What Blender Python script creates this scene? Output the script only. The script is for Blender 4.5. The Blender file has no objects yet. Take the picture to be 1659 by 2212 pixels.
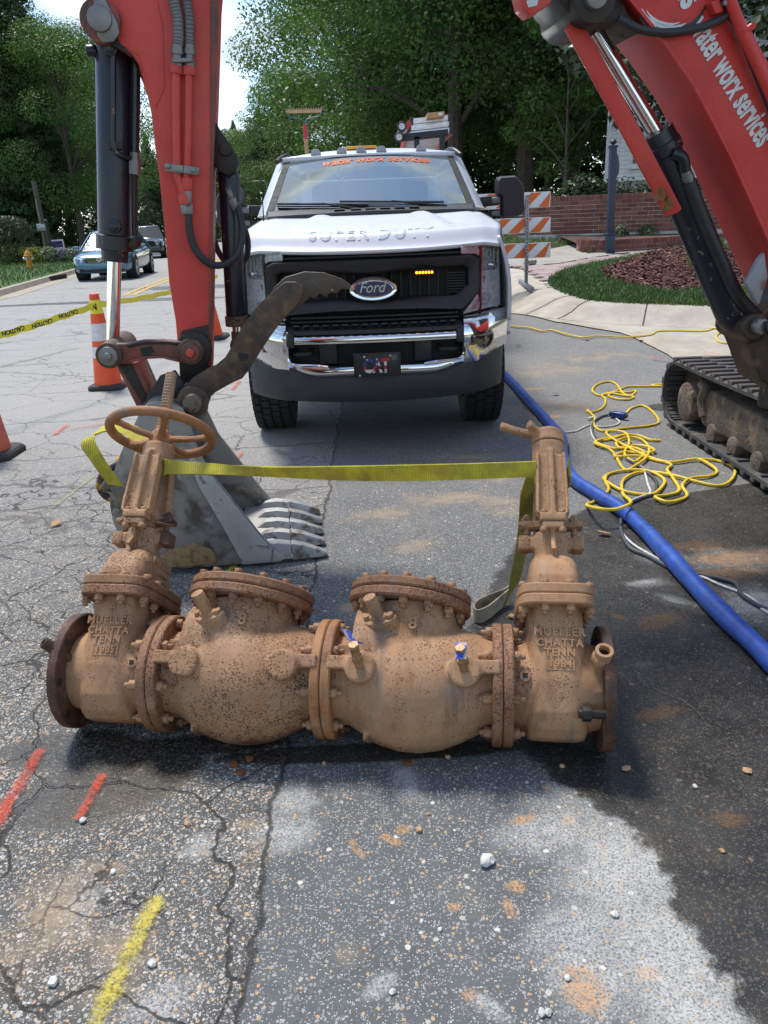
import bpy, bmesh, math, random
from mathutils import Vector, Matrix
from mathutils.noise import noise as pnoise
random.seed(7)
scene = bpy.context.scene
COL = scene.collection
R = math.radians
# ------------------------------------------------------------------ camera
FPX, PITCH, ROLL, CAMH = 1659.1, R(20.71), R(-2.254), 1.4149     # focal length in pixels of a 1659 x 2212 picture
_f = Vector((0, math.cos(PITCH), -math.sin(PITCH))); _u = Vector((0, math.sin(PITCH), math.cos(PITCH))); _r = Vector((1, 0, 0))
CR = math.cos(ROLL)*_r + math.sin(ROLL)*_u; CU = -math.sin(ROLL)*_r + math.cos(ROLL)*_u; CF = _f
CO = Vector((0, 0, CAMH))
cd = bpy.data.cameras.new('camera'); cam = bpy.data.objects.new('camera', cd); COL.objects.link(cam)
cd.sensor_fit = 'VERTICAL'; cd.sensor_height = 36; cd.lens = 36*FPX/2212; cd.clip_start = .05; cd.clip_end = 3000
cam.matrix_world = Matrix((( CR.x, CU.x, -CF.x, CO.x), (CR.y, CU.y, -CF.y, CO.y), (CR.z, CU.z, -CF.z, CO.z), (0, 0, 0, 1)))
scene.camera = cam
# ------------------------------------------------------------------ light: bright overcast day
SUN_EL, SUN_AZ = R(62), R(328)
wd = bpy.data.worlds.new('World'); scene.world = wd; wd.use_nodes = True
wn, wl = wd.node_tree.nodes, wd.node_tree.links
bg = wn['Background']; bg.inputs['Strength'].default_value = .15
sky = wn.new('ShaderNodeTexSky'); sky.sky_type = 'NISHITA'; sky.sun_disc = False
sky.sun_elevation = SUN_EL; sky.sun_rotation = SUN_AZ; sky.air_density = 1.0; sky.dust_density = .25
tc = wn.new('ShaderNodeTexCoord'); mp = wn.new('ShaderNodeMapping'); mp.inputs['Scale'].default_value = (1, 1, 2.4); mp.inputs['Location'].default_value = (1.3, .9, .4)
wl.new(tc.outputs['Generated'], mp.inputs[0])
cn = wn.new('ShaderNodeTexNoise'); cn.inputs['Scale'].default_value = 3.2; cn.inputs['Detail'].default_value = 9; cn.inputs['Roughness'].default_value = .58
wl.new(mp.outputs[0], cn.inputs[0])
cr = wn.new('ShaderNodeValToRGB'); cr.color_ramp.elements[0].position = .49; cr.color_ramp.elements[1].position = .62
wl.new(cn.outputs[0], cr.inputs[0])
cn2 = wn.new('ShaderNodeTexNoise'); cn2.inputs['Scale'].default_value = 7; cn2.inputs['Detail'].default_value = 6
wl.new(mp.outputs[0], cn2.inputs[0])
cc = wn.new('ShaderNodeValToRGB'); cc.color_ramp.elements[0].color = (2.5, 2.7, 3.0, 1); cc.color_ramp.elements[1].color = (4.6, 4.7, 4.8, 1)
cc.color_ramp.elements[0].position = .35; cc.color_ramp.elements[1].position = .62
wl.new(cn2.outputs[0], cc.inputs[0])
mx = wn.new('ShaderNodeMix'); mx.data_type = 'RGBA'
wl.new(cr.outputs[0], mx.inputs['Factor']); wl.new(sky.outputs[0], mx.inputs['A']); wl.new(cc.outputs[0], mx.inputs['B'])
wl.new(mx.outputs['Result'], bg.inputs['Color'])
sl = bpy.data.lights.new('sun', 'SUN'); sl.energy = 2.8; sl.angle = R(12); sl.color = (1, .96, .9)
sun = bpy.data.objects.new('sun', sl); COL.objects.link(sun)
_sd = Vector((math.sin(SUN_AZ)*math.cos(SUN_EL), math.cos(SUN_AZ)*math.cos(SUN_EL), math.sin(SUN_EL)))
sun.rotation_euler = _sd.to_track_quat('Z', 'Y').to_euler(); sun.location = (0, 0, 30)
vs = scene.view_settings; vs.view_transform = 'Standard'; vs.look = 'None'; vs.exposure = .75; vs.gamma = 1; vs.use_curve_mapping = False

# ------------------------------------------------------------------ picture point -> place in the world
def ray(px, py): return CF + CR*((px-829.5)/FPX) - CU*((py-1106)/FPX)
def at_y(px, py, y):
    d = ray(px, py); return CO + d*(y/d.y)
def at_x(px, py, x):
    d = ray(px, py); return CO + d*(x/d.x)
def at_z(px, py, z=0.):
    d = ray(px, py); return CO + d*((z-CO.z)/d.z)
def smooth(a, b, x):
    t = max(0., min(1., (x-a)/(b-a))); return t*t*(3-2*t)
def ground_z(x, y):                       # the ground rises to the right beyond the truck
    if y < 7: return 0.
    if y < 12: g = .42*((y-7.2)/4.5) if y > 7.6 else .42*(.4/4.5)*smooth(7, 7.6, y)
    elif y < 17: g = .448+(y-12)*.074
    else: g = .818+.3*(1-math.exp(-(y-17)/4.))
    return g*smooth(1.1, 2.3, x)
def on_ground(px, py, h=0.):
    d = ray(px, py); t = 1.; last = t
    while t < 200:
        P = CO+d*t
        if P.z < ground_z(P.x, P.y)+h: break
        last = t; t *= 1.02
    lo, hi = last, t
    for _ in range(30):
        m = (lo+hi)/2; P = CO+d*m
        if P.z < ground_z(P.x, P.y)+h: hi = m
        else: lo = m
    return CO+d*hi

# ------------------------------------------------------------------ materials
class NT:
    def __init__(s, name):
        s.m = bpy.data.materials.new(name); s.m.use_nodes = True
        s.t = s.m.node_tree; s.n = s.t.nodes; s.b = s.n['Principled BSDF']; s.c = None
    def new(s, t, **kw):
        x = s.n.new('ShaderNode'+t)
        for k, v in kw.items(): setattr(x, k, v)
        return x
    def put(s, sock, v):
        if hasattr(v, 'is_linked') or hasattr(v, 'links'): s.t.links.new(v, sock)
        elif v is not None:
            if isinstance(v, (tuple, list)) and len(v) == 3 and sock.type == 'RGBA': v = (*v, 1)
            sock.default_value = v
    def co(s):
        if s.c is None: s.c = s.new('TexCoord').outputs['Object']
        return s.c
    def noise(s, scale, detail=4, rough=.55, dist=0, co=None, col=False):
        x = s.new('TexNoise'); s.put(x.inputs['Vector'], co or s.co())
        for k, v in (('Scale', scale), ('Detail', detail), ('Roughness', rough), ('Distortion', dist)): x.inputs[k].default_value = v
        return x.outputs['Color' if col else 'Fac'] if 'Fac' in x.outputs else x.outputs[1 if col else 0]
    def voro(s, scale, feature='F1', out='Distance', co=None, rand=1.):
        x = s.new('TexVoronoi', feature=feature); s.put(x.inputs['Vector'], co or s.co()); x.inputs['Scale'].default_value = scale
        x.inputs['Randomness'].default_value = rand
        return x.outputs[out]
    def math(s, op, a, b=None, c=None, clamp=False):
        x = s.new('Math', operation=op); x.use_clamp = clamp
        s.put(x.inputs[0], a)
        if b is not None: s.put(x.inputs[1], b)
        if c is not None: s.put(x.inputs[2], c)
        return x.outputs[0]
    def vmath(s, op, a, b=None, out=0):
        x = s.new('VectorMath', operation=op); s.put(x.inputs[0], a)
        if b is not None:
            s.put(x.inputs['Scale'] if op == 'SCALE' else x.inputs[1], b)
        return x.outputs[out]
    def step(s, v, a, b, lo=0., hi=1.):      # smooth ramp of v from a..b to lo..hi
        x = s.new('MapRange', interpolation_type='SMOOTHSTEP'); s.put(x.inputs[0], v)
        for i, q in enumerate((a, b, lo, hi)): s.put(x.inputs[i+1], q)
        return x.outputs[0]
    def mix(s, f, a, b, mode='MIX'):
        x = s.new('Mix', data_type='RGBA', blend_type=mode); s.put(x.inputs['Factor'], f); s.put(x.inputs['A'], a); s.put(x.inputs['B'], b)
        return x.outputs['Result']
    def sep(s, v):
        x = s.new('SeparateXYZ'); s.put(x.inputs[0], v); return x.outputs
    def map(s, loc=(0, 0, 0), rot=(0, 0, 0), scale=(1, 1, 1), co=None):
        x = s.new('Mapping'); s.put(x.inputs[0], co or s.co()); x.inputs[1].default_value = loc; x.inputs[2].default_value = rot; x.inputs[3].default_value = scale
        return x.outputs[0]
    def bump(s, h, strength=.3, dist=.01, normal=None):
        x = s.new('Bump'); s.put(x.inputs['Height'], h); x.inputs['Strength'].default_value = strength; x.inputs['Distance'].default_value = dist
        if normal is not None: s.put(x.inputs['Normal'], normal)
        s.t.links.new(x.outputs[0], s.b.inputs['Normal']); return x.outputs[0]
    def set(s, **kw):
        for k, v in kw.items(): s.put(s.b.inputs[k.replace('_', ' ')], v)
        return s
def sh(c, k): return tuple(min(1, x*k) for x in c)
def simple(name, c, rough=.5, metal=0., var=.15, scale=8, bump=.0, bscale=120, coat=0, **kw):
    t = NT(name)
    t.set(Base_Color=t.mix(t.step(t.noise(scale, 5), .3, .7), sh(c, 1-var), sh(c, 1+var)), Metallic=metal)
    t.set(Roughness=t.step(t.noise(scale*2.3, 3), .2, .8, max(.02, rough-.08), min(1, rough+.08)))
    if bump: t.bump(t.noise(bscale, 3), bump, .004)
    if coat: t.set(Coat_Weight=coat, Coat_Roughness=.05 if coat > .6 else .28)
    for k, v in kw.items(): t.set(**{k: v})
    return t.m
def layered(name, base, layers, rough=.6, metal=0., bump=.25, bscale=150, bdist=.003, var=.12):
    """base paint with wear layers: (colour, noise scale, low, high, roughness)"""
    t = NT(name); c = t.mix(t.step(t.noise(6, 6), .3, .7), sh(base, 1-var), sh(base, 1+var)); r = rough; h = t.math('MULTIPLY', t.noise(bscale, 4), .5)
    for (lc, sc, lo, hi, lr) in layers:
        f = t.step(t.noise(sc, 6, .62, .3), lo, hi)
        c = t.mix(f, c, lc); x = t.new('Mix', data_type='FLOAT'); t.put(x.inputs[0], f); t.put(x.inputs[2], r); t.put(x.inputs[3], lr); r = x.outputs[0]
        h = t.math('SUBTRACT', h, t.math('MULTIPLY', f, .35))
    t.set(Base_Color=c, Roughness=r, Metallic=metal); t.bump(h, bump, bdist)
    return t.m
def emit(name, c, s):
    t = NT(name); t.set(Base_Color=c, Emission_Color=c, Emission_Strength=s); return t.m

# ------------------------------------------------------------------ meshes
WM = {}
def wmat(o): return WM.get(o.name, Matrix.Identity(4))
def newobj(name, data, parent=None):
    o = bpy.data.objects.new(name, data); COL.objects.link(o)
    if parent is not None:
        o.parent = parent; WM[o.name] = wmat(parent)
    return o
def tag(o, label=None, cat=None, group=None, kind=None):
    for k, v in (('label', label), ('category', cat), ('group', group), ('kind', kind)):
        if v: o[k] = v
    return o
def thing(name, label, cat, loc=(0, 0, 0), group=None, mat=None):
    o = newobj(name, None); o.empty_display_size = .2
    M = mat if mat is not None else Matrix.Translation(loc)
    o.matrix_world = M; WM[o.name] = M.copy()
    return tag(o, label, cat, group)
class MB:
    """collects shapes; local=True keeps the coordinates as given, else they are world coordinates"""
    def __init__(s): s.bm = bmesh.new(); s.mi = 0
    def face(s, vs):
        try:
            f = s.bm.faces.new(vs); f.material_index = s.mi; return f
        except ValueError: return None
    def poly(s, pts):
        return s.face([s.bm.verts.new(p) for p in pts])
    def box(s, c, d, M=None):
        c = Vector(c); v = []
        for x in (-.5, .5):
            for y in (-.5, .5):
                for z in (-.5, .5):
                    q = Vector((x*d[0], y*d[1], z*d[2])); q = (M @ q if M is not None else q)
                    v.append(s.bm.verts.new(c+q))
        for q in ((0, 1, 3, 2), (4, 6, 7, 5), (0, 4, 5, 1), (2, 3, 7, 6), (0, 2, 6, 4), (1, 5, 7, 3)): s.face([v[i] for i in q])
        return s
    def bar(s, p0, p1, w, h, up=(0, 0, 1)):       # a bar of rectangular section from p0 to p1
        p0, p1 = Vector(p0), Vector(p1); d = (p1-p0); L = d.length; d.normalize(); x = d.cross(Vector(up))
        if x.length < 1e-4: x = d.cross(Vector((0, 1, 0)))
        x.normalize(); z = x.cross(d)
        return s.box((p0+p1)/2, (L, w, h), Matrix((d, x, z)).transposed())
    def prism(s, pts, vec):
        vec = Vector(vec); a = [s.bm.verts.new(Vector(p)) for p in pts]; b = [s.bm.verts.new(Vector(p)+vec) for p in pts]; n = len(a)
        f0 = s.face(a[::-1]); f1 = s.face(b)
        for i in range(n): s.face([a[i], a[(i+1) % n], b[(i+1) % n], b[i]])
        return s
    def rings(s, rings, closed=True, cap=True, loop=False):
        R_ = [[s.bm.verts.new(Vector(p)) for p in r] for r in rings]; n = len(R_[0]); m = len(R_)
        for i in range(m if loop else m-1):
            a, b = R_[i], R_[(i+1) % m]
            for j in range(n if closed else n-1): s.face([a[j], a[(j+1) % n], b[(j+1) % n], b[j]])
        if cap and not loop and closed: s.face(R_[0][::-1]); s.face(R_[-1])
        return s
    def cyl(s, p0, p1, r0, r1=None, n=16, cap=True):
        p0, p1 = Vector(p0), Vector(p1); r1 = r0 if r1 is None else r1; d = (p1-p0).normalized()
        x = d.orthogonal().normalized(); y = d.cross(x)
        ring = lambda p, r: [p+(x*math.cos(a)+y*math.sin(a))*r for a in (2*math.pi*i/n for i in range(n))]
        return s.rings([ring(p0, r0), ring(p1, r1)], cap=cap)
    def lathe(s, prof, o, axis, n=24, cap=True):    # prof: (distance along axis, radius)
        o = Vector(o); d = Vector(axis).normalized(); x = d.orthogonal().normalized(); y = d.cross(x)
        return s.rings([[o+d*t+(x*math.cos(a)+y*math.sin(a))*max(r, 1e-4) for a in (2*math.pi*i/n for i in range(n))] for t, r in prof], cap=cap)
    def hexa(s, p0, p1, r): return s.cyl(p0, p1, r, n=6)
    def tube(s, pts, r, n=8, loop=False, sub=0, cap=True):
        P = [Vector(p) for p in pts]
        if sub: P = spline(P, sub, loop)
        m = len(P); rr = r if callable(r) else (lambda t: r)
        x = None; rings = []
        for i in range(m):
            d = (P[(i+1) % m]-P[i-1]) if (loop or 0 < i < m-1) else (P[min(i+1, m-1)]-P[max(i-1, 0)])
            if d.length < 1e-9: d = Vector((0, 0, 1))
            d.normalize()
            if x is None: x = d.orthogonal().normalized()
            x = (x-d*x.dot(d)).normalized(); y = d.cross(x); q = rr(i/max(1, m-1))
            rings.append([P[i]+(x*math.cos(a)+y*math.sin(a))*q for a in (2*math.pi*k/n for k in range(n))])
        return s.rings(rings, cap=cap, loop=loop)
    def strip(s, pts, sides, th):                  # flat webbing: pts, half-width vectors, thickness
        rings = []
        for i, (p, w) in enumerate(zip(pts, sides)):
            p, w = Vector(p), Vector(w); d = (Vector(pts[min(i+1, len(pts)-1)])-Vector(pts[max(i-1, 0)])).normalized(); nn = d.cross(w)
            nn = nn.normalized()*th/2 if nn.length > 1e-9 else Vector((0, 0, th/2))
            rings.append([p-w-nn, p+w-nn, p+w+nn, p-w+nn])
        return s.rings(rings)
    def grid(s, f, nu, nv):                         # open sheet of f(u, v)
        V = [[s.bm.verts.new(Vector(f(i/nu, j/nv))) for j in range(nv+1)] for i in range(nu+1)]
        for i in range(nu):
            for j in range(nv): s.face([V[i][j], V[i+1][j], V[i+1][j+1], V[i][j+1]])
        return s
    def xf(s, M):
        s.bm.transform(M); return s
    def make(s, name, mat, parent=None, bevel=0., seg=2, angle=35, flat=False, local=False, bang=30, recalc=True, dissolve=False):
        bm = s.bm
        if recalc: bmesh.ops.recalc_face_normals(bm, faces=bm.faces[:])
        if bevel:
            es = [e for e in bm.edges if len(e.link_faces) == 2 and e.calc_face_angle(0) > R(bang)]
            if es: bmesh.ops.bevel(bm, geom=es, offset=bevel, segments=seg, affect='EDGES', clamp_overlap=True, profile=.5)
        if parent is not None and not local: bm.transform(wmat(parent).inverted())
        for f in bm.faces: f.smooth = not flat
        if not flat:
            for e in bm.edges:
                if len(e.link_faces) == 2 and e.calc_face_angle(0) > R(angle): e.smooth = False
        me = bpy.data.meshes.new(name); bm.to_mesh(me); bm.free()
        for m in (mat if isinstance(mat, (list, tuple)) else [mat]): me.materials.append(m)
        return newobj(name, me, parent)
def spline(P, k=6, loop=False):
    P = [Vector(p) for p in P]; n = len(P); out = []
    for i in range(n if loop else n-1):
        p0 = P[i-1] if (loop or i > 0) else P[0]; p1 = P[i]; p2 = P[(i+1) % n]; p3 = P[(i+2) % n] if (loop or i+2 < n) else P[-1]
        for j in range(k):
            t = j/k; out.append(.5*((2*p1)+(p2-p0)*t+(2*p0-5*p1+4*p2-p3)*t*t+(3*p1-p0-3*p2+p3)*t**3))
    if not loop: out.append(P[-1])
    return out
def struct(name, mb, mat, kind='structure', **kw):
    o = mb.make(name, mat, **kw); o['kind'] = kind; return o
def bake(o, mods):
    """apply modifiers given as (type, {settings})"""
    for i, (t, kw) in enumerate(mods):
        m = o.modifiers.new('m%d' % i, t)
        for k, v in kw.items(): setattr(m, k, v)
    dg = bpy.context.evaluated_depsgraph_get(); me = bpy.data.meshes.new_from_object(o.evaluated_get(dg)); old = o.data
    mats = list(old.materials); o.modifiers.clear(); o.data = me; bpy.data.meshes.remove(old); me.name = o.name
    if not len(me.materials):
        for m in mats: me.materials.append(m)
    return o
def cast(o, voxel=.005, it=6, fac=.5):
    """melt overlapping shapes into one cast body"""
    bake(o, [('REMESH', dict(mode='VOXEL', voxel_size=voxel, use_smooth_shade=True)), ('SMOOTH', dict(iterations=it, factor=fac))])
    for p in o.data.polygons: p.use_smooth = True
    return o
def text_mesh(s, size, M, depth=.002, bold=0., shear=0., sx=1., align='CENTER', space=1.):
    cu = bpy.data.curves.new('lettering', 'FONT'); cu.body = s; cu.size = size; cu.align_x = align; cu.align_y = 'CENTER'; cu.extrude = depth/2; cu.offset = bold; cu.shear = shear; cu.space_character = space
    cu.resolution_u = 3
    o = bpy.data.objects.new('lettering', cu); COL.objects.link(o)
    dg = bpy.context.evaluated_depsgraph_get(); me = bpy.data.meshes.new_from_object(o.evaluated_get(dg))
    bpy.data.objects.remove(o); bpy.data.curves.remove(cu)
    me.transform(M @ Matrix.Scale(sx, 4, (1, 0, 0)))
    return me
def text(name, s, size, M, mat, parent=None, local=False, **kw):
    me = text_mesh(s, size, M, **kw)
    if parent is not None and not local: me.transform(wmat(parent).inverted())
    me.materials.clear(); me.materials.append(mat); me.name = name
    return newobj(name, me, parent)
def frame(o, x, y):
    """matrix with local x, y axes as given and z = x cross y"""
    x = Vector(x).normalized(); z = x.cross(Vector(y)).normalized(); y = z.cross(x)
    M = Matrix((x, y, z)).transposed().to_4x4(); M.translation = Vector(o); return M
def copy_tree(o, parent=None):
    c = o.copy(); COL.objects.link(c); WM[c.name] = wmat(o)
    if parent is not None: c.parent = parent
    for ch in [x for x in KIDS.get(o.name, ())]: copy_tree(ch, c)
    return c
KIDS = {}
def index_kids(root):
    for ch in root.children_recursive: KIDS.setdefault(ch.parent.name, []).append(ch)
def copy_thing(o, M, label=None, group=None):
    if o.name not in KIDS: index_kids(o)
    c = copy_tree(o); c.matrix_world = M
    if label: c['label'] = label
    if group: c['group'] = group
    return c
def text_fit(name, s, p0, p1, up, height, mat, parent=None, depth=.002, bold=0., shear=0., wave=None):
    """lettering whose box runs from p0 to p1 along the baseline and is `height` tall"""
    me = text_mesh(s, 1., Matrix.Identity(4), depth=.01, bold=bold, shear=shear, align='LEFT')
    xs = [v.co.x for v in me.vertices]; ys = [v.co.y for v in me.vertices]; x0, x1, y0, y1 = min(xs), max(xs), min(ys), max(ys)
    p0, p1 = Vector(p0), Vector(p1); X = p1-p0; Lx = X.length; F = frame(p0, X, up)
    for v in me.vertices:
        u = (v.co.x-x0)/(x1-x0); y = (v.co.y-y0)/(y1-y0)*height+(wave(u) if wave else 0)
        v.co = F @ Vector((u*Lx, y, v.co.z*depth/.01))
    if parent is not None: me.transform(wmat(parent).inverted())
    me.materials.clear(); me.materials.append(mat); me.name = name
    return newobj(name, me, parent)
# ------------------------------------------------------------------ ground, road, verges
def ell(t, px, py, rx, ry, rot=0, wob=.35, soft=.35, co=None):
    """soft-edged stain: centre given as a picture point, radii in metres"""
    P = on_ground(px, py)
    c = t.map((0, 0, 0), (0, 0, 0), (1, 1, 0), co)
    d = t.vmath('SUBTRACT', c, (P.x, P.y, 0))
    m = t.new('VectorRotate', rotation_type='Z_AXIS'); t.put(m.inputs[0], d); m.inputs['Angle'].default_value = -rot
    q = t.vmath('DIVIDE', m.outputs[0], (rx, ry, 1))
    l = t.vmath('LENGTH', q, out=1)
    return l
def mask_of(t, ells, wob, soft):
    l = None
    for e in ells:
        k = ell(t, *e)
        l = k if l is None else t.math('MINIMUM', l, k)
    return t.step(t.math('ADD', l, wob), 1-soft, 1+soft*.35, 1., 0.)

def asphalt_material():
    t = NT('asphalt'); xyz = t.sep(t.co()); x, y = xyz[0], xyz[1]
    big = t.noise(.9, 5); mid = t.noise(5, 6, .65); fine = t.noise(38, 5, .7)
    seam_x = t.math('ADD', -.312, t.math('MULTIPLY', t.math('SUBTRACT', t.noise(4.5, 5, .7), .5), .11))
    ds = t.math('SUBTRACT', x, seam_x)
    new = t.step(ds, -.006, .006)                        # 1 on the newer patch to the right of the seam
    # stones
    wc = t.vmath('ADD', t.co(), t.vmath('SCALE', t.vmath('SUBTRACT', t.noise(85, 3, .6, col=True), (.5, .5, .5)), .010))
    v1 = t.new('TexVoronoi'); t.put(v1.inputs['Vector'], wc); v1.inputs['Scale'].default_value = 105
    v2 = t.new('TexVoronoi'); t.put(v2.inputs['Vector'], t.co()); v2.inputs['Scale'].default_value = 235
    v3 = t.new('TexVoronoi'); t.put(v3.inputs['Vector'], wc); v3.inputs['Scale'].default_value = 62
    r1 = t.sep(v1.outputs['Color']); r2 = t.sep(v2.outputs['Color']); r3 = t.sep(v3.outputs['Color'])
    c1 = t.math('MULTIPLY', t.step(v1.outputs['Distance'], .34, .46, 1, 0), t.step(t.math('ADD', r1[0], t.math('MULTIPLY_ADD', mid, .7, -.35)), t.math('MULTIPLY_ADD', new, .40, .20), t.math('MULTIPLY_ADD', new, .40, .26)))
    c2 = t.math('MULTIPLY', t.step(v2.outputs['Distance'], .36, .5, 1, 0), t.step(r2[0], t.math('MULTIPLY_ADD', new, .16, .34), t.math('MULTIPLY_ADD', new, .16, .38)))
    c3 = t.math('MULTIPLY', t.step(v3.outputs['Distance'], t.math('MULTIPLY_ADD', r3[2], .3, .05), t.math('MULTIPLY_ADD', r3[2], .3, .12), 1, 0), t.step(r3[1], t.math('MULTIPLY_ADD', new, .13, .76), t.math('MULTIPLY_ADD', new, .13, .78)))
    stone1 = t.mix(r1[1], (.12, .115, .11), (.50, .47, .42)); stone1 = t.mix(t.math('MULTIPLY', new, .55), stone1, (.20, .20, .195)); stone1 = t.mix(t.step(r1[2], .86, .9), stone1, (.42, .29, .17))
    stone2 = t.mix(r2[1], (.10, .10, .10), (.48, .46, .43))
    bind = t.mix(new, t.mix(mid, (.045, .043, .040), (.115, .11, .10)), t.mix(mid, (.060, .064, .065), (.135, .14, .137)))
    col = t.mix(c2, bind, stone2); col = t.mix(c1, col, stone1); col = t.mix(c3, col, t.mix(r3[0], (.26, .235, .20), (.58, .54, .48)))
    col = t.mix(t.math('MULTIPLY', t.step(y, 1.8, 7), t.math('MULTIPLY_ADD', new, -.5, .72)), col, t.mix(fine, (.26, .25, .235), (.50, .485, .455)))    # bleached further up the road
    # dust films, chalk and clay
    wob = t.math('MULTIPLY_ADD', t.noise(8, 7, .75), 1.9, -.95); wob2 = t.math('ADD', t.math('MULTIPLY_ADD', t.noise(11, 6, .75), 2.6, -1.3), t.math('MULTIPLY_ADD', t.noise(50, 4, .75), 1.4, -.7))
    bare = t.math('SUBTRACT', 1, t.math('MAXIMUM', t.math('MULTIPLY', c1, .7), t.math('MULTIPLY', c3, .8))); grit = t.step(t.noise(170, 3, .6), .36, .58, .12, 1.)
    film = t.math('MULTIPLY', t.step(t.noise(2.2, 7, .7), .5, .72), t.step(fine, .3, .65))
    col = t.mix(t.math('MULTIPLY', film, .34), col, (.34, .29, .22))
    pale = mask_of(t, [(1330, 1880, .15, .10, .4), (1420, 2060, .11, .14, .2), (1250, 2060, .11, .16, 0), (1160, 1800, .12, .08, .2), (1480, 2180, .10, .09, 0), (880, 1690, .05, .10, .1),
                       (620, 1800, .10, .07, .2), (430, 1830, .05, .05, 0), (640, 1730, .07, .06, 0), (340, 2170, .10, .05, .3), (180, 1950, .05, .05, 0), (1050, 2170, .05, .02, -.7), (820, 2130, .04, .02, .6),
                       (1480, 1310, .19, .035, -.75), (1400, 1255, .10, .025, .3), (1640, 1300, .15, .12, 0), (1390, 1435, .05, .02, 0)], wob, .75)
    col = t.mix(t.math('MULTIPLY', t.math('MULTIPLY', pale, bare), t.math('MULTIPLY', grit, t.step(fine, .28, .62, .25, .8))), col, (.47, .46, .43))
    buff = mask_of(t, [(830, 1110, .22, .10, .3), (960, 1075, .25, .12, .1), (1060, 1030, .2, .10, 0), (900, 1180, .16, .08, .2), (760, 1310, .08, .04, 0), (1010, 990, .3, .12, 0), (1080, 1090, .12, .2, 0), (560, 1850, .06, .05, 0), (760, 2060, .04, .04, 0),
                       (130, 1960, .10, .16, .4), (60, 2060, .12, .12, 0), (220, 1880, .05, .03, 0), (530, 1780, .04, .025, 0), (1200, 880, .5, .25, 0), (1180, 800, .5, .3, 0), (1300, 770, .5, .2, 0), (1280, 1160, .1, .06, 0), (250, 2080, .09, .1, 0)], wob2, .9)
    col = t.mix(t.math('MULTIPLY', buff, t.step(mid, .35, .7, .1, .75)), col, (.38, .28, .17))
    clay = mask_of(t, [(1130, 1770, .035, .018, .3), (1230, 1770, .02, .015, 0), (1100, 1960, .012, .03, .2), (1110, 1915, .025, .02, .5), (1600, 1205, .25, .09, .1), (1560, 1240, .2, .06, .2), (1500, 1180, .15, .06, 0), (1330, 1330, .06, .02, -.8), (845, 1815, .03, .012, -.6), (770, 1830, .035, .010, -1.1),
                       (870, 1790, .02, .015, 0), (1180, 1700, .012, .01, 0), (1300, 1830, .012, .012, 0), (980, 1960, .015, .01, 0), (1580, 1770, .05, .03, 0), (1400, 2100, .03, .02, 0), (1010, 2150, .02, .015, 0), (1420, 1540, .1, .03, .2), (1180, 900, .14, .05, 0), (1150, 840, .12, .05, 0), (1430, 1340, .12, .05, .4), (1260, 2130, .04, .06, 0)], wob2, .45)
    col = t.mix(t.math('MULTIPLY', t.math('MULTIPLY', clay, bare), t.math('MULTIPLY', grit, t.step(fine, .3, .55, .2, .95))), col, t.mix(fine, (.40, .20, .075), (.52, .31, .15)))
    # wet ground: everything right of a ragged line, and the puddle on the left
    fc = t.new('FloatCurve'); pts = [at_z(*q) for q in ((1610, 2200), (1560, 2110), (1520, 2030), (1445, 1965), (1440, 1890), (1370, 1800), (1250, 1720), (1140, 1640))]
    cm = fc.mapping.curves[0]; knots = [(P.y, P.x) for P in pts]+[(1.95, .30), (2.5, .30), (2.95, .46), (3.3, .62), (3.65, 1.0), (4.0, 2.1)]
    knots = [(0, .62)]+sorted(knots)+[(5, 3.)]
    while len(cm.points) < len(knots): cm.points.new(.5, .5)
    for p, (a, b) in zip(cm.points, knots): p.location = (a/5, b/3); p.handle_type = 'VECTOR'
    fc.mapping.extend = 'HORIZONTAL'; fc.mapping.update()
    t.put(fc.inputs['Value'], t.math('DIVIDE', y, 5)); bx = t.math('MULTIPLY', fc.outputs[0], 3)
    edge = t.math('ADD', t.math('SUBTRACT', x, bx), t.math('MULTIPLY_ADD', t.noise(11, 6, .75), .16, -.08))
    wet = t.step(edge, -.012, .02)
    pud = mask_of(t, [(240, 1690, .26, .17, .5), (160, 1620, .22, .10, 0), (420, 1610, .3, .05, 0), (800, 1625, .5, .045, 0), (330, 1650, .16, .08, 0), (420, 620, 2.3, .8, -.1), (290, 650, 2.5, .35, 0), (140, 655, 3.4, .3, .1), (1440, 880, .16, .14, 0)], t.math('MULTIPLY', wob, .4), .22)
    halo = t.math('MULTIPLY', t.math('MULTIPLY', t.step(t.math('ADD', edge, t.math('MULTIPLY_ADD', mid, .3, -.15)), -.30, -.06), t.math('SUBTRACT', 1, wet)), t.step(y, 1.45, 1.7, 1, 0))
    col = t.mix(t.math('MULTIPLY', t.math('MULTIPLY', halo, bare), t.math('MULTIPLY', grit, t.step(fine, .25, .6, .3, .75))), col, (.45, .435, .40))
    dry = mask_of(t, [(1480, 1300, .16, .03, -.75), (1590, 1210, .3, .14, 0), (1640, 1310, .2, .2, 0), (1400, 1260, .1, .04, 0), (1420, 1200, .1, .12, 0)], wob, .8)
    wet = t.math('MAXIMUM', t.math('MULTIPLY', wet, t.math('SUBTRACT', 1, t.math('MULTIPLY', dry, .8))), pud)
    col = t.mix(wet, col, t.mix(1., col, (.27, .25, .22), 'MULTIPLY'))
    # cracks
    wv = t.vmath('ADD', t.co(), t.vmath('SCALE', t.vmath('SUBTRACT', t.noise(6, 4, .5, col=True), (.5, .5, .5)), .16))
    e1 = t.voro(4.6, 'DISTANCE_TO_EDGE', co=wv); e2 = t.voro(1.5, 'DISTANCE_TO_EDGE', co=wv)
    left = t.math('SUBTRACT', 1, new)
    ck1 = t.math('MULTIPLY', t.step(e1, .004, .017, 1, 0), t.math('MULTIPLY', left, t.math('MULTIPLY', t.step(big, .46, .56), t.step(y, 4.5, 7, 1, 0))))
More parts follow.
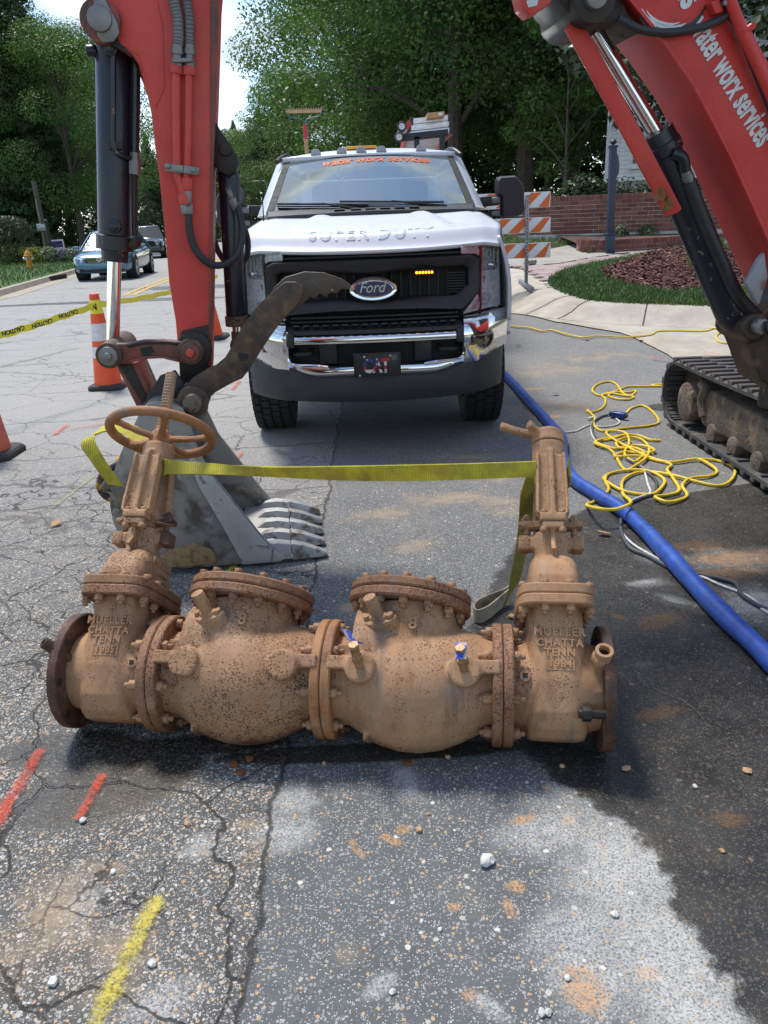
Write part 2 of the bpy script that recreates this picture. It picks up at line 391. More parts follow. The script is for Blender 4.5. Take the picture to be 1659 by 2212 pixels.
    ck2 = t.math('MULTIPLY', t.step(e2, .0025, .008, 1, 0), t.math('MULTIPLY', t.step(y, 20, 34, 1, 0), t.math('MULTIPLY_ADD', left, .85, .15)))
    stretched = t.map((0, 0, 0), (0, 0, 0), (.22, 1.05, 1), wv)
    e3 = t.voro(1.1, 'DISTANCE_TO_EDGE', co=stretched)
    ck3 = t.math('MULTIPLY', t.step(e3, .004, .016, 1, 0), t.math('MULTIPLY', left, t.math('MULTIPLY', t.step(y, 2, 5), t.step(y, 26, 40, .8, 0))))
    sm = t.step(t.math('ABSOLUTE', ds), .002, t.math('MULTIPLY_ADD', mid, .02, .001), 1, 0)
    crack = t.math('MAXIMUM', t.math('MAXIMUM', ck1, ck2), t.math('MAXIMUM', ck3, t.math('MULTIPLY', sm, t.step(y, 6, 9, .95, .2))))
    col = t.mix(t.math('MULTIPLY', crack, t.step(y, 2.5, 9, .85, .5)), col, (.025, .023, .021))
    rough = t.math('MULTIPLY_ADD', wet, t.step(mid, .3, .7, -.68, -.38), .92)
    t.set(Base_Color=col, Roughness=rough, Specular_IOR_Level=.4)
    h = t.math('ADD', t.math('MULTIPLY', c1, .5), t.math('ADD', t.math('MULTIPLY', c2, .3), t.math('MULTIPLY', fine, .9)))
    h = t.math('SUBTRACT', h, t.math('MULTIPLY', crack, 2.6))
    t.bump(h, .55, .0045)
    return t.m

def sheet(poly, lift, size=.3, zf=None):
    """ground-hugging sheet with the outline poly [(x, y)...]"""
    bm = bmesh.new(); bm.faces.new([bm.verts.new((p[0], p[1], 0)) for p in poly])
    bmesh.ops.triangulate(bm, faces=bm.faces[:])
    for _ in range(9):
        es = [e for e in bm.edges if e.calc_length() > size*max(1, .045*(e.verts[0].co.y+e.verts[1].co.y)/2)]
        if not es: break
        bmesh.ops.subdivide_edges(bm, edges=es, cuts=1); bmesh.ops.triangulate(bm, faces=[f for f in bm.faces if len(f.verts) > 3])
    for v in bm.verts: v.co.z = ground_z(v.co.x, v.co.y)+(lift if zf is None else zf(v.co.x, v.co.y))
    for f in bm.faces:
        if f.normal.z < 0: f.normal_flip()
    mb = MB(); mb.bm.free(); mb.bm = bm; return mb
def pix(pts): return [tuple(on_ground(*p)[:2]) for p in pts]

def axis(vals):
    out = []
    for a, b, s in vals:
        n = max(1, int(round((b-a)/s))); out += [a+(b-a)*i/n for i in range(n)]
    return out+[vals[-1][1]]
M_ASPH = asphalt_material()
def terrain_mesh(xs, ys, lift):
    mb = MB(); V = [[mb.bm.verts.new((x, y, ground_z(x, y)+lift)) for y in ys] for x in xs]
    for i in range(len(xs)-1):
        for j in range(len(ys)-1): mb.face([V[i][j], V[i+1][j], V[i+1][j+1], V[i][j+1]])
    return mb
gt = NT('soil'); gt.set(Base_Color=gt.mix(gt.noise(.6, 6), (.05, .06, .02), (.10, .085, .045)), Roughness=.95)
struct('ground', terrain_mesh(axis([(-900, -60, 120), (-60, -2, 6), (-2, 1, .5), (1, 2.6, .1), (2.6, 40, 2), (40, 900, 120)]), axis([(-300, -20, 70), (-20, 6, 2), (6, 13, .25), (13, 26, 1), (26, 80, 6), (80, 1500, 200)]), -.05), gt.m, recalc=False)
def road_left(y):
    k = [(-20, -9), (20, -9.4), (32.4, -11.6), (46, -17.2), (62, -22), (90, -32), (140, -56)]
    for (a, p), (b, q) in zip(k, k[1:]):
        if y <= b: return p+(q-p)*(y-a)/(b-a)
    return k[-1][1]
def road_right(y): return 2.95 if y < 10 else (2.95+road_left(y)-road_left(10)+(2.2*smooth(10, 14, y)) if y > 24 else 2.95+2.2*smooth(10, 14, y))
RY = axis([(-18, 0, 2), (0, 6, .5), (6, 13, .2), (13, 24, .5), (24, 60, 3), (60, 140, 8)])
rb = MB(); RU = axis([(0, .7, .1), (.7, 1, .0125)]); V = []
for y in RY:
    a, b = road_left(y), road_right(y); row = []
    for u in RU:
        x = a+(b-a)*u; row.append(rb.bm.verts.new((x, y, ground_z(x, y))))
    V.append(row)
for i in range(len(V)-1):
    for j in range(len(RU)-1): rb.face([V[i][j], V[i][j+1], V[i+1][j+1], V[i+1][j]])
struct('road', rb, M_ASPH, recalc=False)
# pale concrete
def concrete(name, a, b, rough=.9):
    t = NT(name); n = t.noise(3, 7, .65); f = t.noise(55, 5, .7)
    c = t.mix(t.step(n, .3, .7), a, b); c = t.mix(t.step(f, .55, .75, 0, .5), c, sh(a, .6)); c = t.mix(t.step(t.noise(1.3, 6, .7), .55, .75, 0, .6), c, (.30, .19, .10))
    t.set(Base_Color=c, Roughness=rough); t.bump(f, .35, .004); return t.m
M_CONC = concrete('pale_concrete', (.33, .295, .235), (.45, .405, .33)); M_CONC2 = concrete('grey_concrete', (.27, .25, .21), (.36, .33, .28))
Z7 = lambda x, y: ((1440+x*.434)/1.302, (500+y*.434)/1.302)
grass_edge = pix([Z7(*q) for q in ((228, 745), (255, 775), (300, 803), (390, 838), (490, 866), (700, 884), (1000, 897), (1380, 910), (1700, 915))])
grass_top = pix([Z7(*q) for q in ((228, 745), (240, 715), (310, 672), (400, 640), (560, 606), (700, 582), (860, 548), (1000, 515), (1160, 478), (1400, 440), (1700, 395))])
apron = pix([Z7(*q) for q in ((-190, 640), (60, 596), (250, 690), (228, 745), (255, 775), (300, 803), (390, 838), (490, 866), (700, 884), (1000, 897), (1380, 910), (1700, 915))])
apron += [(6.5, 9.2), (6.5, -6), (2.78, -6), (2.74, 4)]+pix([Z7(*q) for q in ((1010, 1150), (780, 1036), (700, 1008), (500, 975), (280, 938), (20, 885), (-190, 870))])
struct('concrete_apron', sheet(apron, .012, .25), M_CONC)
# rolled kerb round the planted island
mb = MB(); ge = [Vector((*q, 0)) for q in spline([Vector((*p, 0)) for p in grass_edge], 5)] if False else spline([Vector((*p, 0)) for p in grass_edge], 5)
rows = []
for i, p in enumerate(ge):
    d = ge[min(i+1, len(ge)-1)]-ge[max(i-1, 0)]; nrm = Vector((d.y, -d.x, 0)).normalized()
    if nrm.y > 0: nrm = -nrm
    rows.append([Vector((*(p+nrm*w).xy, ground_z(*(p+nrm*w).xy)+z)) for w, z in ((.62, .014), (.5, .02), (.34, .05), (.2, .105), (.06, .128), (-.06, .13))])
R_ = [[mb.bm.verts.new(q) for q in r] for r in rows]
for a, b in zip(R_, R_[1:]):
    for j in range(5): mb.face([a[j], a[j+1], b[j+1], b[j]])
struct('kerb', mb, M_CONC, recalc=True)
# kerb joints: thin dark gaps
mb = MB()
for k in (14, 20, 28, 37):
    if k < len(rows):
        r = rows[k]; d = (ge[min(k+1, len(ge)-1)]-ge[k-1]).normalized()*.008
        for a, b in zip(r, r[1:]): mb.poly([a-d+Vector((0, 0, .004)), a+d+Vector((0, 0, .004)), b+d+Vector((0, 0, .004)), b-d+Vector((0, 0, .004))])
struct('kerb_joint', mb, simple('joint_dirt', (.05, .04, .03), .95))
# grass, mulch
tg = NT('lawn_soil'); tg.set(Base_Color=tg.mix(tg.noise(3, 6), (.035, .07, .012), (.09, .11, .03)), Roughness=.95); M_LAWN = tg.m
def blade_mat(name, a, b, dry=(.28, .24, .09), dryk=.12):
    t = NT(name); g = t.new('NewGeometry'); rnd = g.outputs['Random Per Island']
    c = t.mix(rnd, a, b); c = t.mix(t.step(t.noise(2.5, 4), .58, .72, 0, .6), c, sh(b, 1.25)); c = t.mix(t.step(t.math('FRACT', t.math('MULTIPLY', rnd, 7.3)), 1-dryk, 1-dryk+.01), c, dry)
    t.set(Base_Color=c, Roughness=.55, Subsurface_Weight=0.); return t.m
M_BLADE = blade_mat('grass_blade', (.045, .11, .018), (.11, .21, .045))
def inside(poly, x, y):
    c = False; n = len(poly); j = n-1
    for i in range(n):
        xi, yi = poly[i][:2]; xj, yj = poly[j][:2]
        if (yi > y) != (yj > y) and x < (xj-xi)*(y-yi)/(yj-yi+1e-12)+xi: c = not c
        j = i
    return c
def scatter(poly, n, rng, keep=None):
    xs = [p[0] for p in poly]; ys = [p[1] for p in poly]; out = []; tries = 0
    while len(out) < n and tries < n*30:
        tries += 1; x = rng.uniform(min(xs), max(xs)); y = rng.uniform(min(ys), max(ys))
        if inside(poly, x, y) and (keep is None or keep(x, y)): out.append((x, y))
    return out
def mesh_fast(name, V, F, mat, parent=None, kind=None, smooth=False):
    me = bpy.data.meshes.new(name); me.from_pydata(V, [], F); me.materials.append(mat)
    if smooth: me.polygons.foreach_set('use_smooth', [True]*len(F))
    o = newobj(name, me, parent)
    if kind: o['kind'] = kind
    return o
def grass(name, poly, n, h, mat, lift, seed, keep=None, w=.006):
    rng = random.Random(seed); V = []; F = []
    for x, y in scatter(poly, n, rng, keep):
        z = ground_z(x, y)+lift-.01; a = rng.uniform(0, 6.28); k = rng.uniform(.6, 1.25)*h; l = rng.uniform(.1, .6)*k; ww = w*rng.uniform(.7, 1.4); i = len(V)
        cx, cy = math.cos(a)*ww, math.sin(a)*ww; b = rng.uniform(0, 6.28); lx, ly = math.cos(b)*l, math.sin(b)*l
        V += [(x-cx, y-cy, z), (x+cx, y+cy, z), (x+cx*.7+lx*.35, y+cy*.7+ly*.35, z+k*.6), (x-cx*.7+lx*.35, y-cy*.7+ly*.35, z+k*.6), (x+lx, y+ly, z+k)]
        F += [(i, i+1, i+2, i+3), (i+3, i+2, i+4)]
    return mesh_fast(name, V, F, mat, kind='stuff')
island = grass_edge+grass_top[::-1][:-1]
struct('lawn', sheet(island, .12, .3), M_LAWN)
mulch_poly = pix([Z7(*q) for q in ((556, 664), (610, 715), (700, 750), (800, 776), (1030, 812), (1160, 798), (1300, 806), (1560, 780), (1740, 740), (1740, 600), (1500, 545), (1200, 492), (1160, 488), (1000, 514), (880, 545), (640, 634))])
tm = NT('mulch_soil'); tm.set(Base_Color=tm.mix(tm.noise(20, 5), (.03, .013, .010), (.07, .032, .025)), Roughness=.95); tm.bump(tm.noise(40, 4), .8, .02)
mulch_h = lambda x, y: .135+.03*pnoise(Vector((x*3, y*3, 0)))
struct('mulch_bed', sheet(mulch_poly, 0, .25, mulch_h), tm.m)
rng = random.Random(3); V = []; F = []
for x, y in scatter(mulch_poly, 9000, rng):
    z = ground_z(x, y)+mulch_h(x, y)+rng.uniform(0, .03); L = rng.uniform(.025, .075); w = rng.uniform(.008, .022); a = rng.uniform(0, 6.28); tl = rng.uniform(-.5, .5)
    d = Vector((math.cos(a), math.sin(a), tl)).normalized(); s = d.cross(Vector((rng.uniform(-.6, .6), rng.uniform(-.6, .6), 1))).normalized(); nn = s.cross(d)*.006; P = Vector((x, y, z)); i = len(V)
    V += [P-d*L-s*w, P+d*L-s*w*.5, P+d*L+s*w*.6, P-d*L+s*w]; V += [v+nn for v in V[-4:]]
    F += [(i+4, i+5, i+6, i+7), (i, i+1, i+5, i+4), (i+1, i+2, i+6, i+5), (i+2, i+3, i+7, i+6), (i+3, i, i+4, i+7)]
t = NT('bark'); g = t.new('NewGeometry').outputs['Random Per Island']
t.set(Base_Color=t.mix(t.step(t.math('FRACT', t.math('MULTIPLY', g, 9.7)), .93, .94), t.mix(g, (.045, .014, .010), (.16, .060, .042)), (.30, .17, .11)), Roughness=.85)
mesh_fast('mulch_chips', V, F, t.m, kind='stuff')
grass('grass', island, 26000, .085, M_BLADE, .12, 5, keep=lambda x, y: not inside(mulch_poly, x, y) and (y < 16 or random.random() < .35))
# far side of the driveway: strip of grass, sidewalk, bed along the brick wall
side_walk = pix([Z7(*q) for q in ((-60, 590), (60, 580), (300, 565), (500, 528), (800, 487), (1160, 450), (1420, 414), (1760, 370), (1760, 330), (1420, 382), (1140, 418), (800, 466), (490, 503), (440, 432), (340, 443), (250, 470), (160, 500), (-60, 520))])
struct('sidewalk', sheet(side_walk, .03, .3), M_CONC2)
strip = pix([Z7(*q) for q in ((485, 500), (800, 463), (1140, 415), (1420, 379), (1760, 328), (1760, 296), (1500, 318), (1100, 375), (640, 420), (450, 452))])
struct('lawn_strip', sheet(strip, .035, .3), M_LAWN)
grass('verge_grass', strip, 9000, .09, M_BLADE, .03, 6)
bank = pix([Z7(*q) for q in ((-190, 560), (160, 500), (250, 470), (440, 432), (455, 450), (300, 380), (-190, 400))])
struct('grass_bank', sheet(bank, .035, .4), M_LAWN)
grass('bank_grass', bank, 4500, .10, blade_mat('dry_blade', (.07, .12, .03), (.17, .2, .07), dryk=.35), .03, 8)
# drain inlet beside the sidewalk (behind the barricade)
gq = [on_ground(*Z7(*q), h=.045) for q in ((-190, 560), (160, 535), (150, 560), (-190, 588))]
mb = MB(); mb.prism([q+Vector((0, 0, -.02)) for q in gq], (0, 0, .022)); struct('storm_drain_grate', mb, simple('grate_iron', (.03, .03, .032), .6, .6))
mb = MB()
for k in range(17):
    a = gq[0].lerp(gq[1], (k+.3)/17); b = gq[0].lerp(gq[1], (k+.7)/17); c = gq[3].lerp(gq[2], (k+.7)/17); d = gq[3].lerp(gq[2], (k+.3)/17)
    mb.prism([v+Vector((0, 0, .004)) for v in (a, b, c, d)], (0, 0, .008))
struct('storm_drain_bar', mb, simple('grate_iron2', (.07, .07, .072), .55, .6), kind='stuff')
# paver driveway
pv = pix([Z7(*q) for q in ((-190, 615), (60, 596), (250, 690), (310, 672), (400, 640), (560, 606), (700, 582), (860, 548), (1000, 515), (1160, 478), (1400, 440), (1740, 390), (1740, 376), (1420, 420), (1160, 456), (800, 494), (500, 535), (300, 572), (60, 588), (-190, 596))])
drive = struct('paver_driveway', sheet(pv, .02, .3), simple('paver_sand', (.20, .17, .15), .95))
t = NT('paver'); oi = t.new('ObjectInfo').outputs['Random']; gi = t.new('NewGeometry').outputs['Random Per Island']; rr = t.math('FRACT', t.math('ADD', oi, gi))
t.set(Base_Color=t.mix(t.step(t.noise(30, 4), .3, .7, 0, .25), t.mix(rr, (.27, .185, .165), (.40, .30, .275)), (.42, .37, .34)), Roughness=.9); t.bump(t.noise(120, 3), .3, .004); M_PAV = t.m
cells = []
ux, uy = Vector((.93, .36, 0)), Vector((-.36, .93, 0)); PW, PH = .215, .108
for i in range(-80, 200):
    for j in range(-200, 200):
        c = Vector((3.4, 17, 0))+ux*((i+.5*(j % 2))*PW)+uy*(j*PH)
        if c.y < 40 and inside(pv, c.x, c.y): cells.append(c)
cells.sort(key=lambda c: c.length)
def brick_geo(mb, c, x, y, z, d):
    return mb.box(c, d, Matrix((x, y, z)).transposed())
pm = MB(); pm.box((0, 0, 0), (PW-.010, PH-.010, .03)); p0 = None
more = MB()
for k, c in enumerate(cells):
    zx = (ground_z(c.x+.1, c.y)-ground_z(c.x-.1, c.y))/.2; zy = (ground_z(c.x, c.y+.1)-ground_z(c.x, c.y-.1))/.2
    nz = Vector((-zx, -zy, 1)).normalized(); x = (ux-nz*ux.dot(nz)).normalized(); y = nz.cross(x); P = Vector((c.x, c.y, ground_z(c.x, c.y)+.021+random.uniform(0, .005)))
    if k < 300:
        M = Matrix((x, y, nz)).transposed().to_4x4(); M.translation = P
        if p0 is None: p0 = pm.make('brick', M_PAV, drive, bevel=.004, seg=1, flat=True); p0.matrix_world = M
        else:
            o = p0.copy(); COL.objects.link(o); o.parent = drive; o.matrix_world = M
    else: more.box(P, (PW-.010, PH-.010, .03), Matrix((x, y, nz)).transposed())
o = more.make('brick_field', M_PAV, drive, flat=True); o['kind'] = 'stuff'
# left verge: kerb, lawn, planting bed
LY = axis([(8, 24, 1), (24, 60, 2), (60, 130, 8)])
mb = MB(); rr = []
for y in LY:
    x = road_left(y); rr.append([mb.bm.verts.new((x+a, y, z)) for a, z in ((.45, .006), (.02, .012), (-.03, .15), (-.18, .155), (-.2, .0))])
for a, b in zip(rr, rr[1:]):
    for j in range(4): mb.face([a[j], a[j+1], b[j+1], b[j]])
struct('street_kerb', mb, concrete('worn_kerb', (.30, .26, .20), (.40, .35, .27)))
a = on_ground(318-0, 600) if False else at_z(145, 604, .0); mb = MB(); mb.box((road_left(a.y)+.0, a.y, .08), (.25, 1.5, .14)); struct('storm_inlet', mb, simple('inlet_dark', (.02, .016, .012), .9))
ll = [(road_left(y)-.2, y) for y in LY]+[(-75, 130), (-75, 8)]
tl = NT('far_lawn'); tl.set(Base_Color=tl.mix(tl.step(tl.noise(1.2, 7, .7), .3, .7), (.05, .105, .022), (.105, .165, .045)), Roughness=.95); tl.bump(tl.noise(25, 4), .9, .05)
struct('roadside_lawn', sheet(ll, .14, 1.2), tl.m)
near_lawn = [(road_left(y)-.25, y) for y in LY if y < 46]+[(-24, 46), (-16, 8)]
grass('roadside_grass', near_lawn, 14000, .13, M_BLADE, .14, 9, w=.014)
straw = pix([(0, 600), (60, 600), (130, 583), (120, 572), (0, 575)])
# far right side of the street behind the truck is lawn under the trees
rl = [(road_right(y)+.1, y) for y in LY if y > 22]+[(60, 130), (60, 34), (30, 30), (18, 27)]
struct('woodland_floor', sheet(rl, .03, 2), simple('leaf_litter', (.06, .045, .025), .95, scale=3, var=.35))
# double yellow centre line
ylm = layered('yellow_road_paint', (.55, .34, .06), [((.25, .24, .22), 30, .5, .7, .9)], .8)
for off in (0, .22):
    mb = MB(); pts = [at_z(230, 655), at_z(300, 624), at_z(365, 600), at_z(470, 560.), at_z(492, 553)]; pts = pts[1:] if False else [pts[0].lerp(pts[1], .45)]+pts[1:]
    mb.strip([p+Vector((off, 0, .006)) for p in pts], [Vector((.055, 0, 0))]*len(pts), .002)
    struct('centre_line', mb, ylm)
# sprayed utility marks: thin sheets with ragged edges
def spray(name, pts, w, col, dens=.75, lift=.005):
    t = NT(name); uv = t.sep(t.new('UVMap').outputs[0]); n = t.noise(16, 5, .7); f = t.noise(160, 4, .75)
    e = t.math('MULTIPLY', t.step(t.math('ABSOLUTE', t.math('SUBTRACT', uv[1], .5)), .05, .5, 1, 0), t.math('MULTIPLY', t.step(uv[0], 0, .14), t.step(uv[0], .86, 1, 1, 0)))
    a = t.step(t.math('ADD', t.math('MULTIPLY', e, 1.25), t.math('MULTIPLY_ADD', f, 2.6, t.math('MULTIPLY_ADD', n, 1.6, -2.75))), .0, 1.05, 0, dens)
    t.set(Base_Color=col, Roughness=.85, Alpha=a)
    P = [on_ground(*p, h=lift)+Vector((0, 0, lift)) if len(p) == 2 else Vector(p) for p in pts]
    bm = bmesh.new(); uvl = bm.loops.layers.uv.new('UVMap'); rows = []; tot = sum((b-a).length for a, b in zip(P, P[1:])); s = 0
    for i, p in enumerate(P):
        d = (P[min(i+1, len(P)-1)]-P[max(0, i-1)]); side = Vector((-d.y, d.x, 0)).normalized()*w
        rows.append((bm.verts.new(p-side), bm.verts.new(p+side), s/tot))
        if i+1 < len(P): s += (P[i+1]-p).length
    for (a, b, u0), (c, d, u1) in zip(rows, rows[1:]):
        fc = bm.faces.new([a, c, d, b])
        for l, q in zip(fc.loops, ((u0, 0), (u1, 0), (u1, 1), (u0, 1))): l[uvl].uv = q
    me = bpy.data.meshes.new('paint_mark'); bm.to_mesh(me); bm.free(); me.materials.append(t.m); o = newobj('paint_mark', me); o['kind'] = 'structure'; return o
ORG = (.60, .065, .02)
spray('orange_spray', [(-40, 1840), (20, 1735), (100, 1600)], .042, ORG)
spray('orange_spray', [(160, 1785), (195, 1725), (228, 1665)], .032, ORG)
spray('orange_spray', [(140, 928), (232, 915)], .035, ORG); spray('orange_spray', [(115, 942), (150, 915)], .05, ORG)
spray('orange_spray', [(500, 1015), (524, 975)], .035, ORG); spray('orange_spray', [(500, 845), (520, 820)], .05, ORG); spray('orange_spray', [(295, 772), (380, 762)], .06, ORG, .35)
spray('yellow_spray', [(180, 2290), (235, 2150), (300, 2020), (352, 1915)], .05, (.56, .46, .06), .8)
spray('yellow_spray', [(488, 1245), (520, 1205)], .035, (.72, .55, .03), .85)
spray('yellow_spray', [(85, 1118), (150, 1070), (225, 1012)], .018, (.30, .32, .04), .7)
RED = (.55, .06, .08)
for a, b in (((1355, 725), (1395, 722)), ((1405, 772), (1440, 778)), ((1515, 763), (1560, 770)), ((1560, 700), (1595, 705))): spray('red_spray', [a, b], .06, RED, .6, .02)
# ------------------------------------------------------------------ the lifted-out valve assembly (four cast valves bolted in a row)
YAW, TILT = R(7.598), R(41.065)
VO = Vector((-.17493, 1.93062, .1715))
VM = Matrix.Translation(VO) @ Matrix.Rotation(-YAW, 4, 'Z') @ Matrix.Rotation(-TILT, 4, 'X')
TAN = (.395, .222, .115); RUSTD = (.085, .030, .016); RUSTO = (.34, .12, .03); DUST = (.42, .27, .155)
def valve_mat(name, base, speck, orange, low_gain, dirt=0.):
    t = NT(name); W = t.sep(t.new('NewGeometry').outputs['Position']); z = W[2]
    n = t.noise(5, 6, .65); m = t.noise(26, 5, .65); f = t.noise(150, 4, .7)
    c = t.mix(t.step(n, .3, .7), sh(base, .84), sh(base, 1.12)); c = t.mix(t.step(m, .5, .75, 0, .5), c, DUST)
    lo = t.step(z, .12, .02, 0, low_gain) if low_gain else 0.  # raises the freckle and patch masks towards the ground, so the colour darkens there
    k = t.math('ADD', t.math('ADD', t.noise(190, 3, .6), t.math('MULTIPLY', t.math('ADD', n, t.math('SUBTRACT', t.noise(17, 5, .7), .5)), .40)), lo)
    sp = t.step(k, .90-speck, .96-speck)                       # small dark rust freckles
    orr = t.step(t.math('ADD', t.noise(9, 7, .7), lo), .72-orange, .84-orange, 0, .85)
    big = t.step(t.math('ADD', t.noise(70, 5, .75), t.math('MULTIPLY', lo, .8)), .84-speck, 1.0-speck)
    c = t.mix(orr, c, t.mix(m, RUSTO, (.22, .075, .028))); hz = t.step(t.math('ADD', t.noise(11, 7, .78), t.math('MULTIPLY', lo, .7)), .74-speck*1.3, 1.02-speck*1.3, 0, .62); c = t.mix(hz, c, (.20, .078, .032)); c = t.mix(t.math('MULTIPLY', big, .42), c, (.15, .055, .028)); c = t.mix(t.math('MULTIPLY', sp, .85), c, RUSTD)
    smr = t.noise(3.2, 6, .7, co=t.map(scale=(2.6, .8, .5))); c = t.mix(t.step(smr, .57, .70, 0, .72), c, (.14, .125, .11))
    grm = t.noise(7, 7, .75, co=t.map(scale=(1.6, .7, .5))); c = t.mix(t.step(grm, .46, .70, 0, .62), c, (.155, .075, .036)); c = t.mix(t.step(t.noise(5.5, 7, .75, co=t.map(loc=(3, 1, 2), scale=(1.5, 1, .6))), .52, .72, 0, .5), c, (.34, .135, .04))
    if dirt: c = t.mix(t.step(t.noise(4, 6, .7), .55-dirt, .75-dirt), c, (.035, .022, .016))
    t.set(Base_Color=c, Roughness=t.math('MULTIPLY_ADD', f, .3, .5), Specular_IOR_Level=.35)
    h = t.math('SUBTRACT', t.math('ADD', t.math('MULTIPLY', f, .5), t.math('MULTIPLY', m, .6)), t.math('MULTIPLY', sp, .45)); t.bump(h, .5, .0035)
    return t.m
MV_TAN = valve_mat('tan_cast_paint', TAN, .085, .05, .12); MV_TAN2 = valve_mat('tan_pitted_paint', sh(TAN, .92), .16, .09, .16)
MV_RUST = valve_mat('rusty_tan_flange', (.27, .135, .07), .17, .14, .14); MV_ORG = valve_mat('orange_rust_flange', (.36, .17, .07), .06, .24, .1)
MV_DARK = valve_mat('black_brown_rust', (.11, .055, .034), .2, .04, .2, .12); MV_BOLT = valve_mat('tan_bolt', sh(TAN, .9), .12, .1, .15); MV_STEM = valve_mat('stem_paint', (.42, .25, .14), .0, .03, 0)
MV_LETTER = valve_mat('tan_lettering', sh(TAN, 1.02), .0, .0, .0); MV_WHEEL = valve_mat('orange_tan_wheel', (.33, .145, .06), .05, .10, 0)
M_BORE = simple('dark_bore', (.02, .015, .012), .8)
asm = thing('valve_assembly', 'tan rusted four valve backflow assembly of bolted cast iron bodies lying on the asphalt', 'valve assembly', mat=VM)
YF, YB, XP, ZU = Vector((0, -1, 0)), Vector((0, 1, 0)), Vector((1, 0, 0)), Vector((0, 0, 1))
def part(name, mb, mat, parent, **kw): return mb.make(name, mat, parent, local=True, **kw)
def bolt_ring(parent, s, axis, rad, n, off, body_r=.0125, L=.022, a0=0., mat=None, skip=()):
    for i in range(n):
        if i in skip: continue
        a = a0+2*math.pi*i/n; c = s(math.cos(a)*rad, math.sin(a)*rad)
        mb = MB(); ax = Vector(axis); k_ = random.uniform(.8, 1.15); mb.lathe([(-.002, body_r*1.3), (L*k_, body_r*1.22), (L*k_+.0005, body_r*.68), (L*k_+.014, body_r*.62)], c, ax, 6)
        part('bolt', mb, mat or MV_BOLT, parent, bevel=.0015, seg=1)
def flange(name, parent, s0, s1, mat, r=.1715, r_in=.1, holes=False, rot=0.):
    mb = MB(); mb.lathe([(0, .105), (0, r-.004), (.004, r), (s1-s0-.004, r), (s1-s0, r-.004), (s1-s0, .105)], (s0, 0, 0), XP, 64)
    o = part(name, mb, mat, parent, angle=40)
    return o
# joints between the bodies: pairs of flanges with a gasket gap, and the bolts
def joint(s, matl, matr, key, t=.0285):
    a = flange('flange', key[0], s-t, s-.0012, matl); b = flange('flange', key[1], s+.0012, s+t, matr)
    mb = MB(); mb.lathe([(-.0015, .1), (-.0015, .1655), (.0015, .1655), (.0015, .1)], (s, 0, 0), XP, 48); part('gasket', mb, M_BORE, key[0])
    bolt_ring(a, lambda c, q: Vector((s-t, c, q)), (-1, 0, 0), .148, 8, 0, a0=R(22.5)); bolt_ring(b, lambda c, q: Vector((s+t, c, q)), (1, 0, 0), .148, 8, 0, a0=R(22.5), L=.016)
def ell_ring(s, ry, rz, cy=0, cz=0, n=40, p=2.):
    out = []
    for i in range(n):
        a = 2*math.pi*i/n; c, q = math.cos(a), math.sin(a)
        out.append(Vector((s, cy+ry*math.copysign(abs(c)**(2/p), c), cz+rz*math.copysign(abs(q)**(2/p), q))))
    return out
def zring(z, rx, ry, cx=0, cy=0, n=40, p=2.):
    out = []
    for i in range(n):
        a = 2*math.pi*i/n; c, q = math.cos(a), math.sin(a)
        out.append(Vector((cx+rx*math.copysign(abs(c)**(2/p), c), cy+ry*math.copysign(abs(q)**(2/p), q), z)))
    return out
LETTER_M = lambda s, h, fw: frame((s, -fw, h), (1, 0, 0), (0, 0, 1))

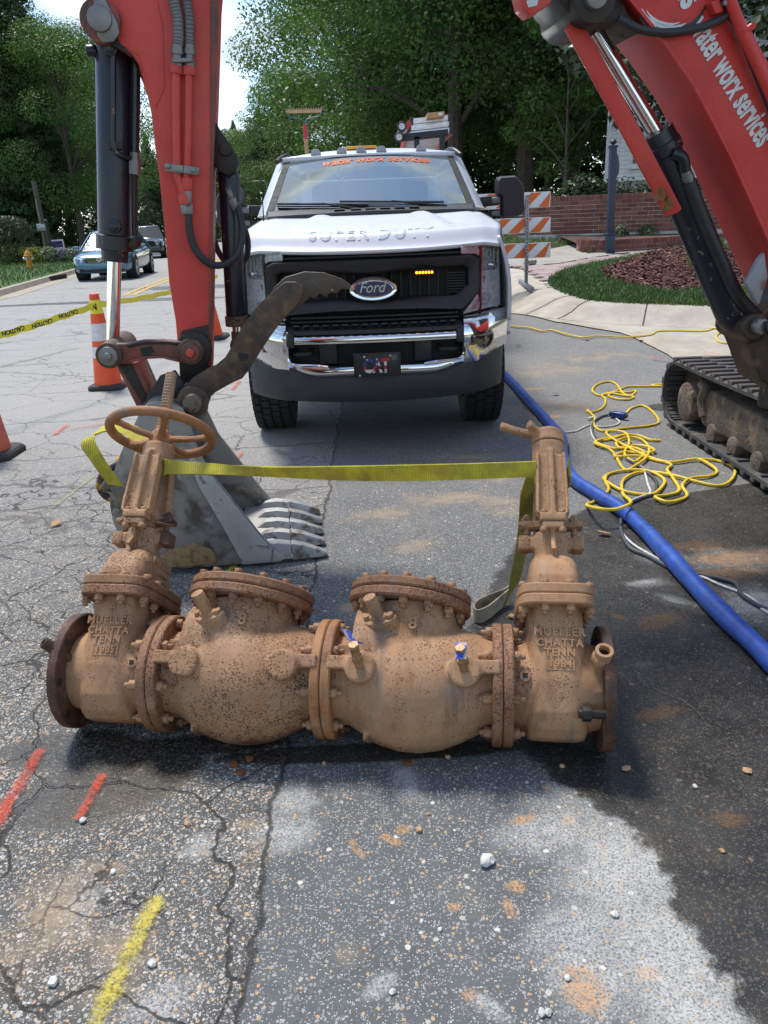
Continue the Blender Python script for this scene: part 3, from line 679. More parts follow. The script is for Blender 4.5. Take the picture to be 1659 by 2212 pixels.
def gate_valve(sc, open_stem, year, left):
    """sc: position along the pipe"""
    mb = MB()
    # run of the pipe and the flat wedge-shaped body
    mb.lathe([(-.135, .112), (-.105, .118), (-.06, .128), (.06, .128), (.105, .118), (.135, .112)], (sc, 0, 0), XP, 40)
    mb.rings([zring(z, rx, ry, sc, 0, 44, 3.6) for z, rx, ry in ((-.150, .055, .03), (-.145, .076, .055), (-.125, .084, .09), (-.085, .086, .122), (0, .087, .138), (.06, .085, .14), (.13, .080, .139), (.205, .076, .139))])
    mb.lathe([(-.005, .165), (.0, .165), (.02, .13), (.03, .1)], (sc, 0, .19), (0, 0, -1), 20) if False else None
    mb.box((sc, -.075, .0), (.235, .085, .06))
    body = part('gate_valve', mb, MV_TAN if not left else MV_TAN, asm); cast(body, .0045, 5)
    # lettering cast on the front
    for txt, h, sz in (('8', .163, .034), ('°' if False else '', .17, .02), ('MUELLER', .126, .031), ('CHATTA', .0965, .029), ('TENN', .0705, .029), (year, .041, .028)):
        if txt: text('lettering', txt, sz, LETTER_M(sc+(.004 if txt != '8' else .006), h, .1395), MV_LETTER, body, local=True, depth=.006, bold=.0006, space=1.12)
    mb = MB(); mb.cyl((sc+.035, -.137, .170), (sc+.035, -.1425, .170), .007, n=14); part('cast_stud', mb, MV_LETTER, body, bevel=.001)
    mb = MB()
    for a, b in (((-.036, .055), (.036, .055)), ((-.036, .026), (.036, .026)), ((-.036, .026), (-.036, .055)), ((.036, .026), (.036, .055))): mb.bar((sc+.004+a[0], -.1385, a[1]), (sc+.004+b[0], -.1385, b[1]), .003, .0025, (0, 1, 0))
    part('date_frame', mb, MV_LETTER, body)
    # bonnet flange: two thick plates, long from front to back
    def plate(z0, z1, rx, ry, name, mat, par):
        m = MB(); m.rings([zring(z0, rx-.004, ry-.004, sc, 0, 56, 5), zring(z0+.004, rx, ry, sc, 0, 56, 5), zring(z1-.004, rx, ry, sc, 0, 56, 5), zring(z1, rx-.004, ry-.004, sc, 0, 56, 5)])
        return part(name, m, mat, par)
    lowf = plate(.198, .227, .108, .176, 'bonnet_flange', MV_RUST if left else MV_TAN, body); plate(.2285, .257, .106, .174, 'bonnet_flange', MV_RUST if left else MV_TAN, body)
    for x, y in ((-.034, -.158), (.034, -.158), (-.09, -.125), (.09, -.125), (-.09, -.05), (.09, -.05), (-.09, .05), (.09, .05), (-.09, .12), (.09, .12), (-.03, .16), (.03, .16)):
        m = MB(); m.lathe([(.170, .008), (.1795, .008), (.180, .0140), (.199, .0140), (.1995, .008), (.2555, .008), (.256, .0140), (.268, .0130)], (sc+x, y, 0), ZU, 6)
        part('bolt', m, MV_BOLT, body, bevel=.0015, seg=1)
    # bonnet dome, neck, ribs and the packing lugs
    m = MB(); m.rings([zring(z, rx, ry, sc, 0, 44, p) for z, rx, ry, p in ((.25, .076, .142, 4.5), (.29, .073, .138, 4.2), (.325, .070, .122, 4), (.352, .064, .096, 3.4), (.368, .054, .066, 3), (.374, .03, .03, 2))])
    m.lathe([(0, .058), (.04, .052), (.11, .05)], (sc, 0, .34), ZU, 28)
    for sx in (-1, 1): m.box((sc+sx*.064, 0, .418), (.046, .05, .038))
    m.rings([[Vector((sc+x, -y, z)) for x, y in ((-.007, .0), (.007, .0), (.007, w), (-.007, w))] for z, w in ((.37, .115), (.40, .088), (.455, .082))])
    m.box((sc, -.078, .452), (.062, .04, .022)); m.box((sc, .078, .452), (.062, .04, .022))
    bon = part('bonnet', m, MV_TAN2 if left else MV_TAN, asm); cast(bon, .0042, 4)
    mg = MV_DARK if left else MV_TAN
    m = MB(); m.rings([zring(z, .092, .026, sc, 0, 32, 3) for z in (.468, .488)]); m.cyl((sc, 0, .45), (sc, 0, .50), .034, n=24); part('gland', m, MV_TAN2 if left else MV_TAN, bon, bevel=.002)
    for sx in (-1, 1):
        mm = mg if sx > 0 else MV_TAN2
        m = MB(); m.lathe([(.43, .0095), (.4875, .0095), (.488, .017), (.503, .016), (.5035, .0095), (.512, .009)], (sc+sx*.07, 0, 0), ZU, 6); part('gland_bolt', m, mm, bon, bevel=.001, seg=1)
        m = MB(); m.box((sc+sx*.079, 0, .418), (.034, .056, .044)); part('packing_lug', m, mm, bon, bevel=.006); m = MB(); m.box((sc+sx*.071, 0, .478), (.05, .05, .018)); part('gland_ear', m, mm, bon, bevel=.006)
    # yoke: foot plates bolted front and back, two channel legs, the head
    m = MB()
    for sy in (-1, 1):
        m.box((sc, sy*.078, .4755), (.074, .048, .024)); m.rings([zring(z, .046-.004*k, .011, sc, sy*(.074-.02*k), 28, 5) for z, k in ((.48, 0), (.60, .5), (.69, 1.))])
        m.rings([[Vector((sc+x, sy*(yy+d), z)) for x, d in ((-.008, 0), (.008, 0), (.008, .024), (-.008, .024))] for z, yy in ((.487, .078), (.60, .068), (.70, .055), (.712, .04))])
        for sx in (-1, 1): m.rings([[Vector((sc+sx*xx+x, sy*(yy)+y, z)) for x, y in ((-.005, -.03), (.005, -.03), (.005, .008), (-.005, .008))] for z, xx, yy in ((.487, .043, .07), (.60, .041, .06), (.69, .039, .05))])
    m.cyl((sc, 0, .68), (sc, 0, .748), .051, n=32)
    yk = part('yoke', m, MV_TAN, asm); cast(yk, .004, 3)
    for sy in (-1, 1):
        for sx in (-1, 1):
            m = MB(); m.lathe([(.43, .0125), (.445, .0125), (.4455, .007), (.4865, .007), (.487, .0125), (.4975, .0125)], (sc+sx*.026, sy*.087, 0), ZU, 6); part('bolt', m, MV_BOLT, yk, bevel=.0015, seg=1)
    # stem and wheel
    if open_stem:
        mat = MV_STEM; m = MB(); prof = []; z = .80
        while z < 1.02: prof += [(z, .0155), (z+.003, .0195), (z+.006, .0195), (z+.009, .0155)]; z += .0115
        prof = [(.45, .0155)]+prof+[(1.028, .014)]
        m.lathe(prof, (sc, 0, 0), ZU, 20); part('threaded_stem', m, mat, asm, angle=60)
        RW = .168; m = MB(); m.cyl((sc, 0, .75), (sc, 0, .80), .036, .031, n=28); m.cyl((sc, 0, .80), (sc, 0, .822), .024, n=6)
        m.tube([(sc+RW*math.cos(a), RW*math.sin(a), .795) for a in (2*math.pi*i/72 for i in range(72))], .0165, 14, loop=True)
        for k in range(5):
            a = R(8+72*k); d = Vector((math.cos(a), math.sin(a), 0)); s_ = Vector((-d.y, d.x, 0)); P = Vector((sc, 0, .778))
            m.rings([[P+d*t_+s_*(w*c)+ZU*(h*q+zz) for c, q in ((-1, -1), (1, -1), (.6, 1), (-.6, 1))] for t_, w, h, zz in ((.02, .017, .010, 0), (.10, .011, .009, .004), (RW, .013, .011, .016))])
        hw = part('handwheel', m, MV_WHEEL, asm); cast(hw, .0042, 3)
    else:
        m = MB(); m.cyl((sc, 0, .75), (sc, 0, .792), .053, .046, n=28); m.rings([zring(z, r_, r_, sc, 0, 24) for z, r_ in ((.785, .05), (.80, .034))])
        for ang, L in ((196, .155), (222, .085)):
            a = R(ang); d = Vector((math.cos(a), math.sin(a), 0)); s_ = Vector((-d.y, d.x, 0)); P = Vector((sc, 0, .778))
            m.rings([[P+d*t_+s_*(w*c)+ZU*(h*q+zz) for c, q in ((-1, -1), (1, -1), (.7, 1), (-.7, 1))] for t_, w, h, zz in ((.02, .022, .013, 0), (L*.6, .0125, .010, .006), (L, .0145, .011, .018))])
        hw = part('broken_handwheel', m, MV_TAN, asm); cast(hw, .0042, 3); hw['label'] = 'handwheel hub broken off to two stub spokes'
        m = MB(); m.cyl((sc+.008, -.008, .797), (sc+.008, -.008, .803), .0225, n=24); part('stem_end', m, simple('bare_steel', (.10, .11, .12), .5, .6, .3, 60), hw)
    # drain cock and plug on the flange side bosses
    return body, bon
gL, bL = gate_valve(-.641, True, '1985', True); gR, bR = gate_valve(.641, False, '1984', False)
# cast words on the side of the left bonnet
for k, (tx, hh, sz) in enumerate((('MUELLER', .335, .034), ('BANNN', .305, .024), ('200 WOG', .283, .022), ('60 AWWA', .262, .020))):
    text('lettering', tx, sz, frame((-.641+.0735-.004*(hh > .33), .012, hh), (0, 1, 0), (0, 0, 1)), MV_LETTER, bL, local=True, depth=.006, bold=.0006)

def check_valve(c0, c1, mat, cap, covm, covc, covr, valves, smudge):
    L = c1-c0; mb = MB(); u = lambda k: c0+L*k
    # rounded body, fat on the left, tapering to the right
    prof = [(0.03, .128, 0), (.13, .130, 0), (.20, .146, -.004), (.30, .170, -.010), (.42, .182, -.014), (.54, .184, -.014), (.66, .176, -.012), (.78, .158, -.006), (.90, .132, 0), (.97, .124, 0)]
    mb.rings([ell_ring(u(k), r_, r_, 0, cz, 44) for k, r_, cz in prof])
    # neck up to the cover, leaning with it
    nd = Vector((math.sin(R(5.5)), 0, math.cos(R(5.5)))); cc = Vector((covc, 0, .238)); base = Vector((covc-.01, 0, .0))
    mb.rings([[base.lerp(cc-nd*.03, k)+Vector((math.cos(a)*rx, math.sin(a)*ry, 0)) for a in (2*math.pi*i/44 for i in range(44))] for k, rx, ry in ((0, .165, .165), (.5, .16, .15), (.8, .15, .142), (1, .142, .142))])
    mb.box((u(.16), 0, .03), (.09, .24, .1))
    mb.rings([ell_ring(u(k), .155, .15, 0, .06, 32) for k in (.16, .3, .5)])
    mb.box((u(.24), -.02, -.155), (.012, .09, .04))
    for k, d in ((.225, -1), (.79, 1)):
        P = Vector((u(k), 0, .008)); mb.cyl(P, P+YF*.188, .043, n=28); mb.box((u(k)+d*.05, -.1, .022), (.09, .15, .036))
    body = part('check_valve', mb, mat, asm); cast(body, .005, 6)
    # cover: two rust-eaten discs with bolts
    X = nd.cross(YB).normalized(); X = Vector((nd.z, 0, -nd.x))
    for z0, z1, r_, mm in ((-.030, -.001, covr, covm), (.001, .029, covr-.002, covm)):
        m = MB(); m.lathe([(z0, .12), (z0, r_-.006), (z0+.006, r_), (z1-.005, r_), (z1, r_-.006), (z1, .02)], cc, nd, 56)
        cv = part('cover_flange', m, mm, body)
    for i in range(14):
        a = R(12)+2*math.pi*i/14; P = cc+X*(math.cos(a)*(covr-.024))+YB*(math.sin(a)*(covr-.024))
        m = MB(); m.lathe([(-.060, .008), (-.0465, .0085), (-.046, .0145), (-.029, .0145), (-.0285, .008), (.0285, .008), (.029, .0145), (.043, .0135)], P, nd, 6); part('bolt', m, MV_BOLT if smudge else MV_RUST, body, bevel=.0015, seg=1)
    # hinge pin boss: oval flange with two bolts and a round bar
    P = Vector((u(.315), -.128, .145)); D = Vector((-.33, -.70, .63)).normalized(); sx = D.cross(ZU).normalized(); up = sx.cross(D)
    m = MB(); ov = lambda t_, k: [P+D*t_+(sx*math.cos(a)*.056+up*math.sin(a)*.032)*k for a in (2*math.pi*i/32 for i in range(32))]
    m.rings([ov(-.03, 1.05), ov(.004, 1), ov(.014, .97)]); m.rings([ov(.012, .62), ov(.024, .5)])
    pf = part('pin_flange', m, MV_TAN, body, bevel=.002)
    m = MB(); m.cyl(P+D*.015, P+D*.088, .0185, n=24); part('hinge_pin', m, MV_TAN, body, bevel=.002)
    for s_ in (-1, 1):
        q = P+sx*(.038*s_); m = MB(); m.hexa(q+D*.01, q+D*.026, .012); part('bolt', m, MV_BOLT, body, bevel=.0015, seg=1)
    text('lettering', '8', .05, frame((covc+.022, -.1455, .137), (1, .0, .0), (0, .28, 1)), MV_LETTER, body, local=True, depth=.008, bold=.001)
    if valves:
        for k, d in ((.225, 1), (.79, -1)):
            P = Vector((u(k), -.187, .010)); dd = Vector((-.12, -.75, .55)).normalized()
            brass = simple('dirty_brass', (.30, .17, .08), .5, .35, .3, 60)
            m = MB(); m.cyl(P, P+dd*.03, .012, n=14); m.hexa(P+dd*.022, P+dd*.042, .017); m.cyl(P+dd*.04, P+dd*.07, .0125, n=16); m.hexa(P+dd*.064, P+dd*.08, .015); ck = part('test_cock', m, brass, body, bevel=.001, seg=1)
            m = MB(); q = P+dd*.056+Vector((0, -.002, .018)); m.cyl(q-Vector((0, 0, .018)), q+Vector((0, 0, .004)), .006, n=10); part('cock_stem', m, brass, ck)
            bl = layered('blue_lever', (.02, .06, .42), [((.42, .33, .25), 45, .48, .58, .6)], .4)
            m = MB()
            if d > 0: m.strip([q+Vector((.008, 0, .004)), q+Vector((-.012, -.004, .01)), q+Vector((-.022, -.006, .028)), q+Vector((-.03, -.008, .036))], [Vector((.006, .006, 0)).normalized()*.013]*4, .004)
            else: m.strip([q+Vector((0, .01, .012)), q+Vector((0, -.004, .010)), q+Vector((0, -.012, -.006)), q+Vector((0, -.016, -.034))], [Vector((.014, 0, 0))]*4, .004)
            part('lever', m, bl, ck)
    return body
cL = check_valve(-.495, 0, MV_TAN2, 0, MV_RUST, -.262, .188, None, 0); cR = check_valve(0, .495, MV_TAN, 0, MV_RUST, .225, .182, True, 1)
joint(-.495, MV_RUST, MV_RUST, (gL, cL)); joint(0, MV_ORG, MV_ORG, (cL, cR)); joint(.495, MV_RUST, MV_RUST, (cR, gR))
# open end flanges, bored through with bolt holes
for s, body, d in ((-.787, gL, 1), (.787, gR, -1)):
    mb = MB(); n = 64; t_ = .029*d
    mb.lathe([(0, .100), (0, .168), (.003*d, .1715), (t_-.003*d, .1715), (t_, .168), (t_, .100)], (s, 0, 0), XP, n, cap=False)
    mb.lathe([(0, .100), (.15*d, .100)], (s, 0, 0), XP, 48, cap=False)
    fl = part('end_flange', mb, MV_DARK, body); m = MB(); m.cyl((s+.006*d, 0, 0), (s+.03*d, 0, 0), .0985, n=48); part('bore', m, M_BORE, fl)
    for i in range(8):
        a = R(22.5)+2*math.pi*i/8; c = Vector((s+t_, math.cos(a)*.148, math.sin(a)*.148)); m = MB(); m.cyl(c-XP*.004*d, c+XP*.0016*d, .0125, n=16); part('bolt_hole', m, M_BORE, fl)
# hose bibs and plugs on the gate bodies
def stub(s, h, D, L, r_, par, mat, bore=True):
    P = Vector((s, -.10, h)); D = Vector(D).normalized(); P = P-D*.02
    m = MB(); m.cyl(P, P+D*(L*.55), r_*.85, n=18); m.hexa(P+D*(L*.5), P+D*(L*.8), r_*1.2); m.lathe([(L*.75, r_), (L, r_), (L, r_*.62), (L*.8, r_*.6)], P, D, 18); o = part('pipe_nipple', m, mat, par, bevel=.001, seg=1)
    m = MB(); m.cyl(P+D*(L*.81), P+D*(L*.83), r_*.6, n=16); part('bore', m, M_BORE, o)
stub(.752, .035, (.05, -.8, .42), .105, .024, gR, MV_TAN); stub(-.748, .012, (-.55, -.7, .35), .125, .0165, gL, MV_DARK)
for s, par in ((.553, gR), (-.555, gL)):
    m = MB(); P = Vector((s, -.118, .008)); m.cyl(P, P+YF*.014, .0155, n=20); o = part('plug', m, MV_TAN, par, bevel=.002)
    m = MB(); m.box(P+YF*.0142, (.013, .002, .013)); part('plug_socket', m, M_BORE, o)
m = MB(); m.lathe([(.0, .0125), (.0095, .0125), (.01, .021), (.032, .021), (.0325, .0125), (.075, .0125)], (.69, -.125, -.085), XP, 6); part('bolt', m, simple('black_bolt', (.03, .025, .022), .6, .4), gR, bevel=.001)
# ------------------------------------------------------------------ the red excavator: tracks at the right edge, boom over the top, stick and bucket on the left
EE = Vector((.992, .126, 0)).normalized(); EN = Vector((-EE.y, EE.x, 0)); EB = Vector((-.35, 3.47, 0))
def sp(px, py, off=0.):
    d = ray(px, py); P0 = EB+EN*off; return CO+d*((P0-CO).dot(EN)/d.dot(EN))
def st(t, z, off=0.): return EB+EE*t+EN*off+Vector((0, 0, z))
def redmat(name, c, wear, dirt):
    t = NT(name); n = t.noise(4, 6, .65); f = t.noise(70, 5, .7)
    k = t.mix(t.step(n, .3, .7), sh(c, .86), sh(c, 1.1)); k = t.mix(t.step(t.math('ADD', t.math('MULTIPLY', f, .4), t.math('MULTIPLY', t.noise(1.7, 6, .7), .6)), .42, .68, 0, .38), k, (.56, .15, .11))
    st_ = t.noise(13, 7, .75, co=t.map(scale=(1, 1, .35))); k = t.mix(t.step(st_, .80-wear, .83-wear, 0, .85), k, (.05, .028, .022))
    k = t.mix(t.step(t.noise(2.6, 6, .7), .80-dirt, 1.0-dirt, 0, .75), k, (.10, .06, .04))
    t.set(Base_Color=k, Roughness=t.step(f, .2, .8, .38, .62), Specular_IOR_Level=.4); t.bump(f, .12, .002); return t.m
RED = (.58, .055, .042)
M_RED = redmat('excavator_red', RED, .09, .18); M_REDW = redmat('worn_red', (.33, .05, .038), .27, .46); M_BOOM = redmat('boom_red', (.54, .034, .028), .04, .08)
M_GRIME = layered('greasy_black', (.022, .017, .015), [((.09, .055, .035), 14, .5, .75, .9)], .55, .2, .35, 60)
M_CYL = layered('black_cylinder_paint', (.012, .014, .02), [((.22, .17, .12), 22, .62, .70, .8), ((.06, .045, .03), 5, .55, .8, .6)], .33, 0, .1)
M_CHROME = simple('chrome_rod', (.75, .75, .76), .08, 1., .03)
M_STEEL = layered('grey_steel', (.22, .21, .20), [((.10, .06, .04), 18, .55, .75, .8)], .45, .6, .2)
M_MUD = layered('muddy_steel', (.075, .050, .035), [((.19, .125, .07), 19, .42, .72, .95), ((.03, .026, .024), 13, .50, .74, .5), ((.30, .26, .21), 60, .64, .74, .6)], .65, .2, .6, 50, .006)
M_BUCK = layered('scuffed_bucket_steel', (.28, .262, .235), [((.11, .085, .066), 5, .50, .66, .6), ((.36, .35, .32), 11, .60, .66, .75), ((.20, .13, .08), 8, .66, .78, .9)], .5, .35, .35, 70, .004)
M_BUCKL = layered('clay_grey_steel', (.42, .415, .39), [((.20, .15, .14), 12, .56, .68, .7), ((.32, .24, .14), 7, .60, .75, .9), ((.12, .08, .06), 26, .66, .72, .7)], .65, .15, .5, 60, .005)
M_RUBH = simple('black_hose_rubber', (.018, .018, .019), .5, 0, .2); M_SPIRAL = simple('grey_hose_guard', (.17, .17, .165), .55)
exc = thing('excavator', 'red mini excavator on rubber tracks with its bucket resting on the road behind the valves', 'excavator', (3.1, 3.95, 0))
def slab(name, pix_or_st, off, w, mat, par, bevel=.008, px=True, **kw):
    """plate lying in the boom's plane: outline as picture points on its near face"""
    P = [sp(x, y, off) if px else st(x, y, off) for x, y in pix_or_st]; m = MB(); m.prism(P, EN*w); return m.make(name, mat, par, bevel=bevel, **kw)
def pin(name, c, o0, o1, r, mat, par, px=True, n=24, bevel=.003, ref=0.):
    P = sp(*c, ref) if px else st(*c); P = P-EN*(P-EB).dot(EN); m = MB(); m.cyl(P+EN*o0, P+EN*o1, r, n=n); return m.make(name, mat, par, bevel=bevel)
# stick (hangs down from above the picture)
sw = .11
stick_px = [(193, 0), (201, 46), (207, 76), (221, 90), (253, 102), (281, 118), (297, 139), (312, 192), (318, 206), (326, 243), (334, 312), (344, 384), (358, 523), (365, 612), (379, 693), (388, 800), (392, 880), (420, 892), (446, 878), (455, 790), (458, 568), (459, 384), (466, 200), (472, 0)]
P = [sp(x, y, -sw) for x, y in stick_px]
P += [st(-.13, 2.55, -sw), st(-.05, 2.72, -sw), st(-.08, 2.86, -sw), st(-.30, 3.25, -sw), st(-.42, 3.28, -sw), st(-.46, 3.1, -sw), st(-.60, 2.6, -sw)]
m = MB(); m.prism(P, EN*2*sw); stick = m.make('stick', M_RED, exc, bevel=.010, seg=3)
# welded doubler plate seam lines on the stick's side
slab('side_plate', [(262, 0), (340, 0), (352, 60), (356, 190), (335, 235), (330, 215), (300, 120), (258, 95), (240, 40)], -sw-.004, .01, M_RED, stick, .003)
slab('grease_plate', [(207, 60), (215, 88), (253, 103), (281, 119), (297, 140), (309, 180), (300, 150), (285, 118), (262, 96), (245, 66)], -sw-.006, .008, M_GRIME, stick, .002)
slab('guide_strip', [(454, 0), (473, 0), (467, 200), (460, 384), (459, 600), (456, 790), (450, 790), (453, 500), (455, 300)], -sw-.006, .01, M_REDW, stick, .002)
slab('nose_grime', [(384, 745), (392, 715), (430, 706), (456, 700), (455, 792), (446, 830), (390, 830)], -sw-.005, .008, M_GRIME, stick, .002)
m = MB(); m.prism([sp(x, y, -.055) for x, y in ((462, 255), (478, 285), (500, 315), (512, 338), (515, 356), (508, 374), (490, 380), (470, 366), (458, 350))], EN*.13); m.make('thumb_bracket', M_GRIME, stick, bevel=.006)
pin('bracket_pin', (489, 326), -.075, .09, .024, M_GRIME, stick)
# pin at the bucket cylinder's head with its keeper link
pin('boss', (232, 62), -sw-.03, sw+.03, .072, M_REDW, stick); pin('pin', (233, 62), -sw-.055, sw+.05, .044, M_STEEL, stick, n=28, bevel=.006)
slab('keeper_plate', [(200, -10), (215, -16), (226, -4), (254, 50), (258, 72), (245, 90), (222, 92), (210, 78), (208, 55)], -sw-.04, .014, M_STEEL, stick, .003); pin('keeper_bolt', (213, 5), -sw-.06, -sw-.02, .020, M_STEEL, stick, n=6)
# boom
bn, bf = -.17, .17
near = [sp(x, y, bn) for x, y in ((1300, -60), (1360, 0), (1432, 90), (1500, 190), (1580, 345), (1659, 520), (1720, 660))]
upn = [sp(x, y, bn) for x, y in ((1780, 420), (1700, 215), (1659, 130), (1590, 0))]
oth = [st(1.52, 2.62, bn), st(1.15, 2.92, bn), st(.7, 3.0, bn), st(-.12, 2.92, bn), st(-.2, 2.78, bn), st(-.12, 2.64, bn), st(.7, 2.66, bn), st(1.05, 2.52, bn)]
m = MB(); m.prism(near+upn+oth, EN*(bf-bn)); boom = m.make('boom', M_BOOM, exc, bevel=.010, seg=3)
m = MB()
for k in range(len(near)-1): m.bar(near[k]-EN*.004, near[k+1]-EN*.004, .012, .018, EN)
m.make('edge_bead', M_BOOM, boom)
pin('boss', (1270, 6), -.20, .20, .085, M_GRIME, boom, ref=-.13); pin('pin', (1270, 6), -.225, .22, .042, M_STEEL, boom, n=28, bevel=.006, ref=-.13)
slab('cylinder_lug', [(1180, -40), (1215, 10), (1252, 45), (1300, 52), (1345, 48), (1395, 66), (1360, 30), (1330, -30)], -.15, .3, M_GRIME, boom, .008)
# work lamp at the top edge
m = MB(); m.prism([sp(x, y, -.19) for x, y in ((1120, -20), (1128, 15), (1146, 33), (1168, 22), (1190, 6), (1200, -25))], EN*.10); wl_ = m.make('work_light', M_BOOM, boom, bevel=.006)
m = MB(); m.prism([sp(x, y, -.194) for x, y in ((1137, 2), (1142, 16), (1160, 12), (1164, -6))], EN*.01); m.make('lens', simple('lamp_lens', (.6, .62, .62), .12), wl_)
M_WHT = simple('white_vinyl', (.62, .63, .62), .45, var=.06, scale=40)
text_fit('lettering', 'water worx services', sp(1486, 62, bn-.003), sp(1636, 322, bn-.003), sp(1530, 44, bn)-sp(1486, 62, bn), .098, M_WHT, boom, bold=.028)
text_fit('lettering', 'ns', sp(1452, -22, bn-.003), sp(1476, 26, bn-.003), sp(1530, 44, bn)-sp(1486, 62, bn), .085, M_WHT, boom, bold=.03)
for r_, a0, a1, mt, w in ((.150, 200, 345, simple('logo_black', (.015, .013, .014), .4), .012), (.132, 205, 300, M_WHT, .009), (.118, 212, 290, M_WHT, .006)):
    c = sp(1452, -12, bn-.002); X = EE; pts = []
    for i in range(25):
        a = R(a0+(a1-a0)*i/24); pts.append(c+X*(math.cos(a)*r_)+Vector((0, 0, math.sin(a)*r_*.85)))
    m = MB(); m.strip(pts, [((p-c).normalized()*w*math.sin(math.pi*(.06+.88*i/24))) for i, p in enumerate(pts)], .002); m.make('logo_swirl', mt, boom)
# boom cylinder with guard
bp = lambda x, y: sp(x, y, 0)
A0, A1, A2 = bp(1285, 70), bp(1416, 286), bp(1590, 700)
m = MB(); m.cyl(A0, A1, .034, n=24); rod = m.make('cylinder_rod', M_CHROME, exc); rod['label'] = 'chromed rod of the boom cylinder'
m = MB(); m.lathe([(0, .03), (0, .075), (.05, .078), (.055, .083), (.10, .083), (.105, .074), ((A2-A1).length-.05, .074), ((A2-A1).length, .06)], A1, A2-A1, 28); bc = m.make('boom_cylinder', M_CYL, exc); bc['label'] = 'black boom cylinder barrel above the track'
m = MB(); m.tube([bp(1432, 335)-EN*.09, bp(1450, 345)-EN*.1, bp(1458, 372)-EN*.09], .024, 12, sub=4); m.make('elbow', M_CYL, bc)
m = MB(); m.lathe([(0, .022), (.02, .022), (.02, .026), (.04, .026), (.04, .02), (.07, .02)], bp(1458, 372)-EN*.09, bp(1470, 400)-bp(1458, 372), 12); m.make('hose_fitting', M_STEEL, bc)
m = MB(); m.tube([bp(1468, 395)-EN*.085, bp(1500, 480)-EN*.085, bp(1540, 570)-EN*.085, bp(1575, 640)-EN*.085, bp(1640, 700)-EN*.05], .03, 12, sub=5); m.make('hose', M_RUBH, bc)
gp = [(1221, 62), (1240, 40), (1255, 48), (1288, 95), (1380, 270), (1474, 450), (1466, 460), (1440, 467), (1340, 280)]
slab('cylinder_guard', gp, -.10, .02, redmat('guard_red', (.52, .035, .022), .03, .12), bc, .006)
slab('cylinder_guard', [(1240, 35), (1288, 95), (1380, 270), (1474, 450), (1466, 462), (1360, 262), (1270, 92)], .085, .015, M_REDW, bc, .003)
gl = [sp(x, y, -.10) for x, y in ((1221, 62), (1340, 280), (1440, 467))]
for q in ((1425, 420), (1440, 440)):
    m = MB(); m.cyl(sp(*q, -.101), sp(*q, -.1055), .03, n=9); m.make('rust_scar', layered('bare_rust', (.24, .10, .03), [((.10, .05, .03), 60, .5, .6, .9)], .9), bc)
# hydraulic lines on the boom
m = MB(); m.tube([sp(x, y, bn-.03) for x, y in ((1335, 40), (1372, 60), (1410, 69), (1460, 69), (1520, 57), (1572, 32), (1590, 5))], .016, 10, sub=5); m.make('hose', M_RUBH, boom)
m = MB(); m.tube([sp(x, y, bn-.05) for x, y in ((1566, -30), (1600, 60), (1659, 190), (1720, 340))], .022, 12, sub=4); m.make('hydraulic_pipe', M_BOOM, boom)
m = MB(); m.tube([sp(x, y, bn-.03) for x, y in ((1556, -30), (1580, 30), (1598, 60), (1625, 130), (1659, 215), (1700, 320))], .018, 10, sub=4); m.make('hose', M_RUBH, boom)
m = MB(); m.tube([sp(x, y, bn-.06) for x, y in ((1601, 68), (1612, 66), (1625, 56), (1626, 50))], .014, 8, sub=3); m.make('pipe_clip', M_BOOM, boom)
m = MB(); m.prism([sp(x, y, bn-.05) for x, y in ((1596, 66), (1608, 62), (1614, 76), (1602, 82))], EN*.05); m.make('clamp', M_BOOM, boom, bevel=.003)
m = MB(); m.prism([sp(x, y, bn-.045) for x, y in ((1536, 4), (1552, -2), (1562, 24), (1546, 30))], EN*.05); m.make('clamp', M_BOOM, boom, bevel=.003); pin('clamp_bolt', (1551, 14), bn-.06, bn-.04, .012, M_STEEL, boom, n=6, ref=bn)
m = MB(); m.lathe([(0, .021), (.03, .021), (.03, .026), (.055, .026), (.055, .02), (.085, .02)], sp(1590, 48, bn-.03), sp(1604, 80, bn-.03)-sp(1590, 48, bn-.03), 6); m.make('hose_fitting', M_STEEL, boom)
# bucket cylinder on the stick
C0, C1, C2, C3 = sp(247, 88, 0), sp(248, 540, 0), sp(247, 555, 0), sp(243, 765, 0)
L = (C1-C0).length
m = MB(); m.lathe([(0, .05), (.0, .062), (.015, .070), (L-.06, .066), (L-.055, .076), (L, .076), (L+.003, .056), (L+.045, .054)], C0, C1-C0, 32); cyl = m.make('bucket_cylinder', M_CYL, exc)
m = MB(); m.cyl(C1, C3, .028, n=24); m.make('cylinder_rod', M_CHROME, cyl)
dz = (C1-C0).normalized(); at = lambda k, dx, o: C0+dz*(L*k)+EE*dx+EN*o
m = MB(); m.tube([at(.04, .085, -.03), at(.3, .085, -.03), at(.52, .083, -.03)], .0175, 10); m.make('feed_pipe', M_CYL, cyl)
m = MB(); m.tube([at(.55, .083, -.03), at(.8, .083, -.03), at(.93, .085, -.03)], .0125, 10); m.make('feed_pipe', M_GRIME, cyl)
m = MB(); m.lathe([(0, .02), (.025, .02), (.025, .024), (.08, .024)], at(.52, .083, -.03), dz, 8); m.make('hose_fitting', M_STEEL, cyl)
m = MB(); m.tube([at(.94, .085, -.03), at(.965, .088, -.03), at(.975, .07, -.02)], .024, 10, sub=3); m.make('elbow', M_GRIME, cyl)
m = MB(); m.tube([at(.06, .01, -.078), at(.3, .01, -.076), at(.48, .01, -.074), at(.53, .03, -.07), at(.55, .07, -.04)], .010, 8, sub=4); m.make('grease_line', M_CYL, cyl)
m = MB(); m.box(at(.49, .02, -.072), (.055, .02, .028)); m.make('clip', M_GRIME, cyl, bevel=.003)
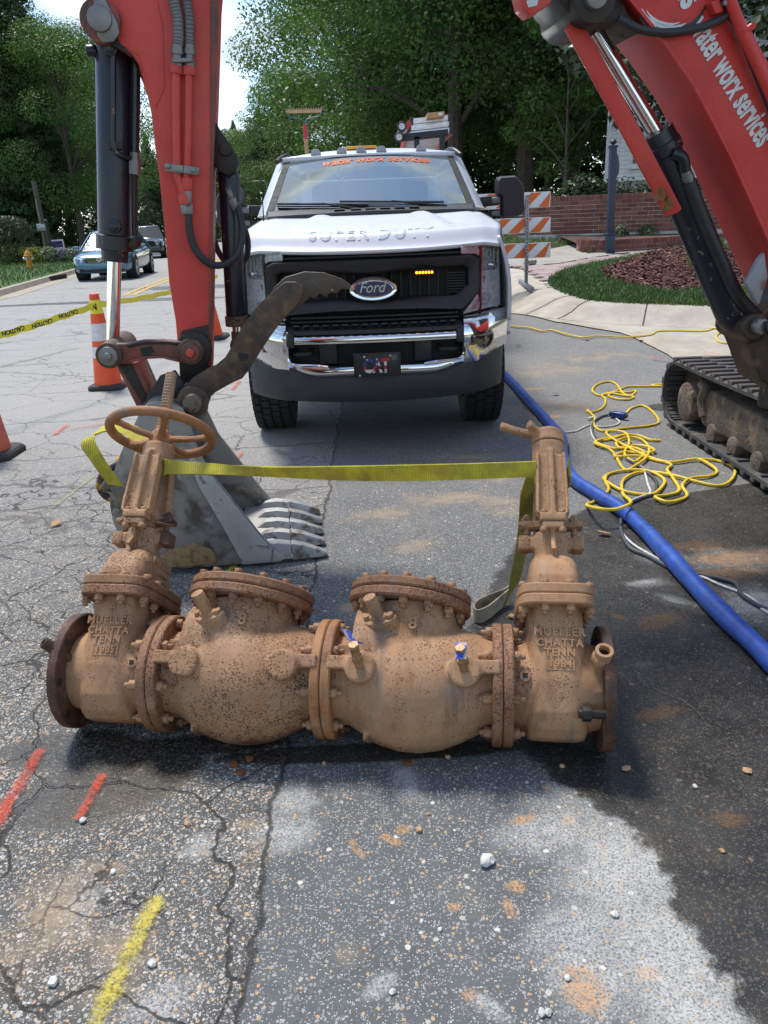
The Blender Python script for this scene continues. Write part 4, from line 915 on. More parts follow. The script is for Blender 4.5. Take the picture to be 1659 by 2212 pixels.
for k, dx in ((.055, .0), (.88, .012)):
    m = MB(); m.cyl(at(k, dx, -.05), at(k, dx, -.088), .026, n=20); m.hexa(at(k, dx, -.088), at(k, dx, -.098), .018); m.make('port_plug', M_CYL, cyl, bevel=.002)
m = MB(); m.cyl(at(.05, -.06, -.02), at(.05, -.098, -.02), .022, n=16); m.make('port', M_CYL, cyl, bevel=.003)
# lines down the stick's side
o_ = -sw-.035
def spiral(name, pts, r, par):
    P = spline([sp(x, y, o_) for x, y in pts], 30); m = MB(); n_ = len(P)
    m.tube(P, r, 10); a = m.make(name, M_SPIRAL, par)
    Lc = sum((q-p).length for p, q in zip(P, P[1:])); turns = int(Lc/.011); pts2 = []
    m = MB()
    for k in range(turns):
        f = k/turns*(n_-2); i = int(f); p = P[i].lerp(P[i+1], f-i); d = (P[i+1]-P[i]).normalized()
        m.lathe([(-.003, r), (0, r+.0038), (.003, r)], p, d, 10, cap=False)
    o = m.make('coil', M_SPIRAL, a); o['kind'] = 'stuff'
spiral('guarded_hose', [(372, -20), (378, 10), (384, 40), (386, 75), (385, 100)], .019, stick)
spiral('guarded_hose', [(399, -20), (405, 10), (409, 40), (410, 75), (410, 98)], .0155, stick)
for x, y0, r_ in ((384, 98, .021), (410, 98, .018)):
    a, b = sp(x, y0, o_), sp(x-1, y0+48, o_); m = MB(); Lf = (b-a).length
    m.lathe([(0, r_), (.012, r_), (.012, r_*1.15), (.03, r_*1.15), (.03, r_*.85), (.045, r_*.85), (.045, r_*1.1), (.07, r_*1.1), (.07, r_*.8), (Lf, r_*.8)], a, b-a, 12); m.make('hose_fitting', M_STEEL, stick)
slab('fitting_plate', [(374, 100), (416, 98), (416, 130), (374, 130)], -sw-.014, .008, M_STEEL, stick, .002); slab('fitting_clamp', [(372, 126), (416, 124), (416, 133), (372, 135)], -sw-.07, .06, M_STEEL, stick, .002)
pl = [[(381, 140), (381, 250), (382, 350), (384, 380), (392, 405), (398, 425)], [(408, 140), (407, 250), (405, 350), (403, 372), (404, 392)]]
for q, r_ in zip(pl, (.0165, .0145)):
    m = MB(); m.tube([sp(x, y, o_) for x, y in q], r_, 12, sub=4); m.make('hydraulic_pipe', M_RED, stick)
for (x0, y0), (x1, y1), mt, r_ in (((381, 141), (381, 160), M_RED, .026), ((408, 143), (408, 163), M_RED, .024), ((397, 420), (400, 442), M_RED, .026), ((404, 384), (405, 412), M_RED, .022), ((400, 442), (403, 463), M_STEEL, .023), ((405, 412), (406, 440), M_STEEL, .018), ((406, 440), (408, 463), M_STEEL, .02)):
    m = MB(); m.hexa(sp(x0, y0, o_), sp(x1, y1, o_), r_); m.make('pipe_nut', mt, stick, bevel=.002)
for q in ([(358, 352), (396, 357), (395, 375), (357, 370)], [(397, 356), (431, 362), (428, 379), (395, 374)]):
    slab('pipe_clamp', q, -sw-.06, .025, M_STEEL, stick, .003)
for q in ((366, 361), (421, 369)): pin('clamp_bolt', q, -sw-.075, -sw-.055, .012, M_STEEL, stick, n=6, ref=-sw)
# thumb cylinder and its hose loop
T0, T1, T2 = sp(494, 372, .02), sp(511, 690, .02), sp(515, 745, .02)
m = MB(); m.cyl(T0, T1, .044, n=28); tcy = m.make('thumb_cylinder', M_CYL, exc, bevel=.004)
m = MB(); m.cyl(sp(510, 682, .02), sp(512, 704, .02), .049, n=28); m.make('gland', layered('rusty_gland', (.16, .09, .05), [((.06, .035, .025), 30, .5, .65, .9)], .7, .2), tcy, bevel=.003)
m = MB(); m.cyl(T1, T2, .022, n=20); m.make('cylinder_rod', M_CHROME, tcy)
m = MB(); m.cyl(sp(513, 716, .02), T2, .028, n=20); m.cyl(T2+EN*-.03, T2+EN*.03, .036, n=20); m.make('rod_eye', M_MUD, tcy, bevel=.003)
m = MB(); m.cyl(sp(492, 345, .02), T0, .036, n=20); m.make('head_eye', M_GRIME, tcy, bevel=.003)
m = MB(); m.tube([sp(x, y, o) for x, y, o in ((407, 463, o_), (410, 500, o_), (418, 530, o_), (436, 557, o_), (462, 573, -.13), (492, 568, -.11), (515, 545, -.1), (523, 510, -.09), (520, 470, -.07), (508, 440, -.05))], .0145, 10, sub=6); m.make('hose', M_RUBH, tcy)
m = MB(); m.tube([sp(x, y, o) for x, y, o in ((455, 480, .12), (470, 540, .13), (500, 575, .13), (530, 560, .1), (535, 520, .08), (522, 480, .05))], .0135, 8, sub=6); m.make('hose', M_RUBH, tcy)
m = MB(); m.tube([sp(492, 408, -.045), sp(495, 415, -.07), sp(500, 428, -.065), sp(508, 440, -.05)], .012, 10, sub=3); m.make('elbow', M_STEEL, tcy)
m = MB(); m.hexa(sp(500, 428, -.062), sp(510, 452, -.05), .019); m.make('hose_fitting', M_STEEL, tcy, bevel=.002)
# rocker link pair and bucket links
def arc(cx, cy, r, a0, a1, n=10): return [(cx+r*math.cos(R(a0+(a1-a0)*i/n)), cy+r*math.sin(R(a0+(a1-a0)*i/n))) for i in range(n+1)]
rk = arc(238, 766, 25, 60, 290, 14)+[(270, 742), (310, 735), (350, 734), (385, 737)]+arc(413, 758, 25, 235, 470, 14)+[(390, 783), (350, 774), (310, 776), (275, 787)]
lk = slab('rocker_link', rk, -.165, .045, M_REDW, exc, .010, seg=3); slab('rocker_link', rk, .12, .045, M_GRIME, exc, .008)
slab('raised_rim', [(272, 745), (310, 738), (350, 737), (384, 740), (383, 746), (350, 743), (310, 744), (276, 752)], -.178, .016, M_GRIME, lk, .003)
slab('raised_rim', [(276, 779), (310, 770), (350, 768), (386, 776), (386, 783), (350, 774), (310, 776), (276, 786)], -.178, .016, M_REDW, lk, .003)
slab('bare_patch', [(302, 752), (326, 748), (334, 758), (322, 772), (306, 768)], -.1665, .004, M_GRIME, lk, 0)
for c, mt in (((238, 766), M_GRIME), ((413, 758), M_REDW)):
    pin('boss', c, -.20, .2, .052, M_MUD, lk, ref=-.165); pin('washer', c, -.215, -.198, .038, M_STEEL if c[0] < 300 else M_REDW, lk, ref=-.165); pin('pin_bolt', c, -.232, -.21, .018, M_STEEL if c[0] < 300 else M_RED, lk, n=6, ref=-.165)
pin('grease_ring', (418, 757), -.155, -.125, .075, M_GRIME, lk, ref=-.165)
bl = [(250, 790), (296, 782), (322, 840), (345, 885), (330, 905), (312, 902), (300, 890)]
b_ = slab('bucket_link', bl, -.115, .23, M_REDW, exc, .010); slab('link_face', [(258, 792), (284, 786), (326, 876), (318, 892)], -.122, .012, M_GRIME, b_, .003)
# bucket
nearp, farp = -.325, .325
back = [(395, 884), (350, 868), (312, 878), (286, 925), (262, 975), (243, 1030), (237, 1080), (247, 1135), (275, 1182), (312, 1211), (370, 1227), (450, 1224), (520, 1218), (590, 1212)]
front = [(592, 1186), (560, 1152), (525, 1108), (488, 1062), (452, 1018), (424, 962), (408, 910)]
S2 = lambda x, y: ((lambda P: ((P-EB).dot(EE), P.z))(sp(x, y, nearp)))
backT = [S2(*p) for p in back]; frontT = [S2(*p) for p in front]
backS = [(p.x, p.y) for p in spline([Vector((*p, 0)) for p in backT], 4)]
backS = [(t_, max(z, .012)) for t_, z in backS]; frontT = [(t_, max(z, .012)) for t_, z in frontT]
bk = thing  # (the bucket is a part of the excavator)
m = MB(); n_ = len(backS); inner = []
for i, (t_, z) in enumerate(backS):
    a = Vector(backS[max(0, i-1)]+(0,)); b = Vector(backS[min(n_-1, i+1)]+(0,)); d = (b-a).normalized(); inner.append((t_-d.y*-.018*-1, z+d.x*.018))
inner = [(t_+.0, z) for t_, z in inner]
rings = []
for (t_, z), (ti, zi) in zip(backS, inner): rings.append([st(t_, z, nearp+.01), st(t_, z, farp-.01), st(ti, zi, farp-.01), st(ti, zi, nearp+.01)])
m.rings(rings); bucket = m.make('bucket', M_BUCK, exc)
for off in (nearp, farp-.022):
    m = MB(); m.prism([st(t_, z, off) for t_, z in backS+frontT], EN*.022); m.make('side_plate', M_BUCK, bucket, bevel=.003)
wp = [S2(*p) for p in ((400, 968), (452, 1022), (488, 1066), (525, 1112), (560, 1156), (588, 1186), (586, 1209), (556, 1214), (520, 1206), (478, 1130), (430, 1050))]
for off in (nearp-.012, ):
    m = MB(); m.prism([st(t_, max(z, .02), off) for t_, z in wp], EN*.014); m.make('wear_plate', M_BUCKL, bucket, bevel=.003)
m = MB(); m.prism([st(t_, max(z, .016), nearp-.010) for t_, z in [S2(*p) for p in ((330, 1212), (360, 1190), (420, 1170), (460, 1188), (470, 1216), (372, 1225))]], EN*.012); m.make('clay_cake', layered('caked_clay', (.30, .20, .09), [((.20, .11, .05), 30, .5, .7, .95)], .95, 0, .9, 60, .01), bucket, bevel=.006)
# lip and five teeth
tip = S2(672, 1208); l0 = S2(520, 1205); l1 = S2(604, 1206)
m = MB(); m.prism([st(l0[0], .016, nearp), st(l1[0], .014, nearp), st(l1[0]+.03, .03, nearp), st(l1[0]-.02, .07, nearp), st(l0[0], .06, nearp)], EN*(farp-nearp)); m.make('cutting_edge', M_BUCKL, bucket, bevel=.006)
for i in range(5):
    o = nearp+.045+(farp-nearp-.09)*i/4; b0 = l1[0]
    m = MB(); m.rings([[st(b0+t_, z0, o-w), st(b0+t_, z0, o+w), st(b0+t_, z1, o+w*.8), st(b0+t_, z1, o-w*.8)] for t_, z0, z1, w in ((-.12, .03, .05, .014), (-.06, .02, .095, .028), (.0, .018, .098, .033), (.055, .018, .086, .032))]); ad = m.make('tooth_adapter', M_BUCKL, bucket, bevel=.004)
    m = MB(); m.rings([[st(b0+t_, z0, o-w), st(b0+t_, z0, o+w), st(b0+t_, z1, o+w*.72), st(b0+t_, z1, o-w*.72)] for t_, z0, z1, w in ((.058, .014, .090, .036), (.12, .014, .072, .031), (.205, .012, .034, .024), (.215, .013, .026, .022))]); m.make('tooth', layered('bright_tooth_steel', (.42, .42, .41), [((.20, .17, .13), 20, .45, .65, .8)], .45, .5, .3), ad, bevel=.003)
# ears, pin and ribs
for o in (-.15, .13): slab('bucket_ear', [(300, 905), (318, 872), (372, 848), (400, 832), (440, 845), (450, 880), (440, 915), (398, 930)], o, .022, M_BUCK, bucket, .004)
pin('link_pin', (322, 884), -.17, .17, .038, M_GRIME, bucket, ref=-.15)
slab('ear_gusset', [(300, 890), (345, 812), (378, 800), (398, 830), (392, 884), (352, 960), (300, 950)], -.20, .02, layered('black_scuffed', (.018, .016, .017), [((.10, .075, .055), 20, .58, .66, .8)], .5, .1, .3), bucket, .004)
# thumb
up = [(397, 843), (415, 818), (451, 796), (479, 785), (493, 762), (506, 740), (518, 715), (534, 690), (554, 665), (573, 646), (595, 626), (616, 609), (641, 609), (655, 622), (654, 641), (640, 660)]
lo = [(615, 687), (593, 715), (568, 751), (551, 779), (537, 801), (523, 818), (498, 829), (465, 848), (445, 868), (434, 886), (412, 890), (396, 874)]
th = slab('thumb', up+lo, -.235, .032, M_MUD, exc, .006); slab('thumb_plate', [(x+0, y) for x, y in up+lo], .02, .03, M_MUD, th, .005)
claw = [(560, 690), (575, 655), (592, 622), (616, 599), (658, 587), (700, 589), (741, 603), (760, 617), (752, 626), (738, 623), (728, 634), (714, 632), (704, 642), (690, 634), (680, 646), (670, 641), (660, 651), (640, 668), (600, 700)]
slab('claw', claw, -.19, .028, layered('scraped_claw', (.08, .06, .045), [((.40, .38, .34), 20, .60, .66, .5), ((.16, .09, .05), 9, .5, .7, .8)], .55, .3, .4), th, .004); slab('claw', claw, -.05, .028, M_MUD, th, .004)
m = MB(); m.cyl(sp(526, 768, -.2352), sp(526, 768, -.2365), .022, n=20); m.make('hole', M_BORE, th)
slab('spacer', [(590, 640), (640, 640), (620, 668), (580, 690)], -.19, .2, M_MUD, th, .004)
pin('boss', (418, 864), -.275, .16, .064, M_MUD, th, ref=-.235); pin('thumb_pin', (419, 864), -.315, .2, .038, layered('worn_pin', (.17, .14, .11), [((.08, .05, .035), 25, .5, .6, .8)], .55, .4), th, ref=-.235, bevel=.005)
slab('thumb_arm', [(455, 800), (490, 770), (528, 728), (530, 745), (505, 790), (470, 830)], -.04, .03, M_MUD, th, .004)
# lifting hook welded behind the bucket
hk = [sp(x, y, -.30) for x, y in ((262, 1000), (240, 1012), (221, 1030), (219, 1052), (230, 1070), (250, 1078), (268, 1068), (274, 1052))]
hm = layered('orange_black_hook', (.035, .03, .03), [((.50, .26, .03), 18, .55, .60, .5)], .5, .3, .2)
m = MB(); m.tube(hk, lambda t_: .021-.012*abs(t_-.45)*1.4, 12, sub=5); hook = m.make('hook', hm, bucket)
m = MB(); m.cyl(sp(256, 990, -.30), sp(275, 1003, -.27), .018, n=14); m.make('hook_lug', simple('hook_orange', (.50, .24, .03), .55, scale=20, var=.3), hook, bevel=.004)
# undercarriage: rubber track at the right edge, frame, rollers, motor; the second track beyond
def track(xo, sgn, name):
    """xo: outer face; sgn: towards the machine's middle"""
    fy, fz, fr, by, bz, br = 5.155, .215, .205, 3.02, .245, .225; W_ = .40
    path = []
    for i in range(13): a = R(-90+180*i/12); path.append((fy+fr*math.cos(a), fz+fr*math.sin(a)+.035))
    for k in (.2, .4, .6, .8): path.append((fy+(by-fy)*k, fz+fr+.035+(bz+br-fz-fr)*k-.012*math.sin(math.pi*k)))
    for i in range(13): a = R(90+180*i/12); path.append((by+br*math.cos(a), bz+br*math.sin(a)+.035))
    for k in (.2, .4, .6, .8): path.append((by+(fy-by)*k, bz-br+.035+(fz-fr-bz+br)*k))
    path = [(y, max(z, .035)) for y, z in path]
    P = spline([Vector((0, y, z)) for y, z in path], 3, True); n_ = len(P); N = []
    for i in range(n_):
        d = (P[(i+1) % n_]-P[i-1]).normalized(); N.append(Vector((0, d.z, -d.y)))
    x0, x1 = xo, xo+sgn*W_; m = MB(); th_ = .014
    m.rings([[Vector((x0, 0, 0))+p-q*th_, Vector((x1, 0, 0))+p-q*th_, Vector((x1, 0, 0))+p+q*th_*.4, Vector((x0+sgn*.02, 0, 0))+p+q*th_, Vector((x0, 0, 0))+p+q*th_*.4] for p, q in zip(P, N)], loop=True)
    rub = layered('track_rubber', (.055, .055, .056), [((.13, .11, .085), 9, .48, .68, .95), ((.025, .025, .026), 30, .55, .7, .8)], .75, 0, .5, 70, .004)
    tr = m.make(name, rub, exc)
    lens = [0]
    for i in range(n_): lens.append(lens[-1]+(P[(i+1) % n_]-P[i]).length)
    tot = lens[-1]; nl = 46; j = 0; lug = None
    for k in range(nl):
        s = tot*k/nl
        while lens[j+1] < s: j += 1
        f = (s-lens[j])/max(1e-6, lens[j+1]-lens[j]); p = P[j].lerp(P[(j+1) % n_], f); d = (P[(j+1) % n_]-P[j]).normalized(); q = Vector((0, d.z, -d.y))
        for half in (0, 1):
            c = Vector((xo+sgn*(.115 if half == 0 else .29), 0, 0))+p+d*(.03 if half else 0)+q*.024
            Mx = Matrix((Vector((sgn, 0, 0)), d*(1), q)).transposed().to_4x4(); Mx.translation = c
            if lug is None:
                mm = MB(); mm.rings([[Vector((-.115, -.024*k_, z)), Vector((.03, -.026*k_, z)), Vector((.10, -.012*k_+.012, z)), Vector((.10, .022*k_+.012, z)), Vector((.02, .024*k_, z)), Vector((-.115, .024*k_, z))] for z, k_ in ((-.02, 1.2), (.008, .9))]); lug = mm.make("tread_lug", rub, tr, local=True, bevel=.004, seg=1); lug.matrix_basis = wmat(tr).inverted() @ Mx
            else:
                o = lug.copy(); COL.objects.link(o); o.parent = tr; o.matrix_basis = wmat(tr).inverted() @ Mx
    # inner drive lugs (joined: too small to pick apart)
    m = MB()
    for k in range(60):
        i = int(k*n_/60); m.box(Vector((xo+sgn*.07, 0, 0))+P[i]-N[i]*.018, (.10, .018, .018), Matrix((Vector((1, 0, 0)), (P[(i+1) % n_]-P[i-1]).normalized(), N[i])).transposed())
    o = m.make('drive_lugs', rub, tr); o['kind'] = 'stuff'
    mud = layered('clay_caked_frame', (.13, .105, .08), [((.25, .18, .11), 9, .48, .62, .95), ((.06, .05, .045), 22, .55, .7, .8)], .9, 0, .9, 28, .02)
    m = MB(); m.rings([[Vector((xo+sgn*a, fy-.30, .20)), Vector((xo+sgn*a, fy-.36, .12)), Vector((xo+sgn*a, fy-.55, .10)), Vector((xo+sgn*a, fy-.70, .13)), Vector((xo+sgn*a, fy-.9, .12)), Vector((xo+sgn*a, by+.2, .13)), Vector((xo+sgn*a, by+.2, .34)), Vector((xo+sgn*a, fy-.45, .36)), Vector((xo+sgn*a, fy-.33, .32))] for a in (.06, .34)]); fr_ = m.make('track_frame', mud, exc, bevel=.02)
    m = MB(); m.cyl((xo+sgn*.015, fy-.17, .225), (xo+sgn*.30, fy-.17, .225), .128, n=40); m.make('travel_motor', mud, fr_, bevel=.012)
    m = MB(); m.tube([(xo+sgn*.05, fy-.34, .38), (xo+sgn*.05, fy-.39, .345), (xo+sgn*.055, fy-.355, .27), (xo+sgn*.06, fy-.40, .18)], .032, 10, sub=4); m.make('frame_horn', mud, fr_)
    for y in (fy-.55, fy-.85, fy-1.15, fy-1.45, fy-1.75): 
        m = MB(); m.cyl((xo+sgn*.04, y, .105), (xo+sgn*.36, y, .105), .062, n=24); m.make('roller', mud, fr_, bevel=.008)
    for y, z, r_ in ((fy, fz+.03, fr-.03), (by, bz+.03, br-.03)):
        m = MB(); m.cyl((xo+sgn*.13, y, z), (xo+sgn*.27, y, z), r_, n=36); m.make('sprocket', M_MUD, fr_, bevel=.01)
    return tr
tr1 = track(2.0, 1, 'rubber_track'); tr2 = track(4.0, -1, 'rubber_track')
m = MB(); m.box((3.0, 4.05, .32), (1.25, 1.1, .22)); m.cyl((3.0, 4.05, .42), (3.0, 4.05, .6), .42, n=40); m.make('carbody', M_MUD, exc, bevel=.02)
# swing post with its castings at the boom's foot
F0 = sp(1700, 690, 0); Q = sp(1600, 700, 0)
m = MB(); m.cyl(Q-EN*.12, Q+EN*.12, .065, n=28); m.cyl(Q+EE*.17-EN*.14-Vector((0, 0, .02)), Q+EE*.17+EN*.14-Vector((0, 0, .02)), .08, n=28)
m.prism([Q+EE*a-EN*.10+Vector((0, 0, b)) for a, b in ((-.03, -.05), (.10, .14), (.16, .48), (.30, .50), (.42, .1), (.42, -.3), (.22, -.34), (.08, -.26))], EN*.2); m.cyl(Q+EE*.25-Vector((0, 0, .42)), Q+EE*.25+Vector((0, 0, -.1)), .09, n=28)
sw_ = m.make('swing_post', layered('greasy_casting', (.05, .035, .026), [((.16, .10, .06), 9, .5, .66, .85), ((.25, .26, .28), 6, .66, .72, .5)], .55, .3, .5, 40, .006), exc); cast(sw_, .008, 3)
pin('pin', (1605, 697), -.16, .15, .036, M_STEEL, sw_)
m = MB(); m.tube([Q+EE*.02-EN*.16, Q+EE*.15-EN*.18+Vector((0, 0, .02)), Q+EE*.3-EN*.17-Vector((0, 0, .05))], .03, 10, sub=4); m.make('hose', M_RUBH, sw_)
m = MB(); m.prism([sp(x, y, -.2) for x, y in ((1612, 612), (1640, 560), (1652, 545), (1660, 600), (1640, 660))], EN*.03); m.make('side_lug', layered('grey_worn_lug', (.24, .25, .27), [((.20, .11, .06), 10, .5, .62, .8)], .5, .3), sw_, bevel=.006)
# upper structure (out of frame at the right)
m = MB(); m.box((3.15, 4.0, .98), (1.75, 1.75, .66)); m.make('house', M_BOOM, exc, bevel=.09, seg=4)
m = MB(); m.box((4.05, 4.0, .95), (.5, 1.7, .7)); m.make('counterweight', simple('counterweight_grey', (.08, .08, .085), .5), exc, bevel=.12, seg=4)
m = MB(); m.box((3.05, 4.42, 1.95), (1.2, .85, 1.28)); cab = m.make('cab', simple('cab_black', (.02, .02, .022), .4), exc, bevel=.07, seg=4)
for c, d in (((2.44, 4.42, 2.0), (.02, .68, 1.0)), ((3.05, 3.985, 2.0), (.95, .02, .95)), ((3.05, 4.855, 2.0), (.95, .02, .95))):
    m = MB(); m.box(c, d); m.make('cab_window', simple('cab_glass', (.03, .04, .045), .06), cab, bevel=.008)
m = MB(); m.box((2.42, 3.9, .72), (.3, .5, .25)); m.make('boom_mount', M_GRIME, exc, bevel=.02)
# curved blade in front of the tracks
# ------------------------------------------------------------------ white pickup facing the camera
TX = -.012
trk = thing('pickup_truck', 'white pickup truck facing the camera with an amber strobe lit in its grille', 'pickup truck', (TX, 4.9, 0))
M_PAINT = simple('white_car_paint', (.60, .63, .665), .40, 0, .012, coat=.35); M_BLK = simple('black_plastic', (.018, .018, .019), .5, 0, .2, bump=.15, bscale=400); M_BLKM = simple('matte_black', (.008, .008, .008), .75)
M_CHR = simple('bumper_chrome', (.70, .71, .72), .05, 1., .02); M_VAL = simple('grey_black_valance', (.032, .036, .040), .55, 0, .15, bump=.2, bscale=500); M_TYRE = layered('tyre_rubber', (.016, .016, .016), [((.07, .065, .06), 9, .6, .75, .9)], .8)
def tl(px, py, y): P = at_y(px, py, y); return P.x-TX, P.z
def V(x, y, z): return Vector((x+TX, y, z))
def hood_z(u, v):       # u: -1..1 across, v: 0 front .. 1 at the windscreen
    z = 1.255+.085*smooth(0, .09, v)+.135*v-.012*v*v
    z += .030*(abs(u)**2.2)*(1-v*.4)-.05*max(0, abs(u)-.86)/.14*(.5)
    d = .62-.12*v                                  # power bulge
    z += .024*smooth(.06, .3, v)*(1-smooth(d-.05, d+.05, abs(u)))-.014*smooth(.62, .97, v)*(1-smooth(.34, .40, abs(u)))
    return z
def hood_pt(u, v):
    w = .80+.04*smooth(0, .3, v); y = 4.875+1.34*v+.115*(abs(u)**2.4)*(1-v)+(.10*u*u*v)
    return V(u*w, y, hood_z(u, v))
m = MB(); N_ = 64
m.grid(lambda a, b: hood_pt(a*2-1, b), N_, 120)
hood = m.make('hood', M_PAINT, trk, recalc=False, angle=50)
bake(hood, [('SOLIDIFY', dict(thickness=.02, offset=-1))])
me = text_mesh('SUPER DUTY', 1, Matrix.Identity(4), depth=.01, bold=.012, align='LEFT', space=1.15)
xs = [v.co.x for v in me.vertices]; x0, x1 = min(xs), max(xs)
for v in me.vertices:
    a = (v.co.x-x0)/(x1-x0)*2-1; b = v.co.y
    P = hood_pt(a*.475, .045+.085*(b+.36)/.72); top = v.co.z > 0; v.co = P+Vector((0, -.001, .0042 if top else -.004))
me.transform(wmat(hood).inverted()); me.materials.clear(); me.materials.append(simple('embossed_paint', (.54, .565, .60), .35, 0, .02)); newobj('embossed_lettering', me, hood)
for s in (1, -1):
    m = MB(); m.tube([hood_pt(s, b_/20)+Vector((s*.004, -.002, -.004)) for b_ in range(21)], .006, 6); m.make('panel_gap', M_BLKM, hood)
# fenders, cab and bed sides
for s in (1, -1):
    m = MB()
    def fend(a, b, s=s):
        y = 4.97+1.33*a; k = b
        x = .80+.075*math.sin(min(1, k*1.3)*math.pi/2)-.02*max(0, .25-a)*4*(1); zl = (.42+math.sqrt(max(0, .5**2-(y-5.66)**2)) if abs(y-5.66) < .49 else (.80 if y < 5.4 else .60)); zt_ = 1.30+.16*a; z = zt_+(max(zl, .60)-zt_)*k**1.2
        return V(s*(x-.05*(1-k)*0), y+.05*(1-a)*(k < .2)*0, z)
    m.grid(fend, 16, 12); f = m.make('fender', M_PAINT, trk, angle=60); bake(f, [('SOLIDIFY', dict(thickness=.02, offset=0))])
    m = MB()                                            # wheel arch lip
    m.tube([V(s*.875, 5.66+.50*math.cos(a), .42+.50*math.sin(a)) for a in (R(q) for q in range(28, 153, 8))], .035, 8); m.make('wheel_arch', M_PAINT, trk)
    m = MB(); m.box(V(s*.84, 7.7, .92), (.06, 3.0, .78)); d = m.make('door', M_PAINT, trk, bevel=.02)
    for y in (6.9, 8.3):
        m = MB(); m.box(V(s*.885, y, 1.14), (.02, .18, .03)); m.make('handle', M_BLK, d, bevel=.006)
    m = MB(); m.box(V(s*.84, 10.0, .95), (.07, 2.0, .8)); m.make('bed_side', M_PAINT, trk, bevel=.03)
    # side glass above the doors
    m = MB(); m.prism([V(s*.795, 6.45, 1.34), V(s*.795, 8.9, 1.34), V(s*.70, 8.7, 1.86), V(s*.70, 7.05, 1.86)], (s*-.01, 0, 0)); m.make('side_window', simple('side_glass', (.02, .025, .025), .05), trk)
m = MB(); m.box(V(0, 8.1, .75), (1.5, 5.4, .5)); m.make('chassis', M_BLKM, trk, bevel=.02)
m = MB(); m.box(V(0, 10.95, .95), (1.62, .06, .8)); m.make('tailgate', M_PAINT, trk, bevel=.02); m = MB(); m.box(V(0, 9.05, 1.2), (1.6, .06, 1.3)); m.make('cab_back', M_PAINT, trk, bevel=.02)
# windscreen
bL, bRr = tl(577, 463, 6.27), tl(1016, 442, 6.27); tL, tR = tl(608, 349, 7.0), tl(960, 327, 7.0)
wb, wt, zb, zt = (bRr[0]-bL[0])/2, (tR[0]-tL[0])/2, (bL[1]+bRr[1])/2, (tL[1]+tR[1])/2
def ws(u, v): return V(u*(wb+(wt-wb)*v), 6.20+.07*u*u+(.76+.02*u*u)*v-.05*v*(1-v), zb+(zt-zb)*v+.012*(1-u*u)*v)
t = NT('windscreen_glass'); t.n.remove(t.b); gl_ = t.new('BsdfGlossy'); gl_.inputs['Roughness'].default_value = .03; gl_.inputs['Color'].default_value = (.80, .88, .86, 1)
tr_ = t.new('BsdfTransparent'); tr_.inputs['Color'].default_value = (.42, .50, .47, 1); ms = t.new('MixShader'); fr = t.new('Fresnel'); fr.inputs[0].default_value = 1.45
t.put(ms.inputs[0], t.math('ADD', t.math('MULTIPLY', fr.outputs[0], 1.0), .36, clamp=True)); t.t.links.new(tr_.outputs[0], ms.inputs[1]); t.t.links.new(gl_.outputs[0], ms.inputs[2]); t.t.links.new(ms.outputs[0], t.n['Material Output'].inputs[0]); M_WS = t.m
m = MB(); m.grid(lambda a, b: ws(a*2-1, b), 24, 12); wsg = m.make('windshield', M_WS, trk, recalc=False)
def wnorm(u, v):
    e = .01; return (ws(u+e, v)-ws(u-e, v)).cross(ws(u, v+e)-ws(u, v-e)).normalized()
m = MB()
for (a, b) in (((-1, 0), (-1, 1)), ((-1, 1), (1, 1)), ((1, 1), (1, 0)), ((1, 0), (-1, 0))):
    pts = [Vector(a+(0,)).lerp(Vector(b+(0,)), i/20) for i in range(21)]
    inn = lambda p: Vector((p.x*.955, .5+(p.y-.5)*.93, 0))
    m.rings([[ws(p.x*1.03, .5+(p.y-.5)*1.03)+wnorm(p.x, p.y)*.003, ws(inn(p).x, inn(p).y)+wnorm(p.x, p.y)*.003] for p in pts], closed=False, cap=False)
m.make('windshield_seal', M_BLKM, trk, recalc=False)
# pillars and roof
for s in (1, -1):
    m = MB(); rr = []
    for k in range(13):
        v = k/12*1.06-.02; a = ws(s*1.02, v); b = a+Vector((s*.085, .10, -.015)); c = a+Vector((s*.07, .22, -.02)); d = a+Vector((-s*.01, .08, -.04)); rr.append([a, b, c, d])
    m.rings(rr); m.make('pillar', M_PAINT, trk, angle=70)
    m = MB(); m.tube([ws(s*1.03, .88)+Vector((s*.05, .0, .03)), ws(s*.97, 1.03)+Vector((s*.05, .05, .022)), V(s*(wt+.0), 7.6, zt+.045), V(s*(wt), 8.9, zt+.04)], .02, 8, sub=4); m.make('drip_rail', M_BLK, trk)
def roof(a, b):
    u = a*2-1; y = 6.94+.06*u*u+2.05*b; return V(u*(wt+.065), y, zt+.012+.075*math.sin(min(1, b*4)*math.pi/2)*(1-.75*abs(u)**3)-.0*b)
m = MB(); m.grid(roof, 24, 16); ro = m.make('roof', M_PAINT, trk, recalc=False, angle=60); bake(ro, [('SOLIDIFY', dict(thickness=.04, offset=-1))])
for px, py in ((683, 327), (738, 318), (780, 315), (823, 313), (908, 312)):
    x = tl(px, py, 7.1)[0]; z = roof((x/(wt+.065)+1)/2, .06).z; m = MB(); m.rings([[V(x+a*w, 7.06+b*.05, z+h) for a, b in ((-1, -1), (1, -1), (1, 1), (-1, 1))] for h, w in ((-.01, .045), (.028, .032), (.036, .022))]); cl = m.make('clearance_light', simple('smoked_lens', (.35, .36, .37), .15), ro, bevel=.006)
m = MB(); m.box(V(-.06, 7.25, zt+.085), (.27, .12, .025)); m.make('amber_light_bar', simple('amber_lens', (.75, .35, .04), .25), ro, bevel=.012)
